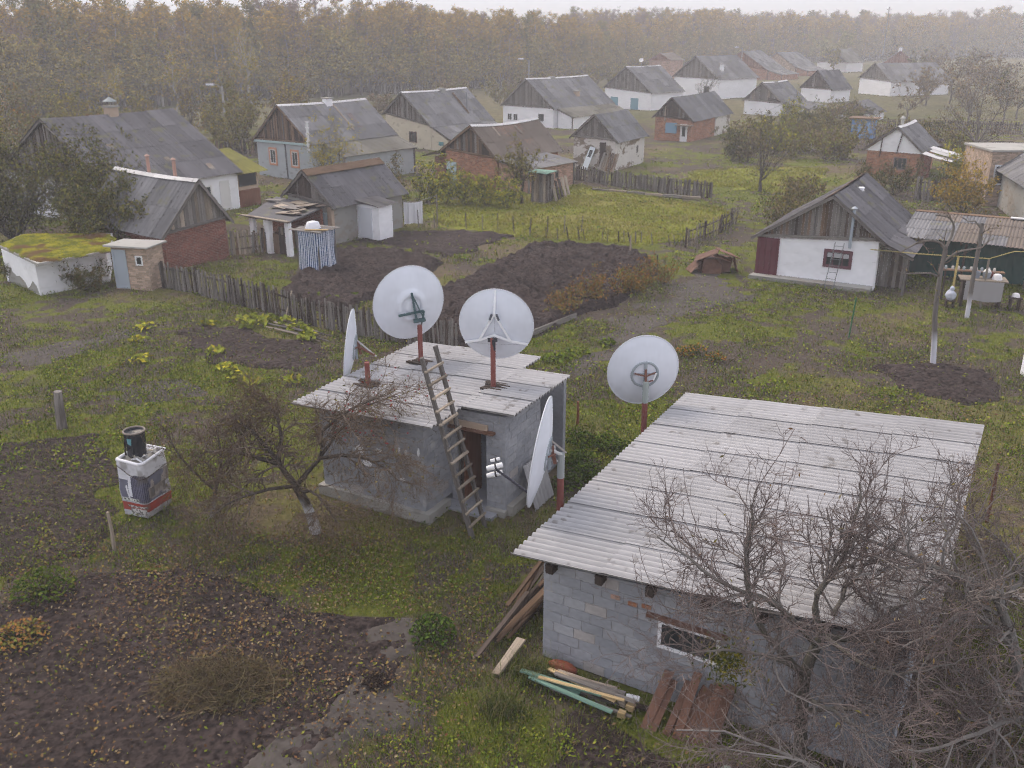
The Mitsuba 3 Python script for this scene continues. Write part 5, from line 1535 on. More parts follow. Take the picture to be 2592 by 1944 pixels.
def at_param(P, t):
    N, K, _ = P.shape
    x = t * (K - 1); i = np.minimum(x.astype(int), K - 2); w = (x - i)[:, None]
    n = np.arange(N)
    return P[n, i] * (1 - w) + P[n, i + 1] * w, P[n, i + 1] - P[n, i]


def offshoots(rng, P, R, n, L, ang, up=.15, wander=.18, K=4, rs=.55, tmin=.2, rmin=.003):
    """n side shoots on every polyline; L = (min, max) length in parent lengths or metres if negative"""
    N = len(P); P2, R2 = np.repeat(P, n, 0), np.repeat(R, n, 0)
    t = rng.uniform(tmin, 1, N * n)
    o, d = at_param(P2, t)
    d /= np.linalg.norm(d, axis=1, keepdims=True) + 1e-9
    q = rng.normal(size=d.shape); q -= (q * d).sum(1, keepdims=True) * d; q /= np.linalg.norm(q, axis=1, keepdims=True) + 1e-9
    an = rng.uniform(*ang, N * n)[:, None]
    d = d * np.cos(an) + q * np.sin(an) + np.array([0, 0, up])
    d /= np.linalg.norm(d, axis=1, keepdims=True)
    pl = np.linalg.norm(np.diff(P2, axis=1), axis=2).sum(1)
    ln = rng.uniform(*L, N * n) * pl if L[0] > 0 else rng.uniform(-L[0], -L[1], N * n)
    out = [o]
    for k in range(K - 1):
        d = d + rng.normal(0, wander, d.shape) + np.array([0, 0, up * .3])
        d /= np.linalg.norm(d, axis=1, keepdims=True)
        out.append(out[-1] + d * (ln / (K - 1))[:, None])
    r0 = np.maximum(R2[np.arange(N * n), np.minimum((t * (R.shape[1] - 1)).astype(int), R.shape[1] - 1)] * rs, rmin)
    return np.stack(out, 1), r0[:, None] * np.linspace(1, .5, K)[None]


def leafquads(rng, C, size, cols, flat=.0, aspect=.7):
    """folded leaf cards at the points C"""
    M = len(C)
    n = rng.normal(size=(M, 3)); n[:, 2] = np.abs(n[:, 2]) + flat; n /= np.linalg.norm(n, axis=1, keepdims=True)
    q = rng.normal(size=(M, 3)); a = q - (q * n).sum(1, keepdims=True) * n; a /= np.linalg.norm(a, axis=1, keepdims=True)
    b = np.cross(n, a)
    s = (np.broadcast_to(size, (M,)) * rng.uniform(.6, 1.3, M))[:, None]
    v = np.stack([C - a * s, C + b * s * aspect * .5 + n * s * .22, C + a * s, C - b * s * aspect * .5 + n * s * .16], 1).reshape(-1, 3)
    k = np.arange(M)[:, None] * 4
    f = np.concatenate([k + [0, 1, 2], k + [0, 2, 3]])
    cols = np.asarray(cols, float)
    c = cols[rng.integers(0, len(cols), M)] * rng.uniform(.7, 1.3, (M, 1))
    return v, f, np.repeat(c, 4, 0)


def wood_colour(rng, v, thick, thin, R, K, sides, knee=.02):
    w = np.clip(np.repeat(R.reshape(-1), sides) / knee, 0, 1)[:, None]
    g = .7 + .6 * meshkit.fbm(v * 9, 3)[:, None]
    return (np.array(thin) * (1 - w) + np.array(thick) * w) * g


class Plant:
    def __init__(s): s.d = {}

    def wood(s, name, rng, P, R, sides, thick, thin, knee=.02):
        v, f = tubes(P, R, sides)
        s.d.setdefault(name, []).append((v, f, wood_colour(rng, v, thick, thin, R, P.shape[1], sides, knee), 'bark'))

    def leaves(s, name, vfc): s.d.setdefault(name, []).append((*vfc, 'foliage'))

    def mesh(s, name):
        v, f, c, n = [], [], [], 0
        for a, b, q, m in s.d[name]:
            v.append(a); f.append(b + n); c.append(q); n += len(a)
        return np.vstack(v), np.vstack(f), np.vstack(c), m

    def put(s, key):
        for name in s.d:
            v, f, c, m = s.mesh(name)
            k = uniq(name, key)
            scene[k] = mikit.ply(trimesh.Trimesh(v, f, process=False), m, False, color=c)


def limbs(lists, radii):
    K = max(len(q) for q in lists)
    P, R = [], []
    for q, (r0, r1) in zip(lists, radii):
        q = np.asarray(q, float); t = np.linspace(0, 1, len(q)); tt = np.linspace(0, 1, K)
        P.append(np.stack([np.interp(tt, t, q[:, i]) for i in range(3)], 1)); R.append(np.linspace(r0, r1, K))
    return np.array(P), np.array(R)


def resample(P, R, K):
    t, tt = np.linspace(0, 1, P.shape[1]), np.linspace(0, 1, K)
    return np.stack([np.stack([np.interp(tt, t, p[:, i]) for i in range(3)], 1) for p in P]), np.stack([np.interp(tt, t, r) for r in R])


# the bare fruit tree in the right foreground
def foreground_tree():
    rng = np.random.default_rng(11)
    A = [[(4.34, 10.95, -.25), (4.25, 10.95, 1.16), (4.21, 11.0, 1.8), (4.36, 11.1, 2.18), (4.45, 11.1, 2.41)],
         [(4.21, 11.0, 1.8), (3.76, 10.9, 2.33), (3.29, 10.9, 2.91), (3.25, 11.0, 3.62), (3.28, 11.1, 4.07), (3.25, 11.2, 4.46)],
         [(4.45, 11.1, 2.41), (4.31, 11.2, 2.7), (4.37, 11.3, 3.01), (4.55, 11.4, 3.16), (4.72, 11.5, 3.47), (4.84, 11.6, 3.73), (4.93, 11.7, 4.12), (4.99, 11.8, 4.43)],
         [(4.45, 11.1, 2.41), (4.67, 11.4, 2.55), (4.85, 11.6, 2.75), (5.12, 11.8, 3.05), (5.51, 11.9, 3.35), (5.99, 12.0, 3.7)],
         [(4.45, 11.1, 2.41), (4.77, 11.0, 2.38), (5.08, 11.0, 2.43), (5.28, 11.1, 2.71), (5.69, 11.3, 2.96), (6.14, 11.4, 3.16), (6.53, 11.5, 3.4)],
         [(4.35, 11.1, 2.26), (3.9, 10.8, 2.87), (3.44, 10.6, 3.37), (2.93, 10.5, 3.54), (2.64, 10.5, 3.78), (2.28, 10.6, 4.02), (1.92, 10.7, 4.25)],
         [(4.21, 11.0, 1.8), (3.73, 10.4, 2.5), (3.21, 10.1, 2.85), (2.67, 9.95, 3.0), (2.3, 9.9, 3.02)],
         [(4.25, 11.0, 1.45), (4.09, 10.2, 2.0), (4.22, 9.7, 2.2), (4.54, 9.3, 2.2), (4.87, 9.1, 1.9)],
         [(4.45, 11.1, 2.41), (4.67, 10.4, 2.5), (4.99, 10.0, 2.6), (5.36, 9.8, 2.8), (5.84, 9.8, 3.0)],
         [(4.27, 10.95, 1.0), (3.7, 10.4, 1.5), (3.1, 10.0, 1.6), (2.6, 9.7, 1.45)],
         [(4.27, 10.95, 1.2), (4.8, 10.4, 1.7), (5.5, 10.0, 1.8), (6.2, 9.8, 1.75)],
         [(4.3, 10.95, .7), (4.0, 10.2, 1.2), (3.6, 9.6, 1.3), (3.2, 9.3, 1.1)]]
    P, R = limbs(A, [(.1, .07), (.055, .016), (.058, .014), (.042, .011), (.05, .012), (.046, .01), (.042, .008), (.036, .008), (.038, .008), (.034, .008), (.036, .008), (.03, .007)])
    P, R = resample(P, R, 12)
    P[1:] += rng.normal(0, .03, P[1:].shape) * np.linspace(0, 1, 12)[None, :, None]
    t = thing('fruit_tree', 'leafless gnarled fruit tree with dense twigs in front of the garage roof', 'tree')
    pl = Plant()
    pl.wood('trunk', rng, P[:1], R[:1], 9, (.1, .095, .08), (.1, .095, .08))
    pl.wood('branch', rng, P[1:], R[1:], 7, (.12, .113, .095), (.19, .175, .165), .05)
    P1, R1 = offshoots(rng, P[1:], R[1:], 17, (-.5, -1.45), (.5, 1.4), up=.06, wander=.2, K=8, rs=.5, tmin=.15, rmin=.0075)
    P2, R2 = offshoots(rng, P1, R1, 10, (-.18, -.7), (.4, 1.3), up=.1, wander=.27, K=5, rs=.6, rmin=.0043)
    P3, R3 = offshoots(rng, P2, R2, 6, (-.05, -.26), (.4, 1.3), up=.08, wander=.22, K=3, rs=.7, rmin=.0033)
    # upright water shoots
    Q, S = offshoots(rng, P1[::3], R1[::3], 1, (-.5, -1.3), (.1, .5), up=1.1, wander=.07, K=6, rs=.6, tmin=.4, rmin=.005)
    Q2, S2 = offshoots(rng, Q, S, 7, (-.03, -.12), (.5, 1.2), up=.2, wander=.1, K=3, rs=.7, rmin=.0034)
    for a, b, sd in ((P1, R1, 4), (P2, R2, 3), (P3, R3, 3), (Q, S, 3), (Q2, S2, 3)):
        pl.wood('twigs', rng, a, b, sd, (.2, .18, .17), (.15, .108, .102), .012)
    C, _ = at_param(P3, np.ones(len(P3)))
    pl.leaves('leaves', leafquads(rng, C[rng.random(len(C)) < .01], .035, [(.2, .17, .05), (.25, .15, .06), (.14, .08, .04)]))
    pl.put(t)
    # the greenish clump on the low limb
    t = thing('mistletoe', 'yellow green mossy clump on a low limb of the bare fruit tree', 'mistletoe')
    c0 = np.array([2.98, 10.5, 2.42]); C = c0 + rng.normal(0, 1, (900, 3)) * [.17, .17, .16]
    v, f, c = leafquads(rng, C, .035, [(.13, .12, .012), (.2, .17, .02), (.06, .075, .012), (.05, .06, .015)])
    scene[t] = mikit.ply(trimesh.Trimesh(v, f, process=False), 'foliage', False, color=c)
    # neighbour tree whose grey limbs enter from the right
    B = [[(7.5, 9.7, -.2), (7.34, 10.0, 1.03), (6.98, 10.3, 2.02), (6.84, 10.5, 2.63), (6.57, 10.6, 3.31), (6.29, 10.8, 3.49), (5.9, 11.0, 3.52), (5.57, 11.2, 3.66), (5.12, 11.4, 3.76), (4.6, 11.5, 3.95)],
         [(6.84, 10.5, 2.63), (6.17, 10.4, 3.3), (5.76, 10.2, 3.37), (5.42, 10.0, 3.19), (5.0, 9.9, 3.1)],
         [(6.57, 10.6, 3.31), (7.07, 11.0, 3.41), (7.35, 11.3, 3.75), (7.6, 11.6, 4.2)],
         [(6.5, 10.6, 3.38), (6.63, 11.2, 3.51), (6.55, 11.8, 3.75), (6.49, 12.2, 4.0)],
         [(7.1, 10.2, 1.7), (6.4, 9.7, 2.1), (5.8, 9.3, 2.2), (5.2, 9.1, 2.15), (4.6, 9.0, 2.3)],
         [(7.2, 10.1, 1.5), (6.6, 9.3, 1.7), (6.1, 8.9, 1.6), (5.5, 8.8, 1.3)],
         [(6.98, 10.3, 2.02), (6.5, 10.2, 2.2), (6.0, 10.4, 2.4), (5.6, 10.5, 2.35)],
         [(7.34, 10.0, 1.03), (7.8, 10.6, 1.9), (7.9, 11.4, 2.6), (7.8, 12.0, 3.1)]]
    P, R = limbs(B, [(.1, .014), (.05, .01), (.045, .01), (.04, .01), (.045, .008), (.04, .008), (.035, .008), (.05, .012)])
    P, R = resample(P, R, 12)
    P += rng.normal(0, .025, P.shape) * np.linspace(0, 1, 12)[None, :, None]
    t = thing('fruit_tree', 'second leafless fruit tree reaching in from the right edge with pale grey limbs', 'tree')
    pl = Plant()
    pl.wood('trunk', rng, P[:1], R[:1], 7, (.16, .15, .14), (.2, .185, .175), .05)
    pl.wood('branch', rng, P[1:], R[1:], 6, (.16, .15, .14), (.21, .19, .18), .05)
    P1, R1 = offshoots(rng, P, R, 18, (-.5, -1.3), (.5, 1.3), up=.05, wander=.25, K=8, rs=.5, tmin=.12, rmin=.007)
    P2, R2 = offshoots(rng, P1, R1, 10, (-.18, -.7), (.4, 1.3), up=.06, wander=.27, K=5, rs=.6, rmin=.0042)
    P3, R3 = offshoots(rng, P2, R2, 6, (-.05, -.25), (.4, 1.3), up=.08, wander=.22, K=3, rs=.7, rmin=.0034)
    for a, b, sd in ((P1, R1, 4), (P2, R2, 3), (P3, R3, 3)):
        pl.wood('twigs', rng, a, b, sd, (.22, .205, .195), (.15, .11, .1), .012)
    C, _ = at_param(P3, np.ones(len(P3)))
    pl.leaves('leaves', leafquads(rng, C[rng.random(len(C)) < .03], .04, [(.2, .17, .05), (.26, .17, .07), (.14, .08, .04), (.3, .26, .16)]))
    pl.put(t)
    D = [[(5.0, 8.3, -.2), (4.95, 8.4, .5), (4.8, 8.7, 1.0)], [(4.8, 8.7, 1.0), (4.2, 9.1, 1.5), (3.6, 9.5, 1.75), (2.9, 9.8, 1.8), (2.2, 10.0, 1.7)], [(4.8, 8.7, 1.0), (4.6, 9.3, 1.6), (4.5, 9.8, 1.9), (4.3, 10.3, 2.2)],
         [(4.95, 8.5, .7), (5.6, 9.0, 1.3), (6.1, 9.5, 1.7), (6.7, 9.9, 1.8)], [(4.9, 8.6, .9), (5.2, 9.3, 1.5), (5.35, 9.9, 1.7), (5.7, 10.3, 1.7)], [(4.2, 9.1, 1.5), (3.8, 9.2, 1.9), (3.3, 9.2, 2.0), (2.6, 9.4, 1.9)]]
    P, R = limbs(D, [(.09, .06), (.035, .009), (.035, .009), (.038, .009), (.034, .008), (.022, .006)])
    P, R = resample(P, R, 10)
    P[1:] += rng.normal(0, .02, P[1:].shape) * np.linspace(0, 1, 10)[None, :, None]
    t = thing('fruit_tree', 'third bare tree rising from below the bottom edge with pale grey branches', 'tree')
    pl = Plant()
    pl.wood('trunk', rng, P[:1], R[:1], 7, (.2, .19, .18), (.24, .225, .215), .05)
    pl.wood('branch', rng, P[1:], R[1:], 6, (.24, .225, .21), (.27, .25, .24), .05)
    P1, R1 = offshoots(rng, P[1:], R[1:], 12, (-.4, -1.1), (.4, 1.1), up=.08, wander=.2, K=7, rs=.5, tmin=.2, rmin=.006)
    P2, R2 = offshoots(rng, P1, R1, 7, (-.12, -.45), (.4, 1.2), up=.08, wander=.22, K=4, rs=.6, rmin=.004)
    for a, b, sd in ((P1, R1, 4), (P2, R2, 3)):
        pl.wood('twigs', rng, a, b, sd, (.26, .24, .225), (.19, .15, .14), .012)
    pl.put(t)


foreground_tree()


def apple_tree():
    rng = np.random.default_rng(23)
    A = [[(-4.39, 18.21, -.15), (-4.42, 18.2, .2), (-4.5, 18.2, .57), (-4.73, 18.15, 1.17)],
         [(-4.73, 18.15, 1.17), (-5.1, 18.2, 1.7), (-5.46, 18.3, 2.32), (-6.08, 18.5, 2.67)],
         [(-4.73, 18.15, 1.17), (-4.14, 18.0, 1.91), (-3.99, 18.0, 2.56), (-3.33, 17.8, 3.18), (-2.6, 17.6, 3.6)],
         [(-5.1, 18.2, 1.7), (-5.94, 18.4, 1.83), (-6.73, 18.7, 1.92), (-7.14, 18.8, 1.41)],
         [(-5.1, 18.2, 1.7), (-4.98, 18.4, 2.39), (-5.19, 18.6, 2.85), (-5.52, 18.8, 3.09)],
         [(-4.73, 18.15, 1.17), (-5.38, 17.6, 1.34), (-5.89, 17.3, 1.28), (-6.4, 17.0, .95)],
         [(-4.14, 18.0, 1.91), (-3.36, 17.6, 2.21), (-2.74, 17.3, 2.14), (-2.36, 17.2, 1.76)],
         [(-4.6, 18.2, 1.0), (-4.2, 17.5, 1.4), (-3.9, 17.1, 1.3), (-3.6, 16.9, .9)],
         [(-4.14, 18.0, 1.91), (-3.6, 18.3, 2.6), (-3.0, 18.6, 3.0), (-2.5, 18.9, 3.0)]]
    P, R = limbs(A, [(.14, .09), (.07, .02), (.06, .014), (.055, .012), (.05, .012), (.045, .01), (.045, .01), (.04, .008), (.04, .01)])
    P, R = resample(P, R, 9)
    P[1:] += rng.normal(0, .03, P[1:].shape) * np.linspace(0, 1, 9)[None, :, None]
    t = thing('apple_tree', 'bare drooping apple tree with a whitewashed trunk in front of the hut', 'tree')
    pl = Plant()
    v, f = tubes(P[:1], R[:1], 10)
    w = np.clip((.72 - v[:, 2]) / .04 + .6 * (meshkit.noise(v * 14) - .5), 0, 1)[:, None]
    c = (np.array([.075, .062, .05]) * (1 - w) + np.array([.6, .6, .63]) * w) * (.65 + .55 * meshkit.fbm(v * [16, 16, 5], 3)[:, None])
    pl.d['trunk'] = [(v, f, c, 'bark')]
    pl.wood('branch', rng, P[1:], R[1:], 6, (.07, .058, .048), (.12, .1, .085), .05)
    P1, R1 = offshoots(rng, P[1:], R[1:], 20, (-.5, -1.35), (.4, 1.3), up=.02, wander=.25, K=7, rs=.5, tmin=.2, rmin=.007)
    P1[:, :, 2] -= np.linspace(0, 1, 7)[None] ** 2 * rng.uniform(0, .5, (len(P1), 1))
    P2, R2 = offshoots(rng, P1, R1, 11, (-.2, -.7), (.4, 1.2), up=-.12, wander=.25, K=5, rs=.6, rmin=.0045)
    P3, R3 = offshoots(rng, P2, R2, 6, (-.06, -.28), (.4, 1.3), up=-.05, wander=.22, K=3, rs=.7, rmin=.0032)
    for a, b, sd in ((P1, R1, 4), (P2, R2, 3), (P3, R3, 3)):
        pl.wood('twigs', rng, a, b, sd, (.15, .12, .1), (.135, .095, .065), .012)
    C, _ = at_param(P3, np.ones(len(P3)))
    pl.leaves('leaves', leafquads(rng, C[rng.random(len(C)) < .12], .036, [(.16, .12, .03), (.3, .24, .05), (.13, .075, .035), (.1, .1, .025)]))
    sel = C[(C[:, 2] > 2.4) & (C[:, 0] > -3.9)]
    sel = sel[rng.random(len(sel)) < .04]
    ico = trimesh.creation.icosphere(1, .016); vs = np.array(ico.vertices)
    V = (sel[:, None] + vs[None]).reshape(-1, 3); F = (np.array(ico.faces)[None] + np.arange(len(sel))[:, None, None] * len(vs)).reshape(-1, 3)
    if len(sel): pl.d['berries'] = [(V, F, np.tile([(.25, .02, .025)], (len(V), 1)), 'bark')]
    pl.put(t)
    A = [[(-6.98, 18.97, -.1), (-6.78, 18.9, .66), (-6.55, 18.9, 1.37), (-6.56, 18.9, 2.17)], [(-6.78, 18.9, .66), (-7.2, 18.6, 1.4), (-7.4, 18.4, 2.0), (-7.5, 18.5, 2.3)], [(-6.6, 18.9, 1.2), (-6.1, 18.7, 1.8), (-5.8, 18.5, 2.4), (-5.6, 18.4, 2.7)]]
    P, R = limbs(A, [(.06, .015), (.035, .01), (.035, .01)]); P, R = resample(P, R, 8)
    t = thing('young_fruit_tree', 'thin young fruit tree with a whitewashed foot left of the drooping apple tree', 'tree')
    pl = Plant()
    v, f = tubes(P, R, 6); w = np.clip((.55 - v[:, 2]) / .05, 0, 1)[:, None]
    pl.d['trunk'] = [(v, f, (np.array([.1, .085, .07]) * (1 - w) + np.array([.42, .42, .42]) * w) * (.6 + .7 * meshkit.fbm(v * [16, 16, 5], 3)[:, None]), 'bark')]
    P1, R1 = offshoots(rng, P, R, 10, (-.4, -.9), (.4, 1.1), up=.15, wander=.25, K=6, rs=.5, tmin=.3, rmin=.005)
    P2, R2 = offshoots(rng, P1, R1, 8, (-.15, -.5), (.4, 1.2), up=.0, wander=.25, K=4, rs=.6, rmin=.0035)
    pl.wood('twigs', rng, P1, R1, 3, (.12, .1, .085), (.11, .08, .06)); pl.wood('twigs', rng, P2, R2, 3, (.12, .1, .085), (.11, .08, .06))
    C, _ = at_param(P2, np.ones(len(P2)))
    pl.leaves('leaves', leafquads(rng, C[rng.random(len(C)) < .3], .04, [(.16, .12, .03), (.28, .22, .05), (.1, .09, .025)]))
    pl.put(t)


apple_tree()


def pruned_tree(label, A, rad, white, seed, n=5):
    rng = np.random.default_rng(seed)
    P, R = limbs(A, rad); P, R = resample(P, R, 10)
    t = thing('pruned_tree', label, 'tree')
    pl = Plant()
    v, f = tubes(P[:1], R[:1], 9); w = np.clip((white - v[:, 2]) / .05 + .3 * (meshkit.noise(v * 12) - .5), 0, 1)[:, None]
    pl.d['trunk'] = [(v, f, (np.array([.17, .155, .145]) * (1 - w) + np.array([.62, .62, .68]) * w) * (.65 + .6 * meshkit.fbm(v * [14, 14, 5], 3)[:, None]), 'bark')]
    if len(P) > 1:
        pl.wood('branch', rng, P[1:], R[1:], 6, (.17, .155, .14), (.18, .16, .145), .05)
    P1, R1 = offshoots(rng, P, R, n, (-.3, -.9), (.4, 1.2), up=.2, wander=.25, K=5, rs=.35, tmin=.5, rmin=.008)
    P2, R2 = offshoots(rng, P1, R1, 4, (-.1, -.35), (.4, 1.2), up=.1, wander=.25, K=3, rs=.6, rmin=.005)
    pl.wood('twigs', rng, P1, R1, 3, (.13, .11, .09), (.12, .09, .075)); pl.wood('twigs', rng, P2, R2, 3, (.13, .11, .09), (.12, .09, .075))
    C, _ = at_param(P2, np.ones(len(P2)))
    pl.leaves('leaves', leafquads(rng, C[rng.random(len(C)) < .25], .06, [(.2, .17, .05), (.3, .22, .06), (.15, .12, .03)]))
    pl.put(t)


pruned_tree('pruned tree with a tall whitewashed foot beside the dark soil patch at right', [[(14.15, 29.3, -.1), (14.05, 29.3, .9), (13.91, 29.3, 1.82), (13.92, 29.4, 3.09), (13.96, 29.4, 3.99)],
            [(13.96, 29.4, 3.9), (13.6, 29.3, 4.25), (13.05, 29.2, 4.23), (12.5, 29.0, 4.0)], [(13.96, 29.4, 3.95), (14.2, 29.5, 4.5), (14.1, 29.5, 4.9), (13.5, 29.5, 5.0)], [(13.92, 29.4, 3.0), (13.4, 29.3, 3.2), (12.76, 29.2, 3.1), (12.3, 29.2, 3.3)], [(13.95, 29.4, 3.5), (14.6, 29.6, 3.9), (15.2, 29.7, 3.8), (15.5, 29.8, 4.1)]],
            [(.1, .065), (.05, .025), (.05, .02), (.035, .012), (.04, .018)], 1.05, 31, 6)
pruned_tree('bare pole like tree with a whitewashed foot in front of the yard table', [[(17.76, 34.7, -.1), (17.72, 34.7, 1.61), (17.73, 34.7, 2.94), (17.69, 34.7, 3.7)], [(17.7, 34.7, 3.5), (17.4, 34.7, 3.8), (17.2, 34.8, 3.75), (17.0, 34.8, 3.9)]], [(.09, .07), (.035, .012)], .85, 32, 2)


def shrub(name, label, cat, x, y, w, h, cols, n=700, leaf=.07, stems=9, group=None, twigs=1.0, bark=(.07, .058, .045), seed=None, drop=.0, trunk=0.0, low=.08, rw=.02):
    """a leafy bush or small tree: stems from the ground, side shoots, and leaves along them"""
    rng = np.random.default_rng(seed if seed is not None else int(abs(x * 977 + y * 131) * 10) % 100000)
    t = thing(name, label, cat, group)
    g = float(gz(x, y))
    a = rng.uniform(0, 6.28, stems); rr = np.sqrt(rng.uniform(0, 1, stems)) * w / 2
    K = 6
    tt = np.linspace(0, 1, K)
    hh = h * rng.uniform(.62, 1.0, stems) * (1 - .35 * (rr / (w / 2)) ** 2)
    base = trunk * h
    P = np.stack([x + np.cos(a)[:, None] * rr[:, None] * (tt ** .8 if not trunk else tt ** 1.1) + rng.normal(0, .02 * w, (stems, K)) * tt,
                  y + np.sin(a)[:, None] * rr[:, None] * (tt ** .8 if not trunk else tt ** 1.1) + rng.normal(0, .02 * w, (stems, K)) * tt,
                  g - .05 + base + (hh - base)[:, None] * tt], -1)
    R = rw * (h / 2.5) * rng.uniform(.7, 1.2, (stems, 1)) * np.linspace(1, .3, K)[None]
    pl = Plant()
    if trunk:
        Q = np.array([[(x + rng.normal(0, .02 * h) * q, y, g - .15 + (base + .2) * q) for q in np.linspace(0, 1, 4)]])
        pl.wood('trunk', rng, Q, np.full((1, 4), rw * h * 1.1) * np.linspace(1.1, .8, 4), 7, bark, bark)
        P[:, 0] = Q[0, -1]
    pl.wood('stems', rng, P, R, 4, bark, tuple(np.array(bark) * 1.25))
    P1, R1 = offshoots(rng, P, R, 6, (.18, .45), (.4, 1.1), up=.15 - drop, wander=.22, K=4, rs=.5, tmin=max(low, .15), rmin=.006 * h / 3)
    if twigs:
        P2, R2 = offshoots(rng, P1, R1, max(2, int(4 * twigs)), (.3, .7), (.4, 1.2), up=.1 - drop, wander=.22, K=3, rs=.6, rmin=.004 * h / 3)
        tc = tuple(np.array(bark) * 1.35)
        pl.wood('stems', rng, P1, R1, 3, bark, tc); pl.wood('stems', rng, P2, R2, 3, bark, tc)
    else:
        P2, R2 = P1, R1
    if n:
        S = np.concatenate([P1, P2], 0) if P1.shape[1] == P2.shape[1] else P2
        i = rng.integers(0, len(S), n); C, _ = at_param(S[i], rng.uniform(.15, 1, n))
        C = C + rng.normal(0, .05 * w ** .5, C.shape)
        C[:, 2] = np.maximum(C[:, 2], g + .04)
        pl.leaves('leaves', leafquads(rng, C, leaf, cols))
    pl.put(t)
    return t


OLIVE = [(0.169, 0.163, 0.036), (0.221, 0.195, 0.049), (0.13, 0.117, 0.036), (0.247, 0.189, 0.052), (0.182, 0.13, 0.052)]
DARKG = [(0.055, 0.068, 0.022), (0.077, 0.086, 0.026), (0.094, 0.077, 0.033), (0.121, 0.094, 0.033), (0.099, 0.11, 0.031)]
YELLOW = [(.38, .29, .035), (.44, .34, .045), (.26, .22, .04), (.3, .18, .04)]
YGREEN = [(0.27, 0.297, 0.041), (0.392, 0.378, 0.047), (0.176, 0.203, 0.034), (0.486, 0.405, 0.041)]
PALE = [(.32, .29, .08), (.38, .33, .1), (.24, .23, .07)]
ORANGE = [(0.288, 0.156, 0.054), (0.348, 0.18, 0.048), (0.192, 0.156, 0.042), (0.228, 0.108, 0.054), (0.18, 0.192, 0.042)]
BROWN = [(0.208, 0.15, 0.091), (0.26, 0.182, 0.104), (0.169, 0.124, 0.078), (0.234, 0.195, 0.091)]

# big dark bush at left and its neighbours
for (x, y, w, h, lab, s) in ((-22.2, 48.6, 5.6, 5.6, 'large dark olive bushy tree in front of the white farmhouse wall', 1), (-19.4, 44.6, 4.4, 4.0, 'dark rounded bush covering the left end of the barn roof', 2), (-26.5, 48.8, 4.6, 5.4, 'tall olive brown bush at the left edge beside the farmhouse wall', 3)):
    shrub('dark_bush', lab, 'bush', x, y, w, h, DARKG + OLIVE[:2], 9000, .1, 26, seed=s, rw=.022)
shrub('low_bush', 'dark bush with ochre leaves growing on the wall of the moss roofed hut', 'bush', -18.55, 38.9, 2.0, 1.35, DARKG + [(.12, .09, .015), (.14, .08, .02)], 1800, .07, 14, seed=4)
shrub('low_bush', 'dark bush at the left edge below the moss roofed hut', 'bush', -22.6, 40.6, 1.6, 1.3, DARKG, 700, .07, 10, seed=5)
shrub('willow_shrub', 'pale yellow sapling before the grey blue cottage', 'tree', -12.2, 64.5, 4.2, 4.6, PALE + YELLOW[:2], 1500, .1, 12, seed=6)
for i, (x, y, w, h) in enumerate(((-5.6, 60.4, 2.0, 2.4), (-4.2, 59.6, 2.0, 2.6), (-2.9, 59.2, 2.2, 2.4), (-1.5, 58.7, 2.0, 2.2), (-.3, 58.2, 1.8, 2.0))):
    shrub('yellow_green_shrub', 'yellow green shrub in the row before the brick barn', 'shrub', x, y, w, h, YGREEN + DARKG[:1], 1300, .11, 10, 'shrubs before the brick barn')
shrub('olive_tree', 'slender olive tree in front of the brick barn gable', 'tree', .6, 59.6, 2.6, 4.9, OLIVE + PALE[:1], 1300, .1, 12, trunk=.25)
shrub('dark_shrub', 'dark shrub with yellow leaves between the slate roofed barn and the brick barn', 'shrub', -7.8, 60.5, 2.2, 3.0, DARKG + YELLOW[:1] + BROWN, 900, .1, 10)
shrub('dark_shrub', 'dark grape like shrub at the back corner of the slate roofed barn', 'shrub', -6.0, 54.6, 1.6, 1.6, DARKG + YGREEN[:1], 500, .09, 8)
for i in range(9):
    f = i / 8
    shrub('orange_shrub', 'orange brown shrub in the row beside the ploughed soil', 'shrub', 1.9 + 4.8 * f + RNG.uniform(-.3, .3), 35.4 + 4.9 * f + RNG.uniform(-.4, .4), 1.5, 1.0 + .35 * RNG.random(), ORANGE, 520, .065, 10, 'orange brown shrubs beside the ploughed soil')
shrub('yellow_bush', 'golden yellow bush in front of the flat brick house', 'bush', 27.2, 56.0, 3.4, 3.3, [(.42, .29, .04), (.34, .21, .04), (.22, .19, .04), (.45, .3, .05)], 3200, .1, 14)
# the wide multi-stemmed tree on the small lawn
shrub('spreading_tree', 'wide spreading nearly bare tree with three dark stems on the far small lawn', 'tree', 17.15, 64.75, 5.6, 5.4, OLIVE + BROWN, 650, .075, 9, trunk=.12, bark=(.09, .078, .07), twigs=1.6, rw=.022)
shrub('bare_tree', 'bare tree with a thick pale trunk by the tin canopy at right', 'tree', 32.4, 66.2, 6.2, 7.6, BROWN, 500, .08, 11, trunk=.4, bark=(.2, .18, .165), twigs=1.6, rw=.022)
shrub('bare_tree', 'thin bare tree beside the white wall of the far cottage', 'tree', 27.4, 140, 5, 6.5, BROWN, 200, .12, 8, trunk=.2, bark=(.08, .07, .065), twigs=1.2)
for (x, y) in ((24.4, 63.0), (26.0, 63.5), (27.6, 65.4), (24.9, 66)):
    shrub('dark_hedge_shrub', 'dark shrub in the hedge before the orange brick cottage', 'shrub', x, y, 2.4, 2.0, DARKG + BROWN[:2], 800, .1, 10, 'hedge before the orange brick cottage')
for (x, y) in ((17.2, 57.0), (18.3, 59.5), (19.6, 61.5), (16.2, 54.5), (15.2, 52.6)):
    shrub('olive_shrub', 'olive brown shrub between the white cottage roof and the bright lawn', 'shrub', x, y, 2.6, 1.7 + .5 * RNG.random(), OLIVE + DARKG[:2] + BROWN, 800, .1, 10, 'shrubs behind the white cottage')
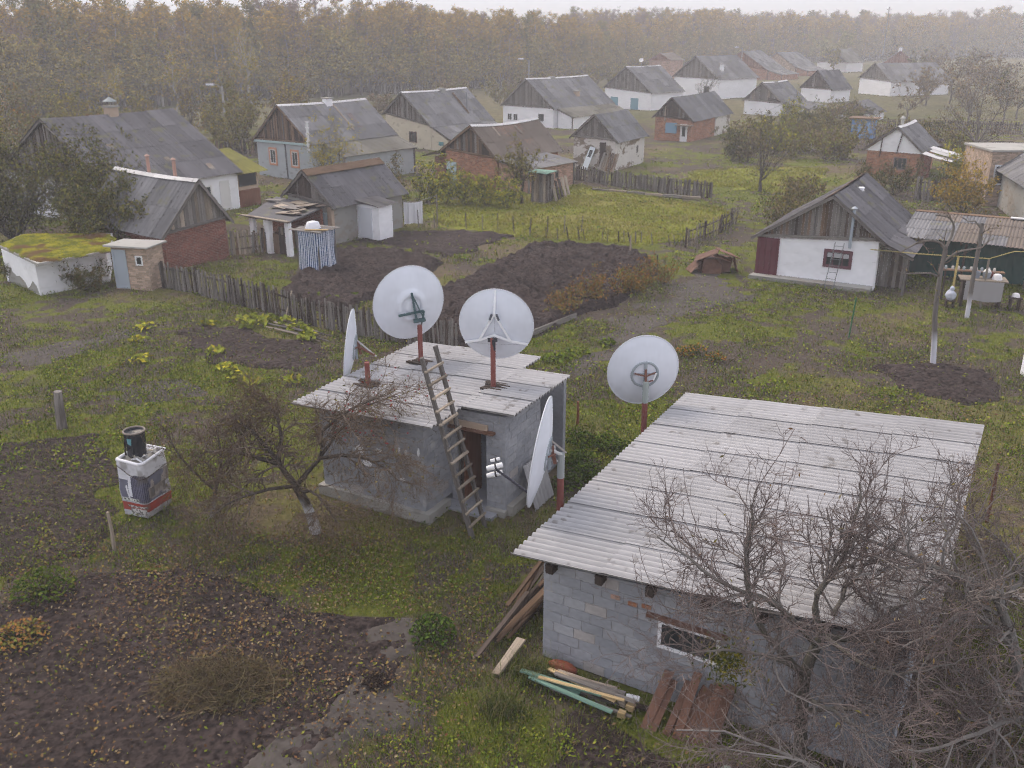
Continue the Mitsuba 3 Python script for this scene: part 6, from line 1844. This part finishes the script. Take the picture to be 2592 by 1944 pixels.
# thicket between the brick shed, the lawn and the far row
TH = np.random.default_rng(5)
for i in range(52):
    u, v = TH.random(), TH.random()
    x = 20 + 22 * u + TH.uniform(-2, 2); y = 80 + 34 * v * (.35 + .65 * u) + 4 * u
    if abs(x - 36.6) < 2.2 and y < 100: continue
    pal = [OLIVE, BROWN + OLIVE[:2], DARKG + OLIVE[:1], OLIVE + YGREEN[:1]][int(TH.integers(0, 4))]
    lk = {0: 'olive', 1: 'bare brown', 2: 'dark green', 3: 'yellow green'}[[OLIVE, BROWN + OLIVE[:2], DARKG + OLIVE[:1], OLIVE + YGREEN[:1]].index(pal)] + (' low' if y < 92 else ' far')
    shrub('thicket_shrub', f'{lk} shrub in the thicket beyond the far small lawn', 'shrub', x, y, TH.uniform(2.4, 4.2), TH.uniform(1.6, 3.6), pal, 650, .14, 8, f'{lk} shrubs of the thicket', twigs=.8, bark=(.12, .1, .085))
for (x, y, w, h, p) in ((23.5, 84, 3, 3.4, YGREEN), (30.5, 104, 3.2, 3.6, YGREEN), (33.5, 70.5, 2.4, 2.6, YGREEN)):
    shrub('bright_shrub', 'bright yellow green shrub standing out of the thicket', 'shrub', x, y, w, h, p, 700, .15, 9, 'bright shrubs in the thicket')
# orchard on the right, behind the vegetable beds
for i in range(70):
    v = TH.random() ** 1.3
    y = 108 + 150 * v; x = TH.uniform(.27, .62) * y
    if 40 < x < 62 and y < 112: continue
    bare = TH.random() < .55
    pal = BROWN if bare else [OLIVE, OLIVE + YELLOW[:1], DARKG + OLIVE][int(TH.integers(0, 3))]
    s = y / 110
    lk = ('bare ' if bare else 'leafy olive ') + ('near' if v < .25 else 'middle' if v < .55 else 'distant')
    if y < 230 and x < .40 * y: continue
    shrub('orchard_tree', f'{lk} tree in the far orchard at right', 'tree', x, y, TH.uniform(4, 7), TH.uniform(3.8, 6.8) * (1 + .25 * v), pal, 260 if bare else 650, .2 * s, 9, f'{lk} orchard trees', twigs=.6 if s > 1.3 else 1.0, trunk=.2, bark=(.16, .14, .13))
# behind the houses at left and along the village street
for i in range(46):
    x = TH.uniform(-62, -22); y = TH.uniform(60, 108) if x < -33 else TH.uniform(78, 110)
    if -31 < x < -20 and y < 80: continue
    pal = [OLIVE + YELLOW[:1], OLIVE, BROWN + YELLOW[:1], OLIVE + ORANGE[:1]][int(TH.integers(0, 4))]
    lk = ['olive yellow', 'olive', 'brown yellow', 'orange olive'][[OLIVE + YELLOW[:1], OLIVE, BROWN + YELLOW[:1], OLIVE + ORANGE[:1]].index(pal)] + (' near' if y < 84 else ' far')
    shrub('young_tree', f'{lk} young tree behind the long farmhouse at left', 'tree', x, y, TH.uniform(3, 5), TH.uniform(3.2, 7.0) * (.75 + .35 * (y - 60) / 50), pal, 1300, .17, 9, f'{lk} young trees behind the farmhouse', twigs=.6, bark=(.09, .078, .065))
for i in range(34):
    x = TH.uniform(-20, 26); y = 112 + max(0, x + 20) * 1.75 + TH.uniform(2, 26)
    pal = [OLIVE, BROWN + OLIVE[:1], BROWN, OLIVE + YELLOW[:1]][int(TH.integers(0, 4))]
    lk = ['olive', 'brown olive', 'brown', 'yellowish'][[OLIVE, BROWN + OLIVE[:1], BROWN, OLIVE + YELLOW[:1]].index(pal)]
    shrub('roadside_bush', f'{lk} bush between the cottages and the forest', 'bush', x, y, TH.uniform(3, 5.5), TH.uniform(2.0, 4.6), pal, 900, .2, 8, f'{lk} bushes along the forest edge', twigs=.6)


# ------------------------------------------------------------------ the forest
def forest_proto(kind, seed):
    rng = np.random.default_rng(seed)
    H = 12.5
    z = np.linspace(-.3, H * (.97 if kind != 'low' else .6), 7)
    if kind == 'low': H = 7.5
    tr = np.stack([rng.normal(0, .12, 7) * np.linspace(0, 1, 7), rng.normal(0, .12, 7) * np.linspace(0, 1, 7), np.linspace(-.3, H * .97, 7)], -1)[None]
    R = np.linspace(.1, .02, 7)[None] * H / 12
    pale = kind in ('birch', 'low') and rng.random() < .7
    bc = (.36, .34, .31) if pale else (.12, .1, .095)
    pl = Plant()
    V, F, C = [], [], []

    def addw(P, R, sd, c):
        v, f = tubes(P, R, sd); n = sum(len(q) for q in V)
        V.append(v); F.append(f + n); C.append(np.tile([c], (len(v), 1)) * rng.uniform(.8, 1.2, (len(v), 1)))
    addw(tr, R, 5, bc)
    P1, R1 = offshoots(rng, tr, R, 34, (-1.2, -3.0), (.4, 1.0), up=.25, wander=.15, K=4, rs=.4, tmin=.12 if kind != 'bare' else .22, rmin=.018)
    top = P1[:, 0, 2] / H
    P1 = P1[:, :1] + (P1 - P1[:, :1]) * (1.3 - .7 * top)[:, None, None]
    P2, R2 = offshoots(rng, P1, R1, 9 if kind == 'bare' else 4, (.25, .65), (.3, .9), up=.2, wander=.15, K=3, rs=.6, rmin=.014)
    tw = (.26, .195, .17) if kind == 'bare' else (.2, .16, .12)
    addw(P1, R1, 3, tw); addw(P2, R2, 3, tw)
    pal = {'bare': [(.3, .205, .155), (.26, .185, .155), (.24, .18, .12)], 'birch': [(.46, .31, .07), (.35, .26, .075), (.54, .35, .07), (.28, .22, .08)], 'green': [(.22, .2, .06), (.17, .165, .055), (.28, .225, .07)], 'low': [(.42, .32, .075), (.32, .26, .075), (.24, .21, .07)]}[kind]
    n = {'bare': 800, 'birch': 1300, 'green': 1400, 'low': 1300}[kind]
    i = rng.integers(0, len(P2), n); q, _ = at_param(P2[i], rng.uniform(.2, 1, n)); q = q + rng.normal(0, .18, q.shape)
    v, f, c = leafquads(rng, q, .21 if kind != 'bare' else .17, pal)
    m = sum(len(a) for a in V); V.append(v); F.append(f + m); C.append(c)
    return trimesh.Trimesh(np.vstack(V), np.vstack(F), process=False), np.vstack(C)


KINDS = ['bare', 'bare', 'bare', 'birch', 'birch', 'birch', 'green', 'low', 'low']
for i, kd in enumerate(KINDS):
    m, c = forest_proto(kd, 100 + i)
    scene[f'tree_group_{i}'] = {'type': 'shapegroup', 'tree': mikit.ply(m, 'foliage', False, color=c)}
FX = [-140, -64, -45, -17, 10, 45, 80, 150, 220, 330]
FY = [104, 121, 150, 171, 205, 275, 325, 365, 410, 500]


def forest():
    rng = np.random.default_rng(77)
    tag('forest', 'mixed autumn wood of bare and yellowing trees closing the view behind the village', 'forest', kind='stuff')
    n = 0
    for _ in range(5200):
        s = rng.random()
        x = rng.uniform(-125, 345)
        yf = np.interp(x, FX, FY)
        dep = rng.random() ** 1.5 * (85 if x < 60 else 150)
        y = yf + dep
        if abs(x) > .6 * y + 8: continue
        lf = 1 / (1 + math.exp((x + 8) / 28))          # more leaves and younger trees towards the left
        front = math.exp(-dep / 14)
        if rng.random() < front * .85 + .1: kd = int(rng.choice([7, 8, 3]))
        elif rng.random() < .35 + .45 * lf: kd = int(rng.choice([3, 4, 5, 6]))
        else: kd = int(rng.choice([0, 1, 2]))
        h = rng.uniform(.62, 1.12) * (1.0 if x < 60 else 1.12) * (1 + .18 * (meshkit.noise(np.array([x * .03, y * .03, 1.])) - .5) * 2)
        if kd > 6: h *= 1.05
        n += 1
        scene[f'forest__{n:03d}'] = {'type': 'instance', 'g': {'type': 'ref', 'id': f'tree_group_{kd}'},
                                     'to_world': T().translate([x, y, 0]).rotate([0, 0, 1], rng.uniform(0, 360)).scale([h * rng.uniform(1.05, 1.6), h * rng.uniform(1.05, 1.6), h])}


forest()
for (x, y, h, lab) in ((-40.4, 116, 9.0, 'white stemmed birch standing before the forest, left of the street lamp'), (-33.0, 122, 12.0, 'tall white stemmed birch with yellow leaves above the field'), (-46, 112, 7.5, 'crooked pale birch at the far left of the field')):
    shrub('birch_tree', lab, 'tree', x, y, 4.0, h, YELLOW + OLIVE[:1], 650, .2, 10, trunk=.45, bark=(.4, .38, .35), rw=.012)
for (x, y, h, w, lab, p) in ((97, 300, 11.5, 13, 'rounded pale yellow tree rising on the right skyline', PALE), (145, 268, 17.5, 9, 'tall dark tree with an uneven top on the right skyline', BROWN + OLIVE[:1])):
    shrub('skyline_tree', lab, 'tree', x, y, w, h, p, 1700, .42, 16, trunk=.2, twigs=.6)

for i, (x, y, w, h) in enumerate(((6.4, 9.6, 1.8, 1.5), (7.4, 10.6, 1.8, 1.9), (5.4, 9.2, 1.6, 1.2), (8.2, 12.0, 1.8, 1.8), (7.0, 8.8, 1.6, 1.3), (8.6, 14.2, 1.6, 1.3))):
    shrub('bare_shrub', 'brown bare shrub under the second fruit tree at the lower right', 'shrub', x, y, w, h, BROWN + DARKG[:2], 420, .05, 13, 'bare shrubs at the lower right', twigs=1.6, bark=(.12, .095, .08), rw=.012)
# ------------------------------------------------------------------ ground cover
GARAGE = Polygon([Fr(.013, 13.831, 60.26)(q)[:2] for q in ((.45, .1, 0), (6.4, .1, 0), (6.4, 8.5, 0), (.45, 8.5, 0))])
HUT = Polygon([Fr(-1.95, 18.64, 61)(q)[:2] for q in ((-3.0, -.12, 0), (.13, -.12, 0), (.13, 1.0, 0), (1.6, 1.0, 0), (1.6, 3.8, 0), (-3, 4.5, 0))])
BARE = [('front', .22), ('plotA', .02), ('plotB', .02), ('plotC', .3), ('right', .08), ('left', .25), ('leftsoil', .9), ('path', .4), ('tree_soil', .4), ('mid', .6), ('bedR', .05)]


def nz(x, y, s, seed=0): return meshkit.fbm(np.stack([x * s, y * s, np.zeros_like(x) + seed], -1), 4)


def cover(x, y):
    """how thick the green is"""
    g = .1 + 1.5 * np.clip((nz(x, y, .34, 2.5) - .4) * 3.6, 0, 1) * (.5 + nz(x, y, 1.3, 7.5))
    for cx, cy, rx, ry, w in ((-.6, 13.5, 1.1, 3.2, 1.3), (-1.2, 11.2, 1.0, 1.2, 1.0), (.6, 12.6, .8, 1.0, 1.0), (-2.6, 17.2, 2.6, 1.1, .9), (-.2, 17, 1.2, 1.8, .9), (-9.8, 28.5, 4.5, 4.0, .8), (-13, 26, 4, 6, .6), (-11, 35.4, 4, 2.6, .9), (-7.2, 31.0, 3, 1.8, .7),
                              (2.3, 22.0, 1.6, 2.6, 1.3), (4.2, 24.4, 3.4, 1.6, .9), (2.0, 28.0, 1.6, 1.8, 1.0), (9.5, 26.4, 4.5, 1.2, .8), (15, 31.5, 2.6, 2.4, .8), (11.6, 37.2, 3.4, 1.8, .9), (6.5, 28.5, 1.6, 1.4, .6), (-10, 41.0, 1.6, 3, .9), (16.2, 24, 2, 3, .8), (-8, 19, 2, 3, .6), (-11, 19.5, 2.5, 3, .7), (6, 31, 3.5, 3, .45), (10, 32, 3, 3, .4), (-9.5, 17.5, 1.0, 2, .8), (8.4, 14, 1.6, 4, .7)):
        g = g + w * np.exp(-((x - cx) / rx) ** 2 - ((y - cy) / ry) ** 2)
    for k, m in BARE:
        d = edge_dist(POLY[k], x, y) + .5 * (nz(x, y, 1.1, 4.2) - .5) * 2
        s = np.clip(d / .35 + .5, 0, 1)
        g = g * (1 - s) + g * m * s
    g = np.where(contains_xy(GARAGE, x, y) | contains_xy(HUT, x, y), 0, g)
    return np.clip(g, 0, 1.6)


def scatter(rng, n, y0, y1, spread=.6, pw=1.0):
    y = y0 + (y1 - y0) * rng.random(n) ** pw
    x = rng.uniform(-1, 1, n) * (spread * y + 1.5)
    return x, y


def blades(rng, x, y, h, w, cols, n=2):
    """bent grass blades, two triangles each"""
    M = len(x); z = gz(x, y)
    a = rng.uniform(0, 6.28, M); lean = rng.uniform(.15, .9, M) * h
    d = np.stack([np.cos(a), np.sin(a), 0 * a], 1); s = np.stack([-np.sin(a), np.cos(a), 0 * a], 1)
    o = np.stack([x, y, z - .01], 1); up = np.array([0, 0, 1.0])
    m = o + d * (lean * .35)[:, None] + up * (h * .62)[:, None]
    t = o + d * lean[:, None] + up * h[:, None] * .9
    v = np.stack([o - s * w[:, None], o + s * w[:, None], m + s * (w * .6)[:, None], m - s * (w * .6)[:, None], t], 1).reshape(-1, 3)
    k = np.arange(M)[:, None] * 5
    f = np.concatenate([k + [0, 1, 2], k + [0, 2, 3], k + [3, 2, 4]])
    cols = np.asarray(cols)
    c = cols[rng.integers(0, len(cols), M)] * rng.uniform(.65, 1.3, (M, 1))
    return v, f, np.repeat(c, 5, 0)


def joined(key, pieces, label, cat, bs='foliage'):
    v, f, c, n = [], [], [], 0
    for a, b, q in pieces: v.append(a); f.append(b + n); c.append(q); n += len(a)
    scene[key] = mikit.ply(trimesh.Trimesh(np.vstack(v), np.vstack(f), process=False), bs, False, color=np.vstack(c))
    tag(key, label, cat, kind='stuff')


GRASS = [(.09, .135, .015), (.13, .175, .02), (.065, .095, .014), (.17, .19, .03), (.2, .165, .06)]
LAWN = [(.18, .2, .024), (.23, .235, .03), (.27, .25, .045), (.28, .23, .075)]
WEED = [(.1, .15, .02), (.15, .2, .025), (.2, .24, .03), (.24, .25, .04), (.065, .095, .02), (.16, .12, .05)]


def ground_cover():
    rng = np.random.default_rng(99)
    gr, wd = [], []
    for n, y0, y1, s in ((170000, 8.5, 21, 1.0), (170000, 21, 40, 1.7), (90000, 40, 66, 2.8)):
        x, y = scatter(rng, n, y0, y1)
        k = rng.random(n) < cover(x, y) / 1.5 * (.35 + 1.1 * np.clip((nz(x, y, 1.7, 27.5) - .36) * 4, 0, 1))
        x, y = x[k], y[k]; M = len(x)
        tall = .6 + .9 * nz(x, y, .8, 9.5)
        gr.append(blades(rng, x, y, rng.uniform(.04, .16, M) * tall * s ** .35, rng.uniform(.0035, .008, M) * s ** .8, GRASS))
    for n, y0, y1, s in ((75000, 8.5, 21, 1.0), (110000, 21, 44, 1.55), (60000, 44, 90, 2.8)):
        x, y = scatter(rng, n, y0, y1)
        k = rng.random(n) < (cover(x, y) + .06) / 1.5 * (.2 + np.clip((nz(x, y, .9, 13.5) - .35) * 3, 0, 1)) * (.12 + 1.9 * np.clip((nz(x, y, 2.4, 17.5) - .42) * 5, 0, 1))
        x, y = x[k], y[k]; M = len(x)
        C = np.stack([x, y, gz(x, y) + rng.uniform(.01, .12, M) * s ** .4], 1)
        tone_ = nz(x, y, .5, 21.5)
        v, f, c = leafquads(rng, C, .032 * s, WEED, flat=.7, aspect=1.1)
        c = c * np.repeat((.6 + .8 * tone_)[:, None], 4, 0)
        wd.append((v, f, c))
    joined('grass', gr, 'rough autumn grass growing over the gardens', 'grass')
    joined('weeds', wd, 'low leafy weeds growing between the plots', 'weeds')
    ln = []
    for key, n, s in (('lawn', 75000, 2.2), ('lawn2', 26000, 2.6)):
        P = POLY[key]; x0, y0, x1, y1 = P.bounds
        x, y = rng.uniform(x0, x1, n), rng.uniform(y0, y1, n)
        d = edge_dist(P, x, y) + .8 * (nz(x, y, .8, 4.2) - .5) * 2
        k = (d > .0) & (rng.random(n) < .4 + 1.2 * np.clip((nz(x, y, .5, 3.3) - .3) * 2, 0, 1)); x, y = x[k], y[k]; M = len(x)
        v, f, c = blades(rng, x, y, rng.uniform(.08, .2, M), rng.uniform(.01, .022, M), LAWN); v[:, 2] += .05
        ln.append((v, f, c))
    joined('lawn_grass', ln, 'bright yellow green grass of the two lawns', 'grass')
    # fallen leaves
    LEAF = [(.2, .13, .06), (.26, .19, .06), (.11, .065, .04), (.27, .21, .13), (.16, .08, .04), (.17, .115, .065), (.085, .052, .036)]
    lv = []
    for n, box_, s in ((40000, (-10.5, -.4, 9.5, 18.2), .031), (2600, (1.5, 8.5, 7.5, 12), .036), (3500, (8, 16, 12, 30), .045), (5000, (-14, -3, 17, 32), .04), (3000, (0, 14, 22, 36), .04)):
        x, y = rng.uniform(*box_[:2], n), rng.uniform(*box_[2:], n)
        w = np.clip((nz(x, y, .55, 31.5) - .28) * 2.4, .05, 1) * (1.0 if n > 10000 else .6)
        if n > 10000: w = w * np.clip(.25 + np.exp(-((x + 4.6) / 3.4) ** 2 - ((y - 14.6) / 2.4) ** 2), 0, 1)
        k = (rng.random(n) < w) & ~contains_xy(GARAGE, x, y) & ~contains_xy(HUT, x, y)
        x, y = x[k], y[k]
        z = gz(x, y) + .03 + .07 * np.where(contains_xy(POLY['front'], x, y) | contains_xy(POLY['tree_soil'], x, y), 1.0, .5)
        lv.append(leafquads(rng, np.stack([x, y, z], 1), s, LEAF, flat=1.1, aspect=1.25))
    joined('fallen_leaves', lv, 'dry tan and yellow leaves strewn over the soil under the apple tree', 'leaves')


ground_cover()


def stem_heap(label, c, rx, ry, h, n, cols, seed, name='brush_heap', L=(.3, .9)):
    rng = np.random.default_rng(seed)
    t = thing(name, label, 'heap')
    r = np.sqrt(rng.random(n)); a = rng.uniform(0, 6.28, n)
    z = h * (1 - r ** 2) * rng.uniform(.1, 1.05, n) + .05
    o = np.stack([c[0] + rx * r * np.cos(a), c[1] + ry * r * np.sin(a), z + float(gz(*c))], 1)
    d = rng.normal(size=(n, 3)) * [1, 1, .35]; d /= np.linalg.norm(d, axis=1, keepdims=True)
    ln = rng.uniform(*L, n)
    pts = [o - d * ln[:, None] / 2]
    for _ in range(4):
        d = d + rng.normal(0, .25, d.shape) + [0, 0, -.03]; d /= np.linalg.norm(d, axis=1, keepdims=True); pts.append(pts[-1] + d * (ln / 4)[:, None])
    P = np.stack(pts, 1); P[:, :, 2] = np.maximum(P[:, :, 2], float(gz(*c)) + .06)
    R = rng.uniform(.002, .007, (n, 1)) * np.linspace(1, .6, 5)[None]
    v, f = tubes(P, R, 3); cc = np.asarray(cols)[rng.integers(0, len(cols), n)] * rng.uniform(.6, 1.3, (n, 1))
    k = uniq('stems', t)
    scene[k] = mikit.ply(trimesh.Trimesh(v, f, process=False), 'bark', False, color=np.repeat(cc, 15, 0))
    tag(k, kind='stuff')


stem_heap('heap of dry pulled stems and grass on the dark soil at lower left', (-5.0, 12.9), 1.05, .6, .3, 1700, [(.12, .085, .055), (.17, .125, .075), (.075, .055, .04), (.21, .17, .095), (.13, .11, .05)], 3)
stem_heap('brush heap of cut branches behind the corrugated canopy', (25.8, 51.6), 2.2, 1.3, .9, 420, [(.09, .07, .06), (.14, .11, .09), (.06, .05, .045)], 4, L=(.8, 2.2))
stem_heap('small dark clump of pulled roots on the trodden soil', (-2.35, 12.95), .22, .22, .14, 260, [(.03, .022, .02), (.05, .036, .03)], 5, L=(.1, .3))


def leafy(label, x, y, r, h, n, leaf, cols, seed, group=None, name='leafy_plant'):
    rng = np.random.default_rng(seed)
    t = thing(name, label, 'plant', group)
    g = float(gz(x, y))
    a = rng.uniform(0, 6.28, n); rr = r * np.sqrt(rng.random(n)); z = h * (1 - (rr / r) ** 2 * .6) * rng.uniform(.3, 1, n)
    C = np.stack([x + rr * np.cos(a), y + rr * np.sin(a), g + .05 + z], 1)
    v, f, c = leafquads(rng, C, leaf, cols, flat=.8, aspect=1.15)
    k = uniq('leaves', t); scene[k] = mikit.ply(trimesh.Trimesh(v, f, process=False), 'foliage', False, color=c)
    m = max(6, n // 8)
    P = np.stack([np.stack([np.full(m, x), np.full(m, y), np.full(m, g)], 1), C[:m] * .5 + np.array([x, y, g + .1]) * .5, C[:m]], 1)
    v, f = tubes(P, np.full((m, 3), .006), 3); k = uniq('stems', t); scene[k] = mikit.ply(trimesh.Trimesh(v, f, process=False), 'bark', False, color=np.tile([(.06, .07, .025)], (len(v), 1)))


leafy('bushy green nettle clump on the grass left of the timber heap', -1.45, 14.2, .42, .5, 360, .045, [(.05, .085, .016), (.075, .115, .02), (.035, .055, .013)], 1)
for i, (x, y, r) in enumerate(((-9.3, 33.7, .45), (-8.5, 33.5, .4), (-8.0, 33.0, .35), (-10.1, 34.0, .5), (-9.9, 33.2, .3), (-7.4, 31.9, .35))):
    leafy('pale green broad leaved plant at the foot of the picket fence', x, y, r, .4, 46, .13, YGREEN[:3] + [(.17, .2, .04)], 20 + i, 'broad leaved plants at the picket fence')
for i, (x, y) in enumerate(((-13.4, 31.6), (-12.6, 29.6), (-10.3, 30.4), (-9.4, 28.6), (-8.2, 27.4), (-8.9, 27.9), (-11.5, 33.6), (-7.0, 27.6), (-13.8, 33.3))):
    leafy('yellowing broad leaved plant in the left grass', x, y, .38, .22, 34, .11, YGREEN, 40 + i, 'yellowing plants in the left grass')
for i, (x, y, r) in enumerate(((-8.2, 37.3, .5), (-7.4, 37.0, .4), (-6.6, 37.4, .3), (1.5, 29.6, .5), (2.3, 30.3, .45), (3.4, 31.3, .3))):
    leafy('fresh light green leafy clump on the bare soil', x, y, r, .25, 90, .08, [(.13, .18, .025), (.18, .21, .03), (.09, .13, .02)], 60 + i, 'light green clumps on bare soil')
t = None
for i, (x, y) in enumerate(((5.85, 30.0), (6.4, 30.4), (6.9, 29.6))):
    leafy('clump of orange flowers in the middle garden', x, y, .36, .35, 150, .045, [(.07, .09, .02), (.1, .12, .02), (.35, .19, .03), (.4, .16, .03)], 70 + i, 'orange flower clumps', name='flower_clump')
leafy('ochre leafy clump at the left edge of the dark soil', -9.0, 14.2, .5, .32, 380, .04, ORANGE, 501)
leafy('dark green leafy clump at the left edge above the ochre one', -9.3, 15.7, .6, .5, 420, .05, [(.05, .08, .016), (.08, .11, .02), (.11, .13, .025)], 502)
for i in range(26):
    rng_ = np.random.default_rng(300 + i)
    x = 1.2 + rng_.uniform(0, 2.6); y = 19.0 + rng_.uniform(-.4, 5.2) * (1 - .2 * (x - 1.2))
    if contains_xy(GARAGE.buffer(.4), x, y) or contains_xy(HUT.buffer(.3), x, y): continue
    leafy('dark green weed clump between the hut and the garage', x, y, .42, .38, 170, .05, [(.045, .075, .014), (.07, .105, .018), (.09, .125, .02)], 300 + i, 'dark weeds between hut and garage', name='weed_clump')


def long_grass(label, x, y, n, seed):
    rng = np.random.default_rng(seed); k = thing('grass_tussock', label, 'grass')
    xx, yy = x + rng.normal(0, .2, n), y + rng.normal(0, .16, n)
    v, f, c = blades(rng, xx, yy, rng.uniform(.2, .45, n), rng.uniform(.004, .007, n), [(.06, .085, .02), (.09, .11, .03), (.16, .14, .06)])
    scene[k] = mikit.ply(trimesh.Trimesh(v, f, process=False), 'foliage', False, color=c)


long_grass('tussock of long bent grass at the garage corner', .35, 13.2, 700, 1)
long_grass('tussock of long grass in front of the battens', -.15, 12.3, 500, 2)

# ------------------------------------------------------------------ air
scene['haze'] = {'type': 'cube', 'to_world': T().translate([0, 26, 11.5]).scale([1180, 1180, 13.0]), 'bsdf': {'type': 'null'}, 'interior': {'type': 'ref', 'id': 'haze_air'}}
tag('haze', 'pale autumn haze over the village', 'haze', kind='stuff')
